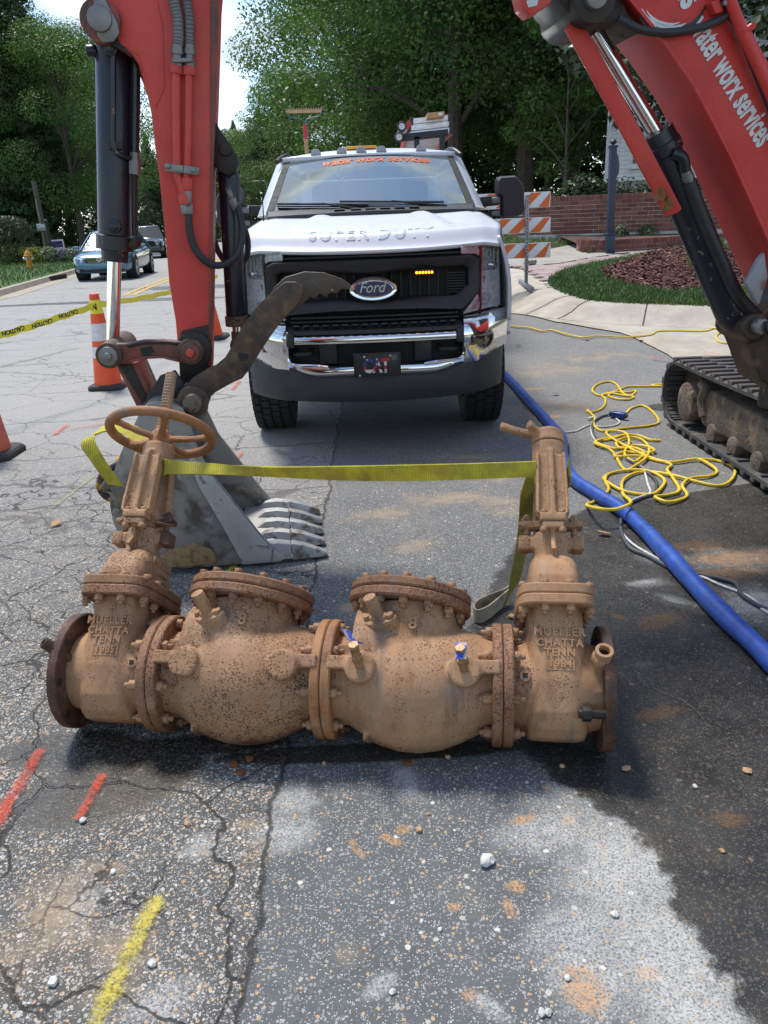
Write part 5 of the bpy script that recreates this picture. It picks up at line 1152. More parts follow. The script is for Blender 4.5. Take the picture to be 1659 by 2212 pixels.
# lettering across the top of the glass
me = text_mesh('water worx services', 1, Matrix.Identity(4), depth=.004, bold=.022, shear=.22, align='LEFT')
xs = [v.co.x for v in me.vertices]; ys = [v.co.y for v in me.vertices]; x0, x1, y0, y1 = min(xs), max(xs), min(ys), max(ys)
for v in me.vertices:
    a = (v.co.x-x0)/(x1-x0); u = -.545+1.27*a; w = .80+.05*math.sin(math.pi*min(1, max(0, a)))+(v.co.y-y0)/(y1-y0)*.105
    v.co = ws(u, w)+wnorm(u, w)*.004
me.transform(wmat(wsg).inverted()); me.materials.clear(); me.materials.append(simple('orange_vinyl', (.90, .26, .08), .5, var=.03)); newobj('lettering', me, wsg)
m = MB(); m.poly([ws(u, v)+wnorm(u, v)*-.004 for u, v in ((.02, .79), (.17, .785), (.17, .85), (.02, .855))]); m.make('toll_tag', simple('pale_green_tag', (.55, .68, .55), .5), wsg)
m = MB(); m.box(ws(-.03, .84)+Vector((0, .10, -.03)), (.24, .03, .07)); m.make('rear_view_mirror', M_BLK, trk, bevel=.012)
# cabin
gi = simple('cabin_grey', (.10, .105, .105), .8); m = MB(); m.prism([V(x, y, z) for x, y, z in ((-.76, 6.30, 1.40), (-.74, 6.75, 1.40), (-.74, 6.85, 1.15), (-.76, 6.30, 1.15))], (1.5, 0, 0)); m.make('dashboard', gi, trk, bevel=.03)
m = MB(); m.tube([V(.36+.19*math.cos(a), 6.86+.05*math.sin(a), 1.36+.17*math.sin(a)) for a in (2*math.pi*i/32 for i in range(32))], .016, 8, loop=True); m.box(V(.36, 6.86, 1.36), (.34, .03, .05)); m.make('steering_wheel', M_BLK, trk)
for x in (-.4, .4):
    m = MB(); m.box(V(x, 7.55, 1.25), (.5, .16, .62), Matrix.Rotation(R(12), 3, 'X')); st_ = m.make('seat', gi, trk, bevel=.05); m = MB(); m.box(V(x, 7.6, 1.66), (.26, .10, .18)); m.make('headrest', gi, st_, bevel=.04)
m = MB(); m.box(V(0, 8.3, 1.1), (1.5, .15, .9)); m.make('rear_seat', gi, trk, bevel=.05)
hc = V(-.06, 6.58, 1.402)
hh = thing('hard_hat', 'white hard hat lying on the dashboard behind the truck windscreen', 'hard hat', hc); m = MB()
m.lathe([(0, .15), (.006, .15), (.012, .125), (.05, .118), (.09, .095), (.12, .055), (.13, .01)], hc, (0, 0, 1), 28); m.make('shell', simple('hat_white', (.7, .72, .72), .35), hh); m = MB(); m.tube([hc+Vector((0, -.02+.0, .12)), hc+Vector((0, -.09, .095)), hc+Vector((0, -.122, .05))], .012, 8); m.make('ridge', simple('hat_white2', (.66, .68, .69), .4), hh)
# cowl and wipers
m = MB(); m.rings([[ws(u, .0)+Vector((0, -.13+.02*u*u, -.012-.012*abs(u))), ws(u, .0)+Vector((0, -.0, .012)), ws(u, 0)+Vector((0, .02, -.03)), ws(u, .0)+Vector((0, -.13, -.05))] for u in [i/12-1 for i in range(25)]]); cw = m.make('cowl', M_BLK, trk)
for u in (-.30, -.14, .0, .14, .28, .42):
    m = MB(); m.box(ws(u, 0)+Vector((0, -.065, .006)), (.075, .05, .006), Matrix.Rotation(R(8), 3, 'X')); m.make('vent', M_BLKM, cw)
for u0, v0, u1, v1, ua in ((-.93, .11, -.02, .035, -.1), (-.30, .105, .72, .03, .74)):
    P = lambda u, v, h: ws(u, v)+wnorm(u, v)*h
    m = MB(); m.tube([P(u0+(u1-u0)*k, v0+(v1-v0)*k*(2-k) if False else v0+(v1-v0)*k, .022) for k in [i/10 for i in range(11)]], .008, 6); m.tube([P(u0+(u1-u0)*k, v0+(v1-v0)*k-.012, .008) for k in [i/10 for i in range(11)]], .005, 6); wpn = m.make('wiper', M_BLKM, cw)
    m = MB(); m.bar(P((u0+u1)/2, (v0+v1)/2, .028), P(ua, -.03, .02), .022, .014); m.make('wiper_arm', M_BLK, wpn, bevel=.004)
# whip aerial on the fender
m = MB(); A = V(-.80, 6.12, 1.40); B = at_y(552, 258, 6.2); m.tube([A, A.lerp(B, .3)+Vector((.006, 0, 0)), B], lambda k: .0055-.0035*k, 6, sub=4); m.cyl(A-Vector((0, 0, .02)), A+Vector((0, 0, .03)), .014); m.make('antenna', M_BLKM, trk)
# ---------------- grille
YG = 4.86
m = MB(); m.box(V(0, 5.02, 1.02), (1.36, .04, .46)); gr = m.make('grille', M_BLKM, trk)
def tps(pts, y): return [V(*[tl(px, py, y)[0], y, tl(px, py, y)[1]]) for px, py in pts]
def sym(pts):                       # right half (x > 0) listed from the top middle to the bottom middle
    return [(x, z) for x, z in pts]+[(-x, z) for x, z in pts[::-1] if x > 1e-6]
outer = sym([(0, 1.205), (.30, 1.205), (.61, 1.206), (.655, 1.185), (.662, 1.02), (.655, .985), (.555, .885), (.30, .900), (0, .905)])
inner = sym([(0, 1.115), (.20, 1.13), (.56, 1.14), (.585, 1.125), (.585, 1.035), (.49, .965), (.25, .975), (.1, .965), (0, .96)])
m = MB(); n_ = len(outer)
def ringf(pts, y, k=1.): return [V(x*k, y+.05*(abs(x)/.66)**2, z) for x, z in pts]
def resample(poly, n):
    P = [Vector((x, z, 0)) for x, z in poly]; L = [0]
    for a, b in zip(P, P[1:]+P[:1]): L.append(L[-1]+(b-a).length)
    out = []; j = 0
    for k in range(n):
        s = L[-1]*k/n
        while L[j+1] < s: j += 1
        f = (s-L[j])/(L[j+1]-L[j]); q = P[j].lerp(P[(j+1) % len(P)], f); out.append((q.x, q.y))
    return out
def match(inn, out):     # for every outer point the inner one at the same angle fraction
    return inn
oo = outer; ii = inner
R4 = [ringf(oo, YG+.10), ringf(oo, YG+.02), ringf([(x*.985, 1.05+(z-1.05)*.96) for x, z in oo], YG), ringf([(a*.3+c*.7, b*.3+d*.7) for (a, b), (c, d) in zip(oo, ii)], YG+.005) , ringf(ii, YG+.03), ringf(ii, YG+.12)] if len(oo) == len(ii) else None
if R4: m.rings(R4, cap=False)
fm = m.make('grille_frame', M_BLK, gr, bevel=0, angle=50)
for z, w, y in ((1.222, .545, 4.92), (.868, .52, 4.90), (.842, .53, 4.905)):
    m = MB(); m.rings([[V(x, y+.05*(x/.66)**2, z-.007), V(x, y-.015+.05*(x/.66)**2, z-.004), V(x, y-.015+.05*(x/.66)**2, z+.006), V(x, y+.05*(x/.66)**2, z+.009)] for x in [w*(i/10-1) for i in range(21)]]); m.make('slat', M_BLK, gr)
for i in range(-9, 10):
    for z0, z1, y in ((1.21, 1.245, 4.955), (.815, .885, 4.95), (.965, 1.13, 4.985)):
        x = i*.058
        m = MB(); m.box(V(x, y+.05*(x/.66)**2, (z0+z1)/2), (.007, .03, z1-z0)); m.make('grille_bar', M_BLKM if z0 < .96 or z0 > 1.2 else M_BLK, gr)
for s in (1, -1):
    for k in range(8):
        m = MB(); m.box(V(s*.515, 4.945, 1.105-k*.016), (.11, .03, .006)); m.make('louvre', M_BLK, gr)
# oval badge
ec = (0, 1.035)
def oval(rx, rz, y, n=48): return [V(ec[0]+rx*math.cos(2*math.pi*i/n), y, ec[1]+rz*math.sin(2*math.pi*i/n)) for i in range(n)]
m = MB(); m.rings([oval(.150, .073, YG+.03), oval(.152, .074, YG-.015), oval(.143, .066, YG-.028), oval(.128, .056, YG-.026)]); bd = m.make('badge', M_CHR, gr)
m = MB(); m.rings([oval(.128, .056, YG-.022), oval(.120, .050, YG-.030)]); m.make('badge_field', simple('badge_blue', (.006, .014, .085), .25, coat=.5), bd)
text_fit('script_lettering', 'Ford', V(-.083, YG-.031, 1.014), V(.083, YG-.031, 1.014), (0, 0, 1), .062, M_CHR, bd, depth=.004, bold=.004, shear=.35)
m = MB(); n_ = 48; m.rings([[p+Vector((0, -.002, 0)) for p in q] for q in (oval(.119, .049, YG-.030), oval(.115, .046, YG-.031))], cap=False); m.make('badge_line', M_CHR, bd)
# amber strobe
lx, lz = tl(916, 588, YG); m = MB(); m.box(V(lx, YG-.012, lz), (.122, .02, .034)); sb = m.make('strobe', M_BLKM, gr, bevel=.004)
for i in range(6):
    m = MB(); x = lx-.046+i*.0185; m.lathe([(0, .0075), (.006, .0065), (.009, .002)], V(x, YG-.022, lz), (0, -1, 0), 10); m.make('led', emit('amber_led', (1, .20, .008), 5), sb)
# headlights: chrome bezel, dark bowl, lens; amber marker
hl = [(.545, 1.268), (.80, 1.283), (.815, .885), (.555, .855), (.668, .985), (.672, 1.185), (.640, 1.208), (.545, 1.212)]
yf = lambda x: 4.93+.20*smooth(.5, .84, abs(x))
M_LENS = NT('clear_lens'); t = M_LENS; t.n.remove(t.b); g1 = t.new('BsdfGlossy'); g1.inputs['Roughness'].default_value = .04; t1 = t.new('BsdfTransparent'); t1.inputs['Color'].default_value = (.9, .92, .93, 1); m1 = t.new('MixShader'); m1.inputs[0].default_value = .07
t.t.links.new(t1.outputs[0], m1.inputs[1]); t.t.links.new(g1.outputs[0], m1.inputs[2]); t.t.links.new(m1.outputs[0], t.n['Material Output'].inputs[0]); M_LENS = t.m
for s in (1, -1):
    m = MB(); rgs = [[V(s*x, yf(x)+d, z) for x, z in hl] for d in (.06, -.02)]; m.rings(rgs); h = m.make('headlight', simple('headlight_chrome', (.78, .79, .80), .42, .12, .2, 45), trk, bevel=.006)
    for q, mt in (([(.665, 1.255), (.795, 1.262), (.795, 1.10), (.685, 1.10), (.685, 1.19), (.665, 1.215)], simple('lamp_bowl', (.45, .45, .46), .3, .4, .7, 60)), ([(.69, 1.075), (.795, 1.08), (.795, 1.005), (.69, .995)], simple('amber_marker', (.38, .075, .012), .2, .1, .3, 50)), ([(.68, .97), (.79, .985), (.79, .90), (.60, .875)], simple('lamp_bowl2', (.60, .60, .61), .3, .4, .5, 60))):
        m = MB(); m.prism([V(s*x, yf(x)-.024, z) for x, z in q], (0, .02, 0)); m.make('reflector', mt, h, bevel=.004)
    for k in range(5):
        m = MB(); m.box(V(s*(.69+.025*k), yf(.69+.025*k)-.03, 1.19-.0*k), (.004, .006, .09)); m.make('lamp_rib', M_CHR, h)
    m = MB(); m.box(V(s*.745, yf(.745)-.036, 1.135), (.035, .01, .022)); m.make('bulb', M_CHR, h, bevel=.003)
    m = MB(); m.prism([V(s*x, yf(x)-.045, z) for x, z in hl], (0, .008, 0)); m.make('lens', M_LENS, h)
# ---------------- bumper
yb = lambda x: 4.80+.045*(abs(x)/.55)**2 if abs(x) < .55 else 4.845+.26*((abs(x)-.55)/.31)**1.9
def bumper_strip(name, xs, prof, mat, par=trk, **kw):
    """prof: (forward offset, height as function of |x|)"""
    m = MB(); m.rings([[V(x, yb(x)+d, z(abs(x)) if callable(z) else z) for d, z in prof] for x in xs]); return m.make(name, mat, par, **kw)
XS = [i/40*.86 for i in range(-40, 41)]
top = lambda a: .845+.03*smooth(.55, .86, a) if a > .54 else .60; bot = lambda a: .505+.06*smooth(.35, .6, a)+.07*smooth(.6, .86, a)
for s in (1, -1):
    xs = [s*(.55+.31*i/16) for i in range(17)]
    bump = bumper_strip('bumper', xs, [(.10, top), (.01, lambda a: top(a)-.004), (-.018, lambda a: top(a)-.04), (-.028, lambda a: .5*(top(a)+bot(a))+.02), (-.012, lambda a: bot(a)+.06), (.015, lambda a: bot(a)), (.10, lambda a: bot(a))], M_CHR, angle=60)
lowz = lambda a: .545+.035*smooth(.36, .55, a)
bumper_strip('bumper', [.5501*(i/20-1) for i in range(41)], [(.08, lambda a: lowz(a)+.03), (-.01, lambda a: lowz(a)+.028), (-.022, lambda a: lowz(a)), (-.012, lambda a: bot(a)+.02), (.02, bot), (.08, bot)], M_CHR, angle=60)
bumper_strip('chrome_bar', [.50*(i/20-1) for i in range(41)], [(.06, .772), (-.012, .768), (-.026, .748), (-.018, .722), (.06, .715)], M_CHR, angle=60)
pd = bumper_strip('step_pad', [.545*(i/20-1) for i in range(41)], [(.16, .825), (.03, .822), (-.01, .800), (-.012, .776), (.12, .772)], M_BLK)
for i in range(-8, 9):
    m = MB(); x = i*.06; m.box(V(x, yb(x)+.03, .821), (.04, .10, .012), Matrix.Rotation(R(-14), 3, 'X')); m.make('tread_rib', M_BLK, pd, bevel=.004)
for s in (1, -1):
    m = MB(); m.box(V(s*.5235, 4.86, .745), (.045, .10, .09)); m.make('end_cap', M_BLK, trk, bevel=.012)
m = MB(); m.box(V(0, 4.98, .66), (1.09, .10, .2)); op = m.make('bumper_opening', M_BLKM, trk)
for s in (1, -1):
    m = MB(); m.box(V(s*.31, 4.93, .655), (.10, .08, .15)); m.box(V(s*.46, 4.935, .655), (.15, .02, .15)); m.make('opening_panel', M_BLK, op, bevel=.006) if False else m.bm.free()
    m = MB(); m.box(V(s*.30, 4.925, .655), (.11, .06, .15)); m.make('opening_panel', M_BLK, op, bevel=.008)
    m = MB(); m.tube([V(s*.46-.055, 4.93, .665), V(s*.46-.045, 4.87, .655), V(s*.46+.045, 4.87, .655), V(s*.46+.055, 4.93, .665)], .017, 10, sub=4); m.make('tow_hook', M_BLK, op)
def chrome_lip(s):
    m = MB(); m.tube([V(s*.545, yb(.545)-.008, .80), V(s*.552, yb(.545)-.010, .68), V(s*.545, yb(.545)-.010, .615), V(s*.50, yb(.5)-.012, .592), V(s*.38, yb(.38)-.018, .588), V(s*.30, yb(.3)-.018, .578)], .012, 8, sub=4); m.make('opening_trim', M_CHR, trk)
chrome_lip(1); chrome_lip(-1)
vt = lambda a: .515+.06*smooth(.35, .6, a)+.07*smooth(.6, .84, a); vb = lambda a: .33+.013*(a/.5)**2
bumper_strip('valance', [.835*(i/24-1) for i in range(49)], [(.14, vt), (.035, vt), (.025, lambda a: vt(a)-.03), (.06, lambda a: vb(a)+.04), (.09, vb), (.16, vb)], M_VAL, angle=50)
# number plate
m = MB(); px_, pz_ = 0.006, .588; M_PLT = simple('black_plate', (.012, .012, .013), .35, var=.6, scale=90, bump=.5, bscale=220)
m.box(V(px_, 4.765, pz_), (.292, .012, .152)); pl_ = m.make('licence_plate', M_PLT, trk, bevel=.006)
for a, b, w, h in ((0, .072, .29, .006), (0, -.072, .29, .006), (-.142, 0, .006, .15), (.142, 0, .006, .15)):
    m = MB(); m.box(V(px_+a, 4.757, pz_+b), (w, .006, h)); m.make('plate_rim', M_BLK, pl_, bevel=.002)
t = NT('flag_print'); q = t.sep(t.co()); zz = t.math('SUBTRACT', q[2], pz_-.052)
stripe = t.math('GREATER_THAN', t.math('FRACT', t.math('MULTIPLY', zz, 21.)), .5); fl_ = t.mix(stripe, (.60, .60, .58), (.34, .02, .03))
blue = t.math('MULTIPLY', t.math('LESS_THAN', q[0], .012), t.math('GREATER_THAN', zz, .042)); star = t.math('LESS_THAN', t.voro(34, co=t.map(scale=(1, 0, 1)), rand=.2), .2)
t.set(Base_Color=t.mix(blue, fl_, t.mix(star, (.02, .04, .17), (.6, .6, .6))), Roughness=.5)
text_fit('lettering', 'CAT', V(px_-.086, 4.7585, pz_-.050), V(px_+.078, 4.7585, pz_-.050), (0, 0, 1), .092, t.m, pl_, bold=.05)
m = MB(); m.prism([V(px_+a, 4.7565, pz_+b) for a, b in ((-.052, -.056), (-.044, -.056), (.006, -.018), (.050, -.044), (.058, -.044), (.008, -.008))], (0, .003, 0)); m.make('triangle_mark', M_BLKM, pl_)
m = MB(); m.lathe([(0, .014), (0, .0165)], V(px_+.108, 4.7575, pz_+.042), (0, 1, 0), 20, cap=False); m.make('registered_mark', simple('grey_print', (.3, .3, .3), .5), pl_); text_fit('lettering', 'R', V(px_+.102, 4.7575, pz_+.034), V(px_+.114, 4.7575, pz_+.034), (0, 0, 1), .016, simple('grey_print2', (.3, .3, .3), .5), pl_)
for a, b in ((-.078, .052), (.083, .055), (-.11, -.062)):
    m = MB(); m.lathe([(0, .008), (.004, .006)], V(px_+a, 4.759, pz_+b), (0, -1, 0), 12); m.make('plate_screw', simple('screw', (.6, .6, .58), .3, .8), pl_)
# wheels with blocky tyres
def wheel(x, y, r, w, par=trk, M_T=M_TYRE):
    s = 1 if x > 0 else -1; c = V(x, y, r); m = MB()
    m.lathe([(-w/2+.01, r*.58), (-w/2, r*.72), (-w/2, r*.90), (-w/2+.025, r*.965), (-w/4, r*.978), (w/4, r*.978), (w/2-.025, r*.965), (w/2, r*.90), (w/2, r*.72), (w/2-.01, r*.58)], c, (s, 0, 0), 48, cap=False); wo = m.make('wheel', M_T, par)
    blk = None
    for k in range(40):
        for j, (a, ww) in enumerate(((-.37, .17), (-.12, .17), (.12, .17), (.37, .17))):
            an = 2*math.pi*(k+.5*(j % 2))/40; Mx = Matrix.Translation(c) @ Matrix.Rotation(an, 4, 'X') @ Matrix.Translation((a*w, 0, r*.985))
            if blk is None:
                mm = MB(); mm.box((0, 0, 0), (ww*w*1.15, r*.115, r*.05)); blk = mm.make('tread_block', M_T, wo, local=True); blk.matrix_basis = wmat(wo).inverted() @ Mx
            else: o = blk.copy(); COL.objects.link(o); o.parent = wo; o.matrix_basis = wmat(wo).inverted() @ Mx
    m = MB(); m.lathe([(0, r*.56), (.02, r*.56), (.05, r*.3), (.02, .02)], c+Vector((s*(w/2-.03), 0, 0)), (s, 0, 0), 32); m.make('rim', M_CHR, wo)
    return wo
for x in (.755, -.755): wheel(x, 5.68, .405, .265)
for x in (.745, -.745):
    m = MB(); c = V(x, 9.4, .405); m.cyl(c-Vector((.13, 0, 0)), c+Vector((.13, 0, 0)), .405, n=40); m.make('wheel', M_TYRE, trk, bevel=.03)
m = MB(); m.box(V(0, 5.7, .47), (1.3, .16, .16)); m.make('axle', M_BLKM, trk, bevel=.03)
# towing mirrors
for s in (1, -1):
    ym = 6.55; a = lambda px, py: V(s*tl(px, py, ym)[0], ym, tl(px, py, ym)[1])
    outl = [a(x, y) for x, y in ((1072, 418), (1072, 388), (1078, 381), (1111, 379), (1118, 385), (1127, 397), (1130, 408), (1132, 453), (1128, 463), (1111, 470), (1086, 473), (1083, 466), (1083, 423))]
    m = MB(); cen = sum(outl, Vector())/len(outl); m.rings([[cen+(p-cen)*k+Vector((0, d, 0)) for p in outl] for d, k in ((.10, .98), (.0, 1), (-.05, .97), (-.068, .90))]); mir = m.make('side_mirror', M_BLK, trk, angle=28)
    m = MB(); m.rings([[a(1076, 424)+Vector((0, -.061, 0)), a(1130, 418)+Vector((0, -.061, 0)), a(1130, 420)+Vector((0, -.061, 0)), a(1076, 426)+Vector((0, -.061, 0))], [a(1076, 424)+Vector((0, .0, 0)), a(1130, 418)+Vector((0, .0, 0)), a(1130, 420)+Vector((0, .0, 0)), a(1076, 426)+Vector((0, .0, 0))]]); m.make('cap_gap', M_BLKM, mir)
    for (p, q, h, h2) in (((1020, 438), (1080, 432), .075, .05), ((1035, 467), (1082, 460), .04, .035)):
        m = MB(); m.bar(a(*p)+Vector((0, .05, 0)), a(*q)+Vector((0, .03, 0)), .09, h); m.make('mirror_arm', M_BLK, mir, bevel=.014)
        m = MB(); A_, B_ = a(1062, q[1]+1), a(1079, q[1]); m.cyl(A_, B_, h2*.55, n=16); m.make('arm_tube', simple('satin_arm', (.20, .20, .19), .35), mir)
    m = MB(); m.box(a(1123, 438)+Vector((0, -.05, 0)), (.062, .03, .055)); m.make('marker_lamp', simple('clear_marker', (.62, .63, .62), .15, .3), mir, bevel=.008)
# rack above the bed, at the back right
m = MB()
rk_y = 9.6; rp = lambda px, py, y=rk_y: at_y(px, py, y)
m = MB(); m.bar(rp(868, 298), rp(968, 287), .06, .075, (0, 0, 1)); rackb = m.make('ladder_rack', M_BLK, trk, bevel=.008)
for px in (900, 955):
    m = MB(); q = rp(px, 296); m.bar(q, Vector((q.x, q.y, 1.0)), .06, .06); m.make('rack_post', M_BLK, rackb)
M_FRP = simple('red_fibreglass', (.45, .04, .035), .45, scale=20, var=.25); M_ALU = simple('aluminium', (.70, .71, .72), .4, .5, .1, 20)
def ladder(name, label, x0y0, x1y1, dz, ylen, nr, lift):
    """seen end-on: two rails going back from the camera, rungs between them"""
    A, B = rp(*x0y0), rp(*x1y1); o = thing(name, label, 'ladder', (A+B)/2, 'ladders on the truck rack'); X = (B-A); d = X.normalized()
    for P, s in ((A, 1), (B, -1)):
        m = MB(); m.box(P+Vector((0, ylen/2, 0)), (.022, ylen, dz)); m.box(P+d*(s*.016)+Vector((0, ylen/2, dz/2-.004)), (.034, ylen, .008)); rl_ = m.make('rail', M_FRP, o)
        m = MB(); m.box(P+Vector((0, .03, 0)), (.04, .07, dz*.9)); m.make('rail_shoe', M_BLK, rl_, bevel=.006)
    for k in range(nr):
        m = MB(); y = ylen*(k+.12)/nr; m.bar(A+Vector((0, y, .0)), B+Vector((0, y, .0)), .06, dz*.72); m.make('rung', M_ALU, o, bevel=.004)
    return o
ladder('ladder', 'lower red fibreglass ladder lying on the black truck rack', (880, 291), (975, 281), .085, 2.4, 8, 0)
ladder('ladder', 'middle red ladder with aluminium rungs stacked on the truck rack', (884, 276), (974, 267), .085, 2.4, 8, 0)
ladder('ladder', 'topmost red ladder of the stack with a timber offcut on it', (889, 262), (972, 254), .075, 2.2, 8, 0)
wb_ = thing('timber_block', 'short brown timber offcut lying on the topmost ladder', 'timber block', rp(938, 254)); m = MB(); m.bar(rp(921, 254), rp(958, 250), .30, .055); m.make('plank', layered('raw_timber', (.42, .25, .11), [((.30, .16, .06), 14, .5, .7, .8)], .75), wb_, bevel=.004); m = MB(); q = rp(949, 250)+Vector((0, -.152, 0)); m.box(q, (.045, .002, .025)); m.make('paper_tag', simple('tag_paper', (.65, .65, .63), .6), wb_)
dl = thing('hand_truck', 'grey two wheeled dolly with red frame leaning beside the ladder rack', 'hand truck', rp(868, 300)); 
m = MB(); m.bar(rp(866, 305), rp(886, 262), .04, .05); m.make('frame', M_FRP, dl, bevel=.006); m = MB(); m.bar(rp(862, 296), rp(874, 276), .05, .09); m.make('bracket', simple('cast_grey', (.32, .33, .35), .45, .5), dl, bevel=.01)
for px, py in ((868, 273), (862, 296)):
    c = rp(px, py, 9.5); m = MB(); m.cyl(c, c+Vector((.0, .05, 0)), .052, n=24); w_ = m.make('wheel', M_BLK, dl, bevel=.01); m = MB(); m.cyl(c+Vector((0, -.004, 0)), c+Vector((0, .02, 0)), .034, n=24); m.make('hub', simple('hub_grey', (.5, .5, .5), .4), w_)
# bow rake standing in the bed
rq = lambda x, y: at_y((780+x*.0964)/1.302, (290+y*.0964)/1.302, 9.3)
rk = thing('garden_rake', 'bow rake with red grip and wooden handle standing upright in the truck bed', 'rake', rq(860, 1400)-Vector((0, 0, .9)))
m = MB(); m.cyl(rq(860, 1400)-Vector((0, 0, .9)), rq(835, 1050), .022); m.make('handle', layered('rake_wood', (.42, .27, .13), [((.3, .17, .07), 25, .5, .7, .8)], .7), rk); m = MB(); m.cyl(rq(836, 1056), rq(806, 620), .021, n=14); m.make('grip', simple('red_grip', (.45, .02, .05), .5), rk)
wr = simple('green_wire', (.10, .16, .13), .5, .4); m = MB(); m.tube([rq(*q) for q in ((806, 620), (800, 550), (700, 470), (560, 440), (390, 410), (300, 320), (265, 250))], .008, 8, sub=4); m.tube([rq(*q) for q in ((808, 620), (812, 540), (880, 470), (1030, 430), (1180, 390), (1260, 310), (1285, 230))], .008, 8, sub=4); m.make('bow', wr, rk)
rst = simple('rusty_tan_head', (.48, .30, .17), .7); m = MB(); m.bar(rq(255, 255), rq(1285, 228), .02, .03); hd = m.make('head', rst, rk)
for i in range(15):
    a = rq(265+1010*i/14, 250-26*i/14); m = MB(); m.rings([[a+Vector((x*.010, y*.006, 0)) for x, y in ((-1, -1), (1, -1), (1, 1), (-1, 1))], [a+Vector((x*.005, y*.004, .03)) for x, y in ((-1, -1), (1, -1), (1, 1), (-1, 1))]]); m.make('tine', rst, hd)
# ------------------------------------------------------------------ sling, hose, cords, cones, barricade, tape
def webbing(name, a, b, ax):
    t = NT(name); q = t.sep(t.co()); w = t.math('SINE', t.math('MULTIPLY', q[ax], 900)); n = t.noise(9, 6, .7); f = t.noise(60, 4)
    c = t.mix(t.step(n, .35, .62), a, b); c = t.mix(t.step(t.noise(4, 6, .7), .58, .74, 0, .6), c, (.16, .09, .035)); c = t.mix(t.step(w, -.5, .8, 0, .28), c, sh(b, .45))
    t.set(Base_Color=c, Roughness=.8); t.bump(t.math('ADD', w, f), .35, .002); return t.m
M_WEB = webbing('yellow_webbing', (.62, .58, .03), (.40, .33, .04), 0); M_WEBV = webbing('olive_webbing', (.36, .31, .045), (.24, .20, .035), 2); M_SLV = layered('grey_sleeve', (.17, .16, .13), [((.26, .22, .15), 14, .5, .7, .9)], .85, 0, .4, 200)
sling = thing('lifting_sling', 'yellow webbing lifting sling stretched between the two gate valve yokes', 'sling', (VM @ Vector((-.641, 0, .66))))
yl_ = lambda s, y, z: VM @ Vector((s, y, z))
def seg(name, pts, sides, mat, th=.006, sub=8):
    P = spline(pts, sub); S = spline(sides, sub); m = MB(); m.strip(P, S, th); return m.make(name, mat, sling, angle=60)
# the tight span (twisted from edge-on to flat) from the left yoke to the right yoke
A = yl_(-.641+.052, -.045, .655); B = yl_(.641-.045, -.075, .635)
pa = [A.lerp(B, k)+Vector((0, 0, -.018*math.sin(math.pi*k))) for k in (0, .12, .3, .5, .7, .85, 1)]
sd = [Vector((0, .004, .024)), Vector((0, .016, .014)), Vector((0, -.012, .020)), Vector((0, -.010, .026)), Vector((0, -.008, .028)), Vector((0, -.004, .026)), Vector((.0, .0, .024))]
seg('webbing', pa, sd, M_WEB)
# round the left yoke, up to the loop, down to the hook
seg('webbing', [yl_(-.589, -.045, .655), yl_(-.605, -.028, .656), yl_(-.641, -.024, .66), yl_(-.68, -.025, .668), yl_(-.705, -.02, .69)], [Vector((0, .008, .024))]*5, M_WEB)
u3 = lambda x, y, d: at_y(x, y, d)
seg('webbing', [u3(338, 992, 2.55), u3(325, 965, 2.62), u3(300, 942, 2.72), u3(268, 925, 2.8), u3(235, 922, 2.82), u3(206, 936, 2.8), u3(190, 956, 2.74), u3(215, 1000, 2.72), u3(250, 1048, 2.74)], [Vector((.012, .01, .022)), Vector((.012, .012, .022)), Vector((.01, .02, .02)), Vector((.0, .024, .016)), Vector((0, .027, .010)), Vector((.008, .026, .006)), Vector((.02, .018, .002)), Vector((.026, .008, -.006)), Vector((.026, .006, -.008))], M_WEB)
seg('sleeve', [u3(250, 1048, 2.74), u3(268, 1075, 2.76), u3(288, 1106, 2.82)], [Vector((.028, .006, -.008)), Vector((.03, .006, -.008)), Vector((.03, .006, -.008))], M_SLV, .012)
seg('sleeve', [u3(262, 1070, 2.80), u3(240, 1058, 3.0), u3(228, 1050, 2.86), u3(236, 1035, 2.8)], [Vector((.01, .02, .0))]*4, M_SLV, .01)
# round the right yoke and hanging down to the ground
seg('webbing', [yl_(.596, -.075, .635), yl_(.60, -.03, .64), yl_(.60, .07, .655), yl_(.645, .11, .665), yl_(.70, .09, .665), yl_(.705, .01, .655), yl_(.70, -.03, .66)], [Vector((0, .012, .026))]*7, M_WEB)
P1 = yl_(.594, .0, .66)
seg('webbing', [P1, P1+Vector((-.02, -.02, -.06)), u3(1136, 1120, 2.34), u3(1128, 1180, 2.40), u3(1115, 1240, 2.42), u3(1108, 1270, 2.46), u3(1092, 1296, 2.52)+Vector((0, 0, -.01))], [Vector((.020, .008, 0)), Vector((.022, .006, .004)), Vector((.024, .006, 0)), Vector((.022, .01, 0)), Vector((.020, .012, 0)), Vector((.018, .018, .006)), Vector((.012, .02, .012))], M_WEBV)
g3 = lambda x, y, z: at_z(x, y, z)
seg('eye_loop', [g3(1100, 1285, .045), g3(1080, 1302, .03), g3(1055, 1322, .03), g3(1032, 1331, .03), g3(1024, 1322, .03), g3(1034, 1308, .03), g3(1060, 1296, .032), g3(1085, 1287, .04), g3(1100, 1278, .05)], [Vector((.0, .004, .025))]*9, layered('worn_sleeve', (.30, .25, .17), [((.16, .13, .09), 12, .5, .65, .9)], .85), .007)
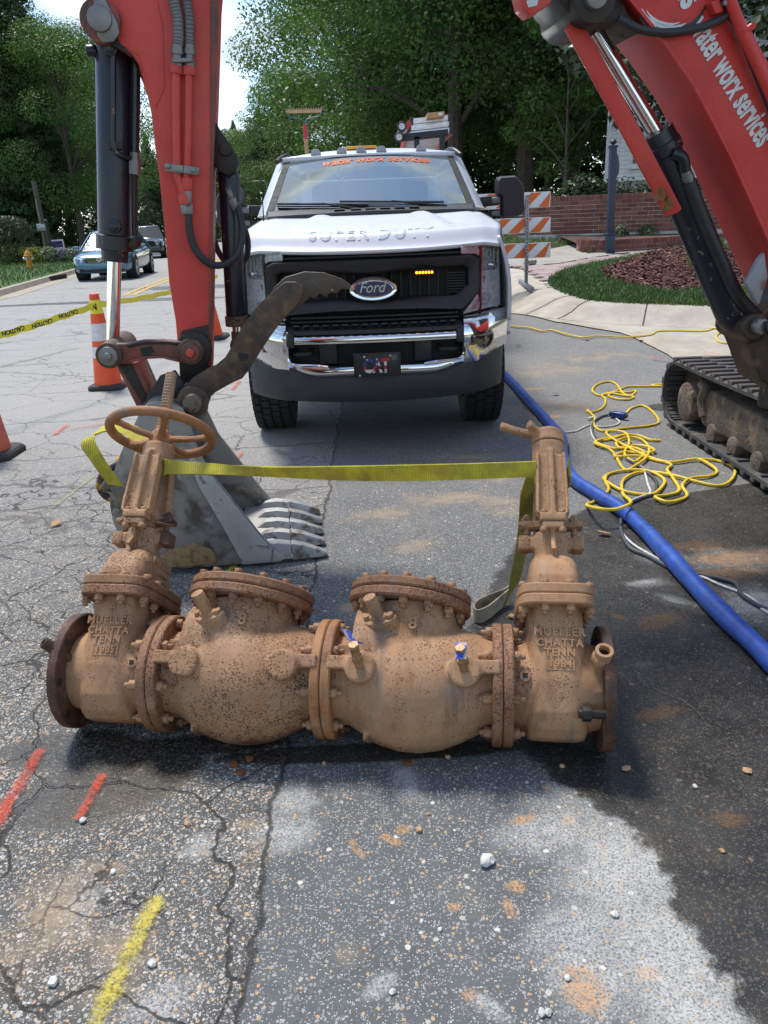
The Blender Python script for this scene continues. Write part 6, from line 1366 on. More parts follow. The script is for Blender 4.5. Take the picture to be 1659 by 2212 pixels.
# blue lay-flat hose
hs = thing('blue_hose', 'blue discharge hose running along the wet asphalt beside the right valve', 'hose', at_z(1340, 1100)); rH = .036
pts = [at_z(*q, rH) for q in ((1040, 775), (1075, 800), (1105, 828), (1135, 860), (1165, 893), (1190, 920), (1215, 948))]
P = [Vector((p.x, p.y, rH)) for p in pts]; t = NT('blue_hose_skin'); n = t.noise(14, 6, .7); f = t.noise(70, 5, .75); c = t.mix(t.step(n, .35, .7), (.014, .055, .27), (.032, .105, .42)); c = t.mix(t.step(f, .60, .72, 0, .55), c, (.20, .17, .16)); c = t.mix(t.step(t.noise(6, 6, .7), .58, .76, 0, .6), c, (.05, .05, .10)); t.set(Base_Color=c, Roughness=.42); t.bump(t.math('ADD', n, f), .3, .003); M_HOSE = t.m
hz = [at_z(x, y, rH) for x, y in ((1040, 770), (1075, 797), (1105, 825), (1140, 864), (1172, 898), (1196, 926), (1214, 950), (1214, 985), (1235, 1030), (1285, 1065), (1340, 1098), (1390, 1142), (1445, 1200), (1500, 1262), (1560, 1325), (1612, 1375), (1659, 1420), (1740, 1500), (1860, 1620))]
hz += [Vector((1.36, 1.2, rH)), Vector((1.5, .4, rH)), Vector((1.55, -.6, rH)), Vector((1.4, -2.5, rH))]; m = MB(); PP = spline(hz, 6); m.tube([p+Vector((0, 0, .004*pnoise(p*6))) for p in PP], lambda k: rH*(1+.035*math.sin(k*61)+.03*math.sin(k*23+1)), 18); m.make('hose', M_HOSE, hs)
m = MB(); 
for k in (70, 90):
    if k < len(PP)-1: m.cyl(PP[k], PP[k+1], rH*1.05, n=18)
m.bm.free()
# yellow extension cords, white/black cable, connector
M_YC = simple('yellow_cord', (.72, .50, .02), .5, 0, .12, 20); cr_ = .0085
Z8 = lambda x, y: ((1440+x*.452)/1.302, (900+y*.452)/1.302)
def cord(name, label, zpts, mat, r=cr_, lift=0., closed=False, cat='cord', jig=.002, grp=None):
    P = []
    for i, q in enumerate(zpts):
        h = r*1.05+lift+(q[2] if len(q) > 2 else 0); p = on_ground(*Z8(q[0], q[1]), h=h); P.append(p)
    m = MB(); m.tube(spline(P, 7), r, 8); o = m.make(name, mat); tag(o, label, cat, grp); return o
cord('extension_cord', 'thin yellow cord crossing the concrete gutter behind the truck bumper', [(-260, 10), (-120, 25), (20, 40), (110, 48), (190, 68), (250, 62), (330, 85), (440, 108), (520, 98), (620, 102), (740, 105), (860, 92), (905, 70), (1000, 66), (1100, 68), (1200, 68), (1260, 52), (1300, 68), (1270, 100), (1290, 135), (1350, 145), (1370, 125), (1330, 85), (1290, 75, .012), (1320, 70, .012), (1350, 90), (1370, 130), (1395, 165), (1450, 135), (1500, 120), (1540, 130), (1480, 140), (1450, 155), (1475, 172), (1560, 172), (1700, 160)], M_YC, lift=.012)
cord('extension_cord', 'tangled heap of yellow extension cord beside the rubber track', [(1020, 400), (930, 400), (870, 405), (930, 412), (840, 412), (720, 415), (650, 440), (590, 460), (540, 468), (500, 440), (530, 400), (600, 383), (650, 400), (690, 455), (740, 470), (770, 440), (720, 450), (640, 450), (600, 470), (650, 490), (720, 495), (757, 478), (700, 470), (600, 455), (560, 470), (580, 490), (575, 530), (540, 560), (480, 575), (470, 560), (500, 590), (515, 610), (510, 655), (560, 690), (640, 680), (740, 670), (850, 658), (910, 640), (900, 600), (850, 550), (800, 532), (740, 550), (710, 580)], M_YC)
heap = [(925, 750), (860, 745), (790, 720), (700, 715), (600, 745), (530, 750), (520, 770), (600, 800), (640, 840), (700, 930), (760, 910), (840, 850), (850, 790), (800, 740), (720, 730), (650, 760), (680, 800), (760, 780), (850, 790), (885, 815), (800, 830), (700, 820), (640, 850), (780, 845), (900, 870), (1000, 885), (1150, 865), (1240, 905), (1275, 945), (1230, 970), (1110, 985), (1060, 1030), (1090, 1090), (1040, 1120), (960, 1130), (890, 1100), (960, 1090), (1040, 1060), (1000, 980), (965, 930), (990, 900), (900, 870), (800, 830), (720, 790), (600, 720), (600, 690), (700, 700), (730, 760), (700, 830), (760, 880), (820, 830), (780, 800), (700, 790), (640, 800), (540, 770), (530, 750), (620, 730), (700, 715)]
cord('extension_cord', 'large tangle of yellow extension cord in the middle of the asphalt between hose and track', [(x, y, .004*(i % 4)) for i, (x, y) in enumerate(heap)], M_YC)
loop2 = [(840, 860), (980, 885), (1150, 865), (1300, 880), (1385, 930), (1360, 1000), (1280, 1030), (1150, 1005), (1000, 965), (870, 945), (760, 955), (690, 1000), (690, 1080), (740, 1130), (700, 1160), (620, 1180), (520, 1170), (465, 1150), (510, 1130), (600, 1060), (580, 1000), (600, 960), (700, 935), (830, 935), (920, 970), (950, 1010), (900, 1070), (830, 1085), (700, 1065), (610, 1020), (570, 985), (600, 960)]
cord('extension_cord', 'wide loops of yellow extension cord lying over the blue hose', [(x, y, .004*(i % 3)+(.075 if (510 < x < 780 and y > 1100) else 0)) for i, (x, y) in enumerate(loop2)], M_YC)
M_WC = simple('white_rope', (.55, .54, .50), .8, 0, .2, 60); M_BC = simple('dark_cable', (.05, .055, .065), .55)
cord('pump_rope', 'thin white rope trailing along the dark cable beside the blue hose', [(330, 700), (400, 690), (480, 655), (560, 665), (640, 655), (668, 630), (600, 595), (520, 620), (495, 660), (500, 720), (560, 790), (660, 850), (760, 890), (815, 920), (830, 960), (845, 1020), (860, 1075), (800, 1100), (740, 1130), (700, 1190), (675, 1260), (690, 1330), (760, 1400), (860, 1460), (950, 1510), (1040, 1555), (1120, 1580), (1200, 1605), (1300, 1650), (1420, 1695), (1500, 1740), (1560, 1800), (1640, 1860), (1900, 2150), (2200, 2600)], M_WC, .006, cat='rope')
cord('pump_cable', 'dark electric cable with white bands running along the blue hose', [(610, 590), (560, 600), (505, 640), (505, 700), (550, 775), (640, 835), (740, 880), (830, 940), (900, 1010), (880, 1080), (800, 1110), (720, 1150), (680, 1240), (685, 1330), (740, 1420), (860, 1475), (960, 1530), (1040, 1560), (1190, 1590), (1300, 1610), (1390, 1640), (1430, 1710), (1520, 1770), (1640, 1840), (1890, 2120), (2180, 2560)], M_BC, .009, cat='cable')
q0, q1 = on_ground(*Z8(625, 585), h=.03), on_ground(*Z8(708, 598), h=.03)
pg = thing('cord_connector', 'blue cord connector joining the yellow cord to the white cable', 'plug', (q0+q1)/2); m = MB(); m.bar(q0, q1, .045, .045); m.make('body', simple('blue_plastic', (.012, .04, .20), .35), pg, bevel=.010, seg=3); m = MB(); m.bar(q0+(q0-q1)*.22, q0, .034, .034); m.make('sleeve', M_BC, pg, bevel=.008); m = MB(); m.bar(q1, q1+(q1-q0)*.12, .028, .028); m.make('strain_relief', M_BC, pg, bevel=.006)
q = on_ground(*Z8(490, 612), h=.012); m = MB(); m.box(q, (.07, .012, .02), Matrix.Rotation(R(40), 3, 'Z')); o = m.make('cable_tag', simple('tag_white', (.6, .6, .58), .5)); tag(o, 'small white paper tag tied to the rope on the asphalt', 'tag')
# traffic cones
M_ORG = simple('cone_orange', (.80, .085, .018), .5, 0, .08); M_REF = simple('cone_white_band', (.66, .64, .62), .4, 0, .1, 30); M_CB = simple('cone_black_base', (.03, .028, .026), .8, 0, .3)
def cone(label, base, h, col=M_ORG, hb=True, rb=.165, tw=.19, lean=0.):
    o = thing('traffic_cone', label, 'traffic cone', base, 'traffic cones round the work site'); rt = .042; r_ = lambda z: rb+(rt-rb)*(z/h)
    m = MB(); m.rings([[base+Vector((x*w, y*w, z)) for x, y in ((-1, -.75), (-.75, -1), (.75, -1), (1, -.75), (1, .75), (.75, 1), (-.75, 1), (-1, .75))] for z, w in ((0, tw*1.05), (.03, tw*1.05), (.05, tw*.95))]); m.make('base', M_CB, o, bevel=.006)
    bands = [(.05, .34, col), (.34, .46, M_REF), (.46, .52, col), (.52, .70, M_REF), (.70, 1.0, col)] if hb else [(.05, 1., col)]
    for a, b, mt in bands:
        m = MB(); m.lathe([(max(.048, a*h), r_(a*h)+(.003 if mt is M_REF else 0)), (b*h, r_(b*h)+(.003 if mt is M_REF else 0))]+([(b*h+.004, rt*.75)] if b == 1. else []), base, (lean, 0, 1), 32, cap=(b == 1.)); m.make('reflective_band' if mt is M_REF else 'cone_body', mt, o)
    return o
b1 = at_z(236, 838); hgt = (at_y(219, 634, b1.y).z)
c1 = cone('orange cone with two white bands and caution tape tied round its neck', b1, hgt, rb=.135, tw=.155, lean=.0)
m = MB(); m.lathe([(hgt*.86, .055), (hgt*.93, .05)], b1, (0, 0, 1), 24, cap=False)
b2 = at_z(452, 731); cone('orange cone half hidden behind the excavator stick', b2, .92, hb=False, rb=.2, tw=.24)
b3 = at_z(-18, 985); cone('faded orange cone cut off by the left edge of the picture', b3, .86, simple('faded_orange', (.55, .13, .07), .65, 0, .15), False, .14, .175)
# caution tape
M_TAPE = simple('tape_yellow', (.80, .72, .03), .45, 0, .08); tape = thing('caution_tape', 'yellow caution tape strung from the banded cone across the road', 'caution tape', b1+Vector((0, 0, hgt*.9)))
N0 = b1+Vector((0, -.06, hgt*.88)); L0 = at_y(-160, 770, 5.6); R0 = at_y(470, 597, 13.5); RE = at_y(560, 575, 17)
def tape_strip(P0, P1, sag, w, n=28, tw=0.):
    pts = [P0.lerp(P1, k/n)+Vector((0, 0, -sag*math.sin(math.pi*k/n)+.006*math.sin(k*1.9))) for k in range(n+1)]
    return pts, [Vector((0, math.sin(tw+.25*math.sin(k*.7))*w, math.cos(tw+.25*math.sin(k*.7))*w)) for k in range(n+1)]
for P0, P1, sag, tx in ((L0, N0, .012, True), (N0, R0, .05, True)):
    p_, s_ = tape_strip(P0, P1, sag, .028); m = MB(); m.strip(p_, s_, .0012); tp = m.make('tape', M_TAPE, tape, angle=80)
    D = (P1-P0).normalized(); Lt = (P1-P0).length
    for k in range(5 if P0 == L0 else 7):
        f = (k+.35)/(5.6 if P0 == L0 else 7.2); i = int(f*28); a = p_[i]; b = a+D*.25
        text_fit('lettering', 'CAUTION', b+Vector((0, -.006, .020)), a+Vector((0, -.006, .020)), (0, 0, -1), -.05 if False else .038, simple('tape_black', (.02, .02, .02), .5) if k == 0 else bpy.data.materials['tape_black'], tape, depth=.001, bold=.03)
m = MB(); m.lathe([(hgt*.80, .062), (hgt*.84, .058), (hgt*.94, .048)], b1, (0, 0, 1), 20, cap=False); m.make('wrap', M_TAPE, tape); text_fit('lettering', 'N', b1+Vector((-.022, -.068, hgt*.84)), b1+Vector((.03, -.068, hgt*.84)), (0, 0, 1), .06, bpy.data.materials['tape_black'], tape, bold=.03)
# barricade
YBAR = 11.7; ba = lambda x, y: at_y((1300+x*.1627)/1.302, (460+y*.1627)/1.302, YBAR)
bar = thing('barricade', 'orange and white striped road barricade standing in the driveway mouth', 'barricade', ba(1160, 2080))
M_BW = simple('sheeting_white', (.70, .71, .72), .45, 0, .05); M_BO = simple('sheeting_orange', (.72, .135, .015), .45, 0, .05); M_GALV = layered('galvanised_steel', (.30, .31, .32), [((.18, .18, .18), 40, .5, .6, .6)], .5, .6)
for (yl, yr, hgt_, off) in ((548, 507, 222, .0), (985, 945, 220, .13), (1421, 1382, 218, .06)):
    A = ba(1523, yr+hgt_/2); B = A+Vector((-1.86, 0, 0)); hh_ = .205
    m = MB(); m.bar(A, B, .025, hh_); rail = m.make('rail', M_BW, bar, bevel=.004)
    for k in range(-1, 8):
        x = A.x-off-k*.305; z = A.z; p = [(x-.02, z-hh_/2+.006), (x-.17, z-hh_/2+.006), (x+.03, z+hh_/2-.006), (x+.18, z+hh_/2-.006)]
        q = []                                     # clip the slanted stripe to the board
        for (a0, z0) in [(p[1][0], p[1][1]), (p[0][0], p[0][1]), (p[3][0], p[3][1]), (p[2][0], p[2][1])]: q.append((min(max(a0, B.x+.004), A.x-.004), z0))
        if q[2][0]-q[3][0] < .01 and q[1][0]-q[0][0] < .01: continue
        if x+.18 > A.x:                            # cut corner at the right end
            cut = z-hh_/2+.006+(A.x-.004-(x-.17))/(.20)*(hh_-.012)*0
            q = [(a0, z0) for a0, z0 in q]
        m = MB(); m.prism([(a0, A.y-.0145, z0) for a0, z0 in q], (0, .001, 0)); m.make('stripe', M_BO, rail)
pt0 = ba(1100, 545); pb = ba(1145, 2080)
for dx in (0, -1.35):
    m = MB(); a = Vector((pt0.x+.015+dx, YBAR-.045, pt0.z)); b = Vector((a.x+.015, YBAR-.045, ground_z(a.x, YBAR)+.04)); m.bar(a, b, .046, .046, (0, 1, 0)); ps = m.make('post', M_GALV, bar, bevel=.003)
    for k in range(26):
        m = MB(); q = a.lerp(b, (k+.6)/26.5); m.cyl(q+Vector((0, -.0245, 0)), q+Vector((0, -.0225, 0)), .008, n=8); m.make('punched_hole', M_BORE, ps)
    m = MB(); m.bar(b+Vector((0, -.45, 0)), b+Vector((0, .5, .04)), .05, .05); m.make('foot', M_GALV, bar, bevel=.003)
    m = MB(); q = a.lerp(b, .43); m.tube([q+Vector((x, -.03, z)) for x, z in ((-.03, .02), (.05, .02), (.05, -.02), (-.03, -.02))], .004, 6, loop=True); m.make('hitch_pin', M_GALV, ps)
# loose stones and clods on the road
rng = random.Random(11)
def rock(name, c, r, mat, seed, label=None, cat=None, group=None, fl=.7):
    bm = bmesh.new(); bmesh.ops.create_icosphere(bm, subdivisions=2, radius=r); rr = random.Random(seed); o3 = Vector((rr.random()*9, rr.random()*9, rr.random()*9))
    for v in bm.verts: v.co *= 1+.45*pnoise(v.co/r*1.1+o3)+.12*pnoise(v.co/r*3+o3); v.co.z *= fl; v.co.x *= 1.15
    mb = MB(); mb.bm.free(); mb.bm = bm; zmin = min(v.co.z for v in bm.verts); mb.xf(Matrix.Translation(Vector(c)-Vector((0, 0, zmin+.0008))) @ Matrix.Rotation(rr.random()*6, 4, 'Z')); o = mb.make(name, mat, flat=False, angle=25); return tag(o, label, cat, group)
M_ST = layered('pale_stone', (.55, .54, .50), [((.38, .37, .35), 70, .5, .65, .9)], .9, 0, .5, 200); M_CL = layered('tan_clod', (.46, .31, .17), [((.35, .20, .09), 60, .5, .65, .9)], .95, 0, .6, 200); M_RS = layered('rust_flake', (.20, .07, .02), [((.12, .04, .015), 60, .5, .65, .9)], .9)
rock('stone', at_z(1052, 1865), .0165, M_ST, 1, 'pale grey angular stone, largest loose one on the near asphalt', 'stone')
spots = [(1327, 1978, .008, 0), (1215, 1657, .007, 1), (968, 1638, .008, 1), (1352, 1663, .010, 1), (1615, 1668, .010, 1), (1225, 2115, .006, 0), (848, 2145, .006, 0), (1170, 2190, .008, 0), (1185, 2190, .007, 0), (330, 2085, .009, 0), (905, 1795, .008, 1), (925, 1760, .005, 1), (405, 1782, .008, 1), (180, 1775, .009, 0), (115, 2125, .010, 0), (245, 1885, .007, 0), (1560, 1840, .006, 1), (1500, 1700, .006, 0), (950, 2010, .005, 0), (760, 1560, .006, 1), (700, 1650, .006, 1), (1262, 1395, .007, 1), (655, 1270, .006, 0), (1110, 1420, .008, 1), (1105, 1335, .011, 1), (1085, 1580, .006, 1)]
for i, (x, y, r, k) in enumerate(spots):
    rock('pebble', at_z(x, y), r, M_CL if k else M_ST, 20+i, ('small tan clod' if k else 'small pale grey pebble')+' lying loose on the '+('near asphalt in front of the valves' if y > 1640 else 'asphalt behind the valves'), 'pebble', 'loose pebbles on the asphalt')
for i, (x, y) in enumerate(((520, 1668), (505, 1652), (540, 1640), (880, 1650))):
    rock('rust_flake', at_z(x, y), .012, M_RS, 60+i, 'rusty brown flake fallen beside the valves', 'rust flake', 'rust flakes below the valves', .3)
M_LEAF = simple('dry_leaf', (.36, .22, .09), .8)
for i, (px, py) in enumerate(((1268, 732), (1200, 850), (1240, 1045), (1305, 1150), (1120, 745), (1385, 735), (120, 1130))):
    p = on_ground(px, py, h=.016); a = rng.uniform(0, 6); s = .022 if py > 1500 else .035; X = Vector((math.cos(a), math.sin(a), .15))*s; Y_ = Vector((-math.sin(a), math.cos(a), .2))*s*.5
    m = MB(); m.rings([[p-X, p-X*.3+Y_, p+X*.5+Y_*.8, p+X, p+X*.4-Y_, p-X*.4-Y_*.9], [q+Vector((0, 0, .002)) for q in (p-X, p-X*.3+Y_, p+X*.5+Y_*.8, p+X, p+X*.4-Y_, p-X*.4-Y_*.9)]]); o = m.make('fallen_leaf', M_LEAF); tag(o, 'dry brown leaf lying on the pavement', 'leaf', 'fallen leaves on the pavement')
# ------------------------------------------------------------------ trees, hedges, plants
import numpy as np
def leaf_mat(name, a, b, c=None, gloss=.5, trans=.34):
    t = NT(name); rnd = t.new('NewGeometry').outputs['Random Per Island']; oi = t.new('ObjectInfo').outputs['Random']
    col = t.mix(rnd, a, b); col = t.mix(t.step(t.noise(.5, 4), .42, .68, 0, .6), col, c or sh(b, 1.3)); col = t.mix(t.math('MULTIPLY', oi, .35), col, sh(a, .8))
    t.set(Base_Color=col, Roughness=gloss, Specular_IOR_Level=.35)
    tr = t.new('BsdfTranslucent'); t.put(tr.inputs[0], t.mix(.5, col, sh(b, 1.5))); ms = t.new('MixShader'); ms.inputs[0].default_value = trans
    t.t.links.new(t.b.outputs[0], ms.inputs[1]); t.t.links.new(tr.outputs[0], ms.inputs[2]); t.t.links.new(ms.outputs[0], t.n['Material Output'].inputs[0]); return t.m
M_LF = [leaf_mat('oak_leaf', (.030, .078, .015), (.078, .155, .030)), leaf_mat('maple_leaf', (.044, .102, .016), (.105, .195, .038)), leaf_mat('cedar_spray', (.024, .058, .018), (.058, .105, .032), gloss=.7, trans=.1), leaf_mat('far_leaf', (.05, .095, .03), (.11, .17, .06)), leaf_mat('magnolia_leaf', (.022, .050, .020), (.055, .095, .038), (.16, .13, .06), gloss=.22, trans=.1)]
M_BARK = layered('bark_grey', (.085, .065, .05), [((.15, .13, .11), 9, .5, .7, .95), ((.04, .03, .024), 20, .5, .66, .95)], .95, 0, .8, 40, .02)
def leaf_mesh(name, C, N, size, rng, aspect=.62):
    """C: leaf centres (n,3); N: outward normals; two-triangle pointed leaves, folded a little"""
    n = len(C); a = rng.normal(size=(n, 3)); N = N+rng.normal(size=(n, 3))*.55; N /= np.linalg.norm(N, axis=1)[:, None]+1e-9
    X = np.cross(N, a); X /= np.linalg.norm(X, axis=1)[:, None]+1e-9; Y = np.cross(N, X); s = (size*rng.uniform(.65, 1.35, n))[:, None]
    V = np.empty((n, 4, 3)); V[:, 0] = C-X*s*.5; V[:, 1] = C-Y*s*.5*aspect+N*s*.06; V[:, 2] = C+X*s*.5-N*s*.08; V[:, 3] = C+Y*s*.5*aspect+N*s*.06
    me = bpy.data.meshes.new(name); me.vertices.add(n*4); me.vertices.foreach_set('co', V.reshape(-1)); me.loops.add(n*4); me.loops.foreach_set('vertex_index', np.arange(n*4, dtype=np.int32))
    me.polygons.add(n); me.polygons.foreach_set('loop_start', np.arange(0, n*4, 4, dtype=np.int32)); me.update(calc_edges=True); me.validate(); return me
def crown_points(rng, clumps, n):
    """clumps: (centre, radii) -> points near the clumps' shells with normals"""
    vol = np.array([np.prod(r)**.667 for c, r in clumps]); k = rng.choice(len(clumps), n, p=vol/vol.sum()); c = np.array([q[0] for q in clumps])[k]; r = np.array([q[1] for q in clumps])[k]
    d = rng.normal(size=(n, 3)); d /= np.linalg.norm(d, axis=1)[:, None]; rad = rng.uniform(.35, 1.05, n)**.55; P = c+d*r*rad[:, None]; N = d/r; N /= np.linalg.norm(N, axis=1)[:, None]; N[:, 2] += .5
    return P, N
def limbs_mesh(h, r, tops, rng, n=9, lean=(0, 0)):
    m = MB(); top = Vector((lean[0], lean[1], h)); m.tube([Vector((0, 0, -.1)), Vector((.03*h*rng.normal()*.3, .02*h*rng.normal()*.3, h*.3)), top*.62, top], lambda k: r*(1.15-.95*k)*(1+.35*max(0, .12-k)/.12), n, sub=5)
    for c in tops:
        c = Vector(c); k = min(.8, max(.22, (c.z-.32*math.hypot(c.x, c.y))/h*.75)); a = Vector((lean[0]*k, lean[1]*k, h*k)); mid = a.lerp(c, .5)+Vector((0, 0, .05*h)); m.tube([a, mid, c], lambda q: r*.42*(1-.85*q), 6, sub=4)
    return m
def deciduous(name, seed, h, cr, base, ncl, nl, lf, mat, trunk_r=.22):
    rng = np.random.default_rng(seed); cl = []
    for i in range(ncl):
        z = base+(h-base)*rng.uniform(.06, .95); t_ = (z-base)/(h-base); rr = cr*(math.sin(math.pi*min(1, (.18+t_*.80)))**.7)*rng.uniform(.35, 1.0); a = rng.uniform(0, 2*math.pi); q = cr*rng.uniform(.24, .42)
        cl.append((np.array((math.cos(a)*rr, math.sin(a)*rr, z)), np.array((q, q, q*rng.uniform(.5, .75)))))
    P, N = crown_points(rng, cl, nl); me = leaf_mesh('crown', P, N, lf, rng); me.materials.append(mat)
    return me, limbs_mesh(h*.85, trunk_r, [c for c, r in cl[::2]], rng)
def conifer(seed, h, cr, nl, lf, mat):
    rng = np.random.default_rng(seed); z = h*(1-rng.uniform(0, 1, nl)**.62*.97); a = rng.uniform(0, 2*math.pi, nl); tier = .75+.25*np.sin(z*5.5+np.sin(a*3+seed)*2); lump = 1+.28*np.sin(a*5+z*1.3+seed)+.15*np.sin(a*9-z*2.1)
    R_ = cr*np.clip((1-z/h), .02, 1)**.75*tier*lump*rng.uniform(.45, 1.05, nl)**.5; P = np.stack([np.cos(a)*R_, np.sin(a)*R_, z-.14*R_], 1); N = np.stack([np.cos(a), np.sin(a), .5+0*a], 1); me = leaf_mesh('crown', P, N, lf, rng, .45); me.materials.append(mat)
    m = MB(); m.tube([(0, 0, -.1), (0, 0, h*.5), (0, 0, h*.96)], lambda k: .2*(1-.9*k), 8); return me, m
PROTO = {}
def tree(kind, name, label, group, loc, sc, rz, grp=None):
    if kind not in PROTO:
        me, mb = BUILD[kind](); tr = mb.make('trunk', M_BARK, None); PROTO[kind] = (me, tr.data); bpy.data.objects.remove(tr)
    me, tm_ = PROTO[kind]; M = Matrix.Translation(loc) @ Matrix.Rotation(rz, 4, 'Z') @ Matrix.Diagonal((*((sc,)*3 if not isinstance(sc, tuple) else sc), 1)); o = thing(name, label, 'tree', mat=M, group=group)
    newobj('crown', me, o); newobj('trunk', tm_, o); return o
BUILD = {'oak': lambda: deciduous('oak', 1, 15, 5.6, 2.6, 46, 52000, .135, M_LF[0], .28), 'maple': lambda: deciduous('maple', 2, 13, 4.8, 2.4, 42, 48000, .125, M_LF[1], .2), 'cedar': lambda: conifer(4, 15, 4.0, 26000, .27, M_LF[2]), 'cedar_tall': lambda: conifer(9, 19, 3.6, 26000, .27, M_LF[2]), 'far': lambda: deciduous('far', 5, 12, 4.6, .8, 30, 12000, .34, M_LF[3], .2), 'pine': lambda: conifer(14, 16, 3.8, 12000, .38, M_LF[3]), 'magnolia': lambda: deciduous('magnolia', 8, 9.5, 3.4, 2.2, 22, 4800, .25, M_LF[4], .17), 'sapling': lambda: deciduous('sapling', 12, 7, 2.4, 1.6, 16, 6000, .15, M_LF[1], .07)}
def gp(px, y): p = at_y(px, 500, y); return Vector((p.x, y, ground_z(p.x, y)))
LT = 'trees along the left side of the street'
for kind, px, y, sc, rz, lab in (('oak', 45, 60, 1.2, 0, 'tall dark broadleaf tree behind the hedge and hydrant at the far left'), ('cedar', -10, 57, 1.25, 1, 'dark drooping cedar at the left edge of the picture'), ('maple', 175, 55, 1.05, 2, 'bushy green tree with forked grey trunk behind the blue sign'), ('cedar_tall', 110, 58, 1.05, 3, 'tall dark evergreen rising above the blue and white sign'),
                                 ('oak', 175, 70, 1.1, 4, 'leafy tree behind the black bucket cylinder'), ('cedar', 268, 80, .80, 2, 'dark evergreen seen between bucket cylinder and stick'), ('maple', -60, 58, 1.3, 5, 'broad tree leaning in from the left edge'), ('oak', -20, 70, 1.3, 1, 'tall leafy tree deepest in the left wood'), ('maple', 95, 72, 1.35, .4, 'tall pale green tree behind the dark evergreen'), ('cedar', 240, 62, .55, .4, 'short dark evergreen beside the black car'), ('oak', 150, 82, 1.4, 2.2, 'highest leafy tree at the back of the left wood')):
    tree(kind, 'evergreen_tree' if 'cedar' in kind else 'broadleaf_tree', lab, LT, gp(px, y), sc, rz)
FT = 'trees at the far end of the street'
FLAB = ['pale rounded tree far away just right of the bucket cylinder', 'pointed evergreen far away left of the red stick', 'rounded tree far away hidden mostly by the red stick', 'rounded far tree behind the right edge of the red stick', 'pointed far evergreen left of the thumb cylinder', 'rounded far tree just right of the thumb bracket', 'rounded far tree behind the truck aerial', 'pointed far evergreen right of the truck aerial', 'rounded far tree nearest the truck cab', 'tallest pointed evergreen at the very end of the street', 'rounded tree at the very end of the street']
for i, (kind, px, y, sc) in enumerate((('far', 300, 105, .95), ('pine', 340, 98, .75), ('far', 385, 110, .95), ('far', 430, 100, .92), ('pine', 470, 112, .92), ('far', 505, 96, .98), ('far', 545, 92, .95), ('pine', 580, 100, .90), ('far', 610, 80, .95), ('pine', 525, 125, 1.0), ('far', 450, 130, 1.1))):
    tree(kind, 'evergreen_tree' if kind == 'pine' else 'broadleaf_tree', FLAB[i], FT, gp(px, y), sc, i*1.3)
RT = 'trees behind the truck and the brick wall'
for kind, px, y, sc, rz, lab in (('oak', 985, 33, 1.18, 0, 'tall broadleaf tree with bare trunk right behind the truck'), ('maple', 800, 40, 1.25, 1, 'bushy tree rising behind the truck cab'), ('maple', 640, 46, .70, 2, 'tree whose branches reach out over the road left of the rake'), ('oak', 1130, 33, 1.2, 3, 'tall dark tree behind the truck mirror and barricade'), ('maple', 1235, 36, 1.3, 4.4, 'light green leafy tree hanging over the white house'), ('oak', 1390, 38, 1.45, 5, 'tall dark tree rising behind the white house'), ('maple', 1090, 44, 1.5, 2.6, 'tall tree deep in the wood behind the ladders'), ('oak', 900, 52, 1.5, .7, 'tall tree deepest in the wood behind the truck'), ('cedar', 1215, 44, 1.2, .3, 'dark evergreen deep behind the barricade'), ('oak', 1560, 46, 1.6, 1.8, 'tall tree behind the house roof at the upper right'), ('oak', 775, 56, 1.2, 3, 'rounded tree beside the road far behind the truck'), ('cedar', 860, 48, .9, 1.4, 'dark evergreen standing low behind the truck roof'), ('cedar', 1010, 52, 1.1, 2.2, 'dark evergreen in the shade behind the ladder rack'), ('maple', 1180, 36, .8, 5.5, 'low leafy tree in the shade behind the brick wall'), ('sapling', 1215, 25, .9, 1, 'slim young tree left of the white house')):
    tree(kind, 'evergreen_tree' if 'cedar' in kind else 'broadleaf_tree', lab, RT, gp(px, y), sc, rz)
tree('magnolia', 'magnolia_tree', 'magnolia with large glossy leaves between the boom and the white house', None, gp(1545, 20.5), .92, .6)
tree('magnolia', 'magnolia_tree', 'second magnolia at the upper right edge behind the boom', None, gp(1740, 19.0), 1.02, 2.6)
def shrub(name, label, cat, loc, rx, ry, h, n, lf, mat, seed, group=None, box=False):
    rng = np.random.default_rng(seed); o = thing(name, label, cat, loc, group); k = 9; cl = []
    for i in range(k):
        a = rng.uniform(0, 6.28); q = rng.uniform(.1, .55); cl.append((np.array((math.cos(a)*rx*q, math.sin(a)*ry*q, h*rng.uniform(.3, .68))), np.array((rx*.52, ry*.52, h*.34))))
    P, N = crown_points(rng, cl, n)
    if box:
        d = rng.normal(size=(n, 3)); d /= np.linalg.norm(d, axis=1)[:, None]; d = np.sign(d)*np.abs(d)**.6; P = d*np.array((rx, ry, h*.5))*rng.uniform(.86, 1.02, n)[:, None]+np.array((0, 0, h*.5)); N = d
    P[:, 2] = np.abs(P[:, 2]); me = leaf_mesh('foliage', P, N, lf, rng); me.materials.append(mat); newobj('foliage', me, o)
    m = MB()
    for i in range(5): m.tube([(0, 0, 0), (rx*.2*math.cos(i*1.3), ry*.2*math.sin(i*1.3), h*.4), (rx*.45*math.cos(i*1.3), ry*.45*math.sin(i*1.3), h*.75)], lambda q: .012+.01*(1-q), 5)
    mm = m.bm; me2 = bpy.data.meshes.new('stems'); mm.to_mesh(me2); mm.free(); me2.materials.append(M_BARK); newobj('stems', me2, o); return o
M_BOXL = leaf_mat('hedge_leaf', (.020, .040, .014), (.050, .085, .026), gloss=.45); M_YG = leaf_mat('yellow_green_leaf', (.13, .17, .02), (.26, .28, .04), gloss=.5); M_LIL = leaf_mat('lilac_bloom', (.16, .14, .20), (.34, .30, .40)); M_VAR = leaf_mat('pale_shrub_leaf', (.07, .11, .04), (.20, .26, .13))
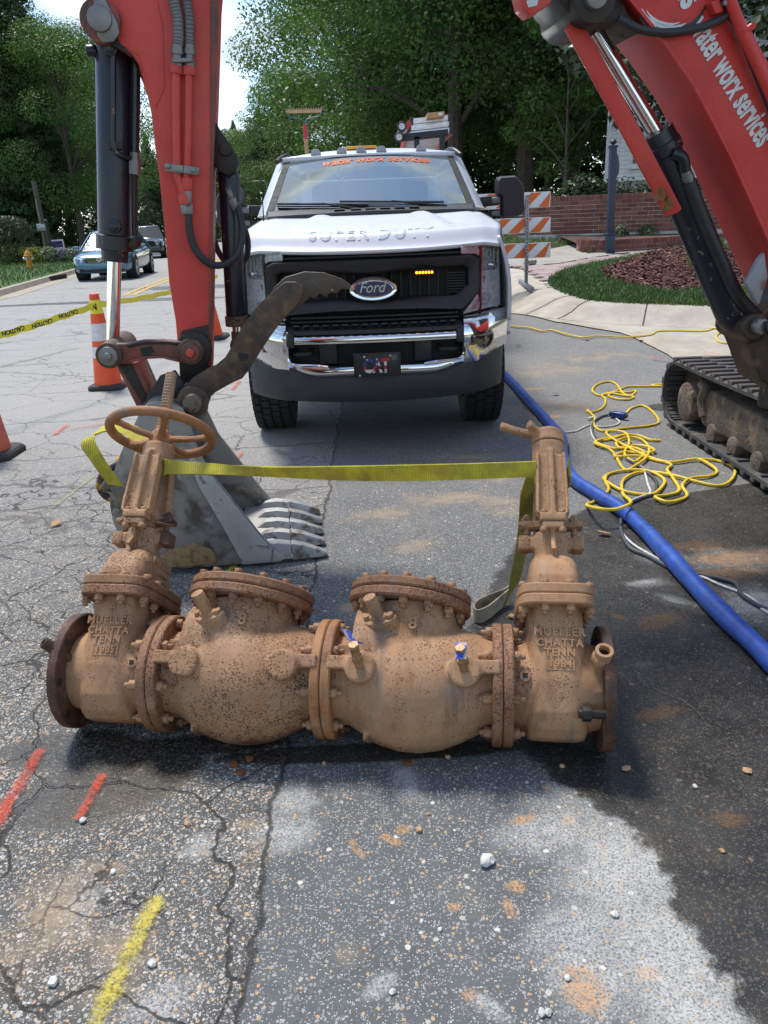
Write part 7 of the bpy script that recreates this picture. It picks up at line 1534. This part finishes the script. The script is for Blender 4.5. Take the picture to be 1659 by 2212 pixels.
p = at_z(15, 577); shrub('hedge', 'large clipped dark green hedge at the left edge of the picture', 'hedge', p, 1.35, 1.35, 2.35, 9000, .10, M_BOXL, 31, box=True)
bed = [(68, 566, 'yellow_shrub', 'yellow green clipped shrub right beside the hedge', M_YG, .75, .8), (92, 566, 'yellow_shrub', 'small yellow green shrub behind the hydrant', M_YG, .6, .65), (115, 566, 'dark_shrub', 'rounded green shrub with yellow tips below the sign', M_VAR, .75, .75), (150, 562, 'pale_shrub', 'loose pale flowering shrub right of the sign posts', M_VAR, .8, .7), (178, 556, 'lilac_shrub', 'lilac flowering shrub at the right end of the planting bed', M_LIL, .6, .75), (140, 554, 'lilac_shrub', 'lilac flowering plants right under the sign', M_LIL, .6, .7)]
for i, (px, py, nm, lab, mt, w, h) in enumerate(bed): p = at_z(px, py); p = at_y(px, py, 39); p.z = .14; shrub(nm, lab, 'shrub', p, w, w*.8, h, 1600, .10, mt, 40+i, 'shrubs in the bed by the sign')
# shrubs behind the brick wall and small plants in front of it
YW = 17.2
for i, (px, w, h, lab) in enumerate(((1205, .8, 1.25, 'dark clipped shrub behind the left end of the brick wall'), (1250, .7, 1.35, 'dark shrub behind the brick wall left of the navy post'), (1300, .75, 1.30, 'dark shrub behind the brick wall right at the navy post'), (1355, .8, 1.25, 'dark shrub below the white house wall'), (1410, .75, 1.2, 'dark shrub behind the wall beside the red guard'), (1520, .8, 1.25, 'dark shrub behind the wall under the magnolia'))):
    p = gp(px, YW+1.5); shrub('wall_shrub', lab, 'shrub', p, w, .6, h, 2600, .09, M_BOXL, 60+i, 'shrubs behind the brick wall')
for i, (px, py, h, lab) in enumerate(((1343, 487, .42, 'small light green shrub beside the navy post'), (1402, 488, .38, 'small thin shrub in front of the brick wall behind the guard'), (1588, 468, .55, 'small green shrub in front of the right part of the brick wall'))):
    p = gp(px, YW-.35); shrub('young_shrub', lab, 'shrub', p, .26, .22, h, 420, .06, M_VAR, 80+i, 'young shrubs in front of the wall')
def tuft(px, py, label, n, h, mat, seed):
    p = on_ground(px, py); o = thing('grass_tuft', label, 'plant', p); rng = random.Random(seed); V = []; F = []
    for i in range(n):
        a = rng.uniform(0, 6.28); k = h*rng.uniform(.6, 1.2); l = k*rng.uniform(.2, .9); c, s = math.cos(a), math.sin(a); w = .012; b = len(V); r0 = rng.uniform(0, .12)
        V += [(c*r0-s*w, s*r0+c*w, 0), (c*r0+s*w, s*r0-c*w, 0), (c*(r0+l*.4)+s*w, s*(r0+l*.4)-c*w, k*.8), (c*(r0+l*.4)-s*w, s*(r0+l*.4)+c*w, k*.8), (c*(r0+l), s*(r0+l), k*.75)]; F += [(b, b+1, b+2, b+3), (b+3, b+2, b+4)]
    mesh_fast('blades', V, F, mat, o)
M_YB = blade_mat('yellow_blade', (.16, .19, .03), (.34, .33, .07))
tuft(1505, 598, 'yellow green ornamental grass behind the boom cylinder in the mulch', 90, .38, M_YB, 1); tuft(1632, 590, 'yellow green ornamental grass at the right end of the mulch bed', 110, .36, M_YB, 2); tuft(1600, 565, 'yellow green ornamental grass beside the low brick planter', 90, .3, M_YB, 3)
# ------------------------------------------------------------------ brick wall and low planters
t = NT('red_brick'); oi = t.new('ObjectInfo').outputs['Random']; gi_ = t.new('NewGeometry').outputs['Random Per Island']; rr = t.math('FRACT', t.math('ADD', oi, gi_))
t.set(Base_Color=t.mix(t.step(t.noise(25, 5), .4, .75, 0, .5), t.mix(rr, (.125, .040, .030), (.25, .095, .065)), (.16, .08, .065)), Roughness=.9); t.bump(t.noise(90, 4), .4, .004); M_BRICK = t.m
M_MORT = layered('mortar', (.46, .43, .39), [((.68, .66, .63), 1.1, .50, .60, .9)], .95)
def brick_wall(name, label, path, zf, H, th=.22, max_parts=300, cap=True, bl=.205, bh=.067):
    """path: plan points left to right, seen from the front (-y side); bricks stand 8 mm proud of the mortar"""
    o = thing(name, label, 'wall', Vector((*path[0], zf(*path[0])))); P = [Vector((*q, 0)) for q in path]; L = [0]
    for a, b in zip(P, P[1:]): L.append(L[-1]+(b-a).length)
    def at(s):
        for i in range(len(P)-1):
            if s <= L[i+1] or i == len(P)-2:
                d = (P[i+1]-P[i]).normalized(); return P[i]+d*(s-L[i]), d
    m = MB()
    for a, b in zip(P, P[1:]):
        d = (b-a).normalized(); nb = Vector((-d.y, d.x, 0)); za, zb_ = zf(a.x, a.y), zf(b.x, b.y); q = [a+nb*.012, b+nb*.012, b+nb*(th-.012), a+nb*(th-.012)]
        m.rings([[Vector((*v.xy, z)) for v, z in zip(q, (za-.3, zb_-.3, zb_-.3, za-.3))], [Vector((*v.xy, z)) for v, z in zip(q, (za+H-.01, zb_+H-.01, zb_+H-.01, za+H-.01))]])
    m.make('mortar', M_MORT, o, flat=True); cells = []; nc = int(round((H-(.105 if cap else 0))/(bh+.010))); pitch = (H-(.105 if cap else 0))/nc; bh = pitch-.010
    for c in range(nc):
        s = .0 if c % 2 == 0 else bl*.5
        while s+bl < L[-1]:
            p, d = at(s+bl/2); cells.append((p, d, zf(p.x, p.y)+.005+(c+.5)*(bh+.010), bl, bh, False)); s += bl+.011
    if cap:
        s = 0
        while s+bh < L[-1]: p, d = at(s+bh/2); cells.append((p, d, zf(p.x, p.y)+H-.045, bh, .105, True)); s += bh+.011
    vis = [c for c in cells if -.1 < ((c[0]-CO).dot(CR)/(Vector((*c[0].xy, c[2]))-CO).dot(CF)) < .52]; vis.sort(key=lambda c: (c[0].xy-Vector((3.5, 0))).length); chosen = set(id(c) for c in vis[:max_parts]); protos = {}; rest = MB()
    for c in cells:
        p, d, z, w, h, capb = c; nb = Vector((-d.y, d.x, 0)); dep = th+.02 if capb else .1; ctr = Vector((*p.xy, z))+nb*(th/2 if capb else dep/2-.003*random.random()-.003); M = Matrix((d, nb, Vector((0, 0, 1)))).transposed().to_4x4(); M.translation = ctr
        if id(c) in chosen:
            if capb not in protos:
                mb = MB(); mb.box((0, 0, 0), (w, dep, h)); b = mb.make('brick', M_BRICK, o, local=True, bevel=.004, seg=1, flat=True); protos[capb] = b
            else: b = protos[capb].copy(); COL.objects.link(b); b.parent = o
            b.matrix_basis = wmat(o).inverted() @ M
        else: rest.box(ctr, (w, dep, h), M.to_3x3())
    r_ = rest.make('brick_field', M_BRICK, o, flat=True); r_['kind'] = 'stuff'; return o
wt_ = at_y(1400, 417, YW).z; wb_z = at_y(1400, 500, YW).z; HW = wt_-wb_z
w0, w1, w2, w3 = at_y(1120, 420, YW+.9), at_y(1205, 425, YW+.35), at_y(1270, 420, YW), at_y(1900, 400, YW-1.1)
brick_wall('brick_wall', 'red brick retaining wall with a rowlock cap below the white house', [(w0.x, w0.y), (w1.x, w1.y), (w2.x, w2.y), (w3.x, w3.y)], lambda x, y: wb_z, HW)
pl0, pl1 = on_ground(1258, 527), on_ground(1262, 520); zz = on_ground(1258, 527).z
a, b, c = at_y(1257, 527, 15.4), at_y(1306, 522, 15.25), at_y(1800, 470, 15.9)
brick_wall('brick_planter', 'low curved red brick planter edge at the foot of the navy post', [(a.x-.02, a.y+.35), (a.x, a.y), (b.x, b.y), (c.x, c.y)], lambda x, y: ground_z(x, y)-.03, .27, .2, 200)
struct('planting_bed', sheet([(a.x, a.y+.1), (b.x, b.y+.1), (c.x, c.y+.1), (w3.x, w3.y), (w2.x, w2.y), (w1.x, w1.y)], .15, .5), simple('bed_soil', (.06, .035, .025), .95, scale=6, var=.4))
a, b, c = on_ground(1622, 560), on_ground(1660, 585), on_ground(1760, 575)
brick_wall('brick_planter', 'low red brick planter at the right edge behind the mulch', [(a.x-.15, a.y+.8), (a.x, a.y), (c.x, a.y-.3)], lambda x, y: ground_z(x, y)+.1, .26, .2, 120)
# ------------------------------------------------------------------ white clapboard house
YH = 25.0; hx0 = at_y(1308, 390, YH).x; hx1 = hx0+11; zg = ground_z(9, 22); M_SID = layered('white_clapboard_paint', (.74, .76, .77), [((.62, .64, .65), 6, .55, .75, .6)], .55, 0, .1)
house = thing('white_house', 'white clapboard house with a brick base standing behind the brick wall', 'house', (hx0, YH, zg)); zs = at_y(1308, 394, YH).z
m = MB(); m.box(((hx0+hx1)/2, YH+3.5, zg+2.9), (hx1-hx0-.06, 6.9, 6.2)); m.make('wall', simple('sheathing', (.4, .41, .42), .8), house)
m = MB(); m.box(((hx0+hx1)/2+1.5, YH+.02, (zg+zs)/2-.05), (hx1-hx0-3.2, .06, zs-zg+.1)); m.make('foundation', layered('foundation_brick', (.15, .07, .05), [((.08, .04, .03), 12, .5, .6, .9)], .9), house)
bd_ = None; z = zs
while z < zg+6.2:
    m = MB(); m.prism([(hx0+.09, YH-.005, z), (hx0+.09, YH-.042, z), (hx0+.09, YH-.008, z+.128), (hx0+.09, YH+.01, z+.128)], (hx1-hx0-.2, 0, 0))
    if bd_ is None: bd_ = m.make('clapboard', M_SID, house, flat=True); z0_ = z
    else: m.bm.free(); o = bd_.copy(); COL.objects.link(o); o.parent = house; o.location = (0, 0, z-z0_)
    z += .118
m = MB(); m.box((hx0+.045, YH-.01, (zs+zg+6.2)/2), (.10, .06, zg+6.2-zs)); m.make('corner_board', simple('trim_white', (.66, .67, .68), .5), house)
m = MB(); m.box((hx0-.02, YH+3.5, (zs+zg+6.2)/2), (.05, 6.9, zg+6.2-zs)); m.make('side_wall', M_SID, house)
m = MB(); m.prism([(hx0-.4, YH-.45, zg+6.15), (hx0-.4, YH+7.4, zg+6.15), (hx0-.4, YH+3.5, zg+9.3)], (hx1-hx0+.8, 0, 0)); m.make('roof', simple('roof_shingle', (.07, .065, .06), .9, scale=12, var=.3), house)
Z6 = lambda x, y: ((1440+x*.434)/1.302, y*.434/1.302)
def window(x0, y0, x1, y1):
    a, b = at_y(*Z6(x0, y0), YH), at_y(*Z6(x1, y1), YH); cx, cz, w, h = (a.x+b.x)/2, (a.z+b.z)/2, abs(b.x-a.x), abs(a.z-b.z)
    m = MB(); m.box((cx, YH-.03, cz), (w+.22, .05, h+.22)); wn_ = m.make('window', simple('trim_white2', (.66, .67, .68), .5), house)
    m = MB(); m.box((cx, YH-.058, cz), (w, .012, h)); m.make('pane', simple('window_dark', (.02, .025, .03), .06), wn_)
    for k in (1, 2):
        m = MB(); m.box((cx-w/2+w*k/3, YH-.066, cz), (.03, .012, h)); m.make('muntin', simple('trim_white3', (.62, .63, .64), .5), wn_)
    for k in (1, 2, 3):
        m = MB(); m.box((cx, YH-.066, cz-h/2+h*k/4), (w, .010, .03)); m.make('muntin', bpy.data.materials['trim_white3'], wn_)
    m = MB(); m.box((cx, YH-.08, cz-h/2-.13), (w+.3, .12, .05)); m.make('sill', bpy.data.materials['trim_white2'], wn_)
window(920, 738, 1000, 870); window(783, 935, 900, 1060)
a, b = at_y(*Z6(1178, 1160), YH), at_y(*Z6(1275, 1222), YH)
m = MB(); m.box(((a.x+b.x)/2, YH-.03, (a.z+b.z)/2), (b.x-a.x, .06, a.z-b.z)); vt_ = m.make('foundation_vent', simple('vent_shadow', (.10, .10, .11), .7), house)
for k in range(6): m = MB(); m.box(((a.x+b.x)/2, YH-.07, b.z+(a.z-b.z)*(k+.5)/6), (b.x-a.x, .02, .055), Matrix.Rotation(R(-25), 3, 'X')); m.make('slat', bpy.data.materials['trim_white2'], vt_)
house.matrix_world = Matrix.Translation((hx0, YH, zg)) @ Matrix.Rotation(R(-20), 4, 'Z')
# ------------------------------------------------------------------ posts, signs, hydrant, lamp
YP = 15.1; pp = lambda x, y, yy=YP: at_y(*Z6(x, y), yy); navy = layered('navy_post_paint', (.022, .032, .062), [((.42, .42, .42), 16, .72, .76, .7)], .45)
b = pp(636, 1582); b.z = ground_z(b.x, YP); tp = pp(655, 955); post = thing('sign_post', 'navy square post with a ball finial and a side plaque on the grass', 'sign post', b); m = MB(); m.bar(b, tp, .115, .115, (0, 1, 0)); m.make('shaft', navy, post, bevel=.006)
k = (1465-1582)/(955-1582); q = b.lerp(tp, -0+.19); m = MB(); m.bar(b, q, .155, .155, (0, 1, 0)); m.make('base_sleeve', navy, post, bevel=.01); m = MB(); m.bar(q, q+Vector((0, 0, .035)), .19, .19, (0, 1, 0)); m.make('collar', navy, post, bevel=.01)
m = MB(); m.bar(tp, tp+Vector((0, 0, .03)), .14, .14, (0, 1, 0)); m.lathe([(.03, .02), (.05, .025), (.065, .05), (.09, .062), (.115, .05), (.135, .015)], tp, (0, 0, 1), 20); m.make('finial', navy, post)
a, c = pp(672, 990), pp(695, 1150); m = MB(); m.prism([pp(672, 975), pp(690, 1010), pp(697, 1070), pp(693, 1120), pp(672, 1160)], (0, .03, 0)); m.make('plaque', simple('slate_plaque', (.055, .065, .075), .4), post, bevel=.004)
# utility pole with its conduit, street name post, blue and white direction sign
D9 = lambda x, y: (x*.1567/1.302, (560+y*.1567)/1.302)
YS = 40.5; s9 = lambda x, y, yy=YS: at_y(*D9(x, y), yy)
up_ = thing('utility_pole', 'slim leaning utility pole with a conduit behind the planting bed', 'pole', s9(860, 1000)); m = MB(); m.cyl(s9(868, 1000), s9(600, -330), .13, .11, n=14); pl2 = m.make('shaft', layered('weathered_pole', (.10, .095, .07), [((.06, .05, .035), 6, .5, .7, .9)], .9), up_); m = MB(); m.cyl(s9(840, 1000, YS-.2), s9(640, 0, YS-.2), .05, n=10); m.make('conduit', simple('conduit_grey', (.17, .17, .14), .6), pl2)
m = MB(); a = s9(755, 505, YS-.3); m.box(a, (.42, .3, .30)); m.make('junction_box', simple('box_grey', (.5, .5, .5), .5), up_, bevel=.02)
sp_ = thing('street_sign_post', 'black street name post with finial left of the blue sign', 'sign post', s9(945, 1010, 39.8)); m = MB(); m.cyl(s9(945, 1010, 39.8), s9(830, 440, 39.8), .065, n=12); m.make('shaft', M_BLK, sp_); m = MB(); m.bar(s9(610, 545, 39.7), s9(830, 525, 39.7), .03, .16, (0, 1, 0)); m.make('name_blade', simple('blade_dark', (.05, .06, .06), .5), sp_)
m = MB(); c = s9(828, 430, 39.8); m.lathe([(0, .02), (.06, .09), (.12, .09), (.2, .01)], c, (0, 0, 1), 12); m.make('finial', M_BLK, sp_)
ds = thing('direction_sign', 'white framed directory sign with three blue panels above the planting bed', 'sign', s9(1010, 1000)); fw_ = simple('sign_white', (.66, .67, .69), .5); nb_ = simple('sign_navy', (.018, .028, .11), .45)
for k, (y0, y1, x0, x1) in enumerate(((765, 815, 850, 1140), (842, 888, 872, 1156), (918, 965, 888, 1170))):
    A, B = s9(x0, (y0+y1)/2+10), s9(x1, (y0+y1)/2-10); m = MB(); m.bar(A, B, .06, .30, (0, 0, 1)); pn = m.make('panel', fw_, ds, bevel=.008)
    m = MB(); m.bar(A.lerp(B, .05)+Vector((0, -.034, 0)), A.lerp(B, .95)+Vector((0, -.034, 0)), .008, .19, (0, 0, 1)); m.make('panel_field', nb_, pn)
    if k == 2: text_fit('lettering', 'PUBLIC SPUR' if False else 'PUBLIC', A.lerp(B, .52)+Vector((0, -.041, -.05)), A.lerp(B, .88)+Vector((0, -.041, -.05)), (0, 0, 1), .10, fw_, pn, bold=.02)
for x in (900, 1150): m = MB(); m.cyl(s9(x, 770, YS+.1), Vector((s9(x, 1000).x, YS+.1, .1)), .04); m.make('sign_leg', M_BLK, ds)
hb = at_z(84, 604, .14); hb = at_y(*D9(560, 1325), 33.6); hb.z = .14; hyd = thing('fire_hydrant', 'orange yellow fire hydrant with silver caps on the left lawn', 'fire hydrant', hb); HO = simple('hydrant_orange', (.62, .24, .015), .5, 0, .1); HS = simple('hydrant_silver', (.45, .45, .44), .45, .5)
m = MB(); m.lathe([(0, .17), (.04, .17), (.045, .115), (.46, .115), (.47, .17), (.51, .17), (.52, .14), (.60, .12), (.67, .07), (.69, .035), (.76, .03), (.765, .005)], hb, (0, 0, 1), 24); m.make('barrel', HO, hyd)
for d in (Vector((-1, -.2, 0)), Vector((1, .2, 0)), Vector((-.1, -1, 0))): m = MB(); d.normalize(); m.cyl(hb+Vector((0, 0, .38))+d*.10, hb+Vector((0, 0, .38))+d*.19, .062, n=16); m.hexa(hb+Vector((0, 0, .38))+d*.19, hb+Vector((0, 0, .38))+d*.215, .025); m.make('cap', HS, hyd)
lp = thing('street_lamp', 'distant street lamp with a curved arm above the far trees', 'street lamp', gp(578, 62)); b = gp(578, 62); m = MB(); m.tube([b, at_y(577, 400, 62), at_y(572, 391, 62), at_y(540, 392, 62)], .05, 8); l_ = m.make('pole', simple('lamp_grey', (.35, .35, .36), .5), lp); m = MB(); m.bar(at_y(534, 393, 62), at_y(548, 391, 62), .2, .08); m.make('lamp_head', bpy.data.materials['lamp_grey'], lp)
gl2 = thing('garden_light', 'small dark landscape spotlight on a stake in the mulch bed', 'garden light', on_ground(1583, 560)); q = on_ground(1583, 560); h0 = at_y(1583, 546, q.y); m = MB(); m.cyl(h0+Vector((-.08, -.05, -.03)), h0+Vector((.06, .04, .03)), .05, .075, n=16); hd_ = m.make('lamp_head', simple('lamp_dark', (.05, .055, .06), .4), gl2, bevel=.008); m = MB(); m.cyl(q, h0, .014, n=8); m.make('stake', M_BLK, gl2)
# ------------------------------------------------------------------ the two cars coming down the street
def car(name, label, front, head, paint, kind):
    L, Wd, H = (4.9, .92, 1.47) if kind == 'sedan' else (4.6, .93, 1.68); X = Vector((head[0], head[1], 0)).normalized(); Yv = Vector((-X.y, X.x, 0))   # X points forward, Yv to the car's left
    M = Matrix((X, Yv, Vector((0, 0, 1)))).transposed().to_4x4(); M.translation = Vector((*front, 0))-X*(L/2); o = thing(name, label, 'car', mat=M); P = lambda x, y, z: Vector((x, y, z))
    prof = [(-L/2, .35, .78, .72), (-L/2+.08, .28, .95, .84), (-L*.36, .22, 1.0, .95), (-L*.2, .20, .98, 1), (0, .19, .95, 1), (L*.2, .19, .93, 1), (L*.27, .20, .92, .99), (L*.38, .21, .86, .96), (L*.45, .22, .78, .90), (L/2-.05, .26, .68, .80), (L/2, .34, .58, .70)]
    if kind != 'sedan': prof = [(a, b+.07, c+.13 if a > -L*.3 else c+.2, d) for a, b, c, d in prof]
    m = MB(); rings = []
    for x, z0, z1, w in prof:
        cz, hz_ = (z0+z1)/2, (z1-z0)/2; n = 24; ring = []
        for i in range(n): a = 2*math.pi*(i+.5)/n; c, s = math.cos(a), math.sin(a); ring.append(P(x, Wd*w*math.copysign(abs(c)**.42, c), cz+hz_*math.copysign(abs(s)**.42, s)))
        rings.append(ring)
    m.rings(rings); part('body', m, paint, o, angle=60)
    belt = .95 if kind == 'sedan' else 1.08; bx = [(-L*.36, L*.235)] if kind == 'sedan' else [(-L*.47, L*.22)]
    x0, x1 = bx[0]; tx0, tx1 = (-L*.22, L*.075) if kind == 'sedan' else (-L*.42, L*.04); wb_, wt2 = Wd*.93, Wd*.66
    m = MB(); m.rings([[P(x0, -wb_, belt-.08), P(x1, -wb_, belt-.08), P(x1+.02, 0, belt-.06), P(x1, wb_, belt-.08), P(x0, wb_, belt-.08)], [P(tx0, -wt2, H-.06), P(tx1, -wt2, H-.06), P(tx1+.08, 0, H-.05), P(tx1, wt2, H-.06), P(tx0, wt2, H-.06)]]); part('windows', m, simple('car_glass_'+kind, (.03, .04, .045), .05), o, angle=20)
    m = MB(); m.rings([[P(tx0-.06, -wt2-.03, H-.07), P(tx1+.05, -wt2-.03, H-.07), P(tx1+.13, 0, H-.06), P(tx1+.05, wt2+.03, H-.07), P(tx0-.06, wt2+.03, H-.07)], [P(tx0+.1, -wt2*.85, H), P(tx1-.1, -wt2*.85, H), P(tx1-.06, 0, H), P(tx1-.1, wt2*.85, H), P(tx0+.1, wt2*.85, H)]]); part('roof', m, paint, o, bevel=.02)
    for s in (1, -1):
        for xb, xt in ((x1, tx1), (x0, tx0), ((x0+x1)/2, (tx0+tx1)/2)): m = MB(); m.bar(P(xb, s*(wb_+.004), belt-.08), P(xt, s*(wt2+.006), H-.06), .03, .07); part('pillar', m, paint, o)
        m = MB(); m.rings([[P(L*.17+d, s*(Wd+.04+e*.9), belt+.02+z*k) for e, z in ((0, -.05), (.2, -.06), (.21, .06), (.02, .06))] for d, k in ((-.05, 1), (.05, .8))]); part('side_mirror', m, paint, o, bevel=.015)
        m = MB(); m.prism([P(L/2-.30, s*.80, .74+.1*(kind != 'sedan')), P(L/2-.03, s*.50, .66+.1*(kind != 'sedan')), P(L/2-.02, s*.52, .56+.12*(kind != 'sedan')), P(L/2-.10, s*.74, .58+.12*(kind != 'sedan')), P(L/2-.28, s*.84, .66+.12*(kind != 'sedan'))], (.05, 0, .0)); part('headlight', m, simple('car_headlight_'+kind, (.55, .56, .57), .1, .4), o, bevel=.01)
        m = MB(); m.cyl(P(L/2-.09, s*.60, .32), P(L/2-.02, s*.60, .32), .06, n=14); part('fog_light', m, M_BLK, o)
        for x in (L*.31, -L*.28):
            r_ = .33 if kind == 'sedan' else .37; c = P(x, s*(Wd-.10), r_); m = MB(); m.cyl(c-P(0, s*.11, 0), c+P(0, s*.115, 0), r_, n=30); wl2 = part('wheel', m, M_TYRE, o, bevel=.03)
            m = MB(); m.lathe([(0, r_*.70), (.01, r_*.68), (.008, r_*.60), (-.02, r_*.5), (-.01, .05), (.012, .04)], c+P(0, s*.115, 0), (0, s, 0), 24); part('rim', m, simple('alloy_'+kind, (.42, .43, .44), .3, .8), wl2)
            m = MB(); m.cyl(P(x, s*(Wd-.30), r_+.03), P(x, s*(Wd+.003), r_+.03), r_*1.17, n=30); part('wheel_well', m, M_BLKM, o)
        m = MB(); m.box(P(0, s*(Wd+.002), .70), (.16, .02, .025)); part('door_handle', m, paint, o)
    gz = .62 if kind == 'sedan' else .76; m = MB(); m.box(P(L/2-.02, 0, gz), (.10, .86, .16 if kind == 'sedan' else .30)); g_ = part('grille', m, M_BLKM, o, bevel=.03)
    if kind == 'sedan':
        for k in range(4): m = MB(); m.box(P(L/2+.035, 0, gz-.06+.04*k), (.02, .82-.03*(3-k), .014)); part('slat', m, M_CHR, g_)
        m = MB(); rg = lambda a, b: [P(L/2+.05, a*math.cos(2*math.pi*i/20), gz+.02+b*math.sin(2*math.pi*i/20)) for i in range(20)]; m.tube(rg(.075, .052), .008, 6, loop=True); m.tube(rg(.03, .05), .006, 6, loop=True); part('emblem', m, M_CHR, g_)
    m = MB(); m.box(P(L/2-.05, 0, .36), (.10, 1.3, .13)); part('lower_grille', m, M_BLKM, o, bevel=.03); return o
CBL = simple('blue_metallic', (.07, .165, .25), .25, .35, .05, coat=.8); CBK = simple('dark_metallic', (.025, .032, .036), .22, .3, .1, coat=.8)
f1 = at_z(229, 607); car('sedan', 'light blue sedan driving toward the camera behind the bucket cylinder', (f1.x-.1, f1.y), (.10, -1), CBL, 'sedan')
f2 = at_z(329, 559); car('suv', 'dark grey sport utility car following behind the blue sedan', (f2.x-.2, f2.y), (.22, -1), CBK, 'suv')
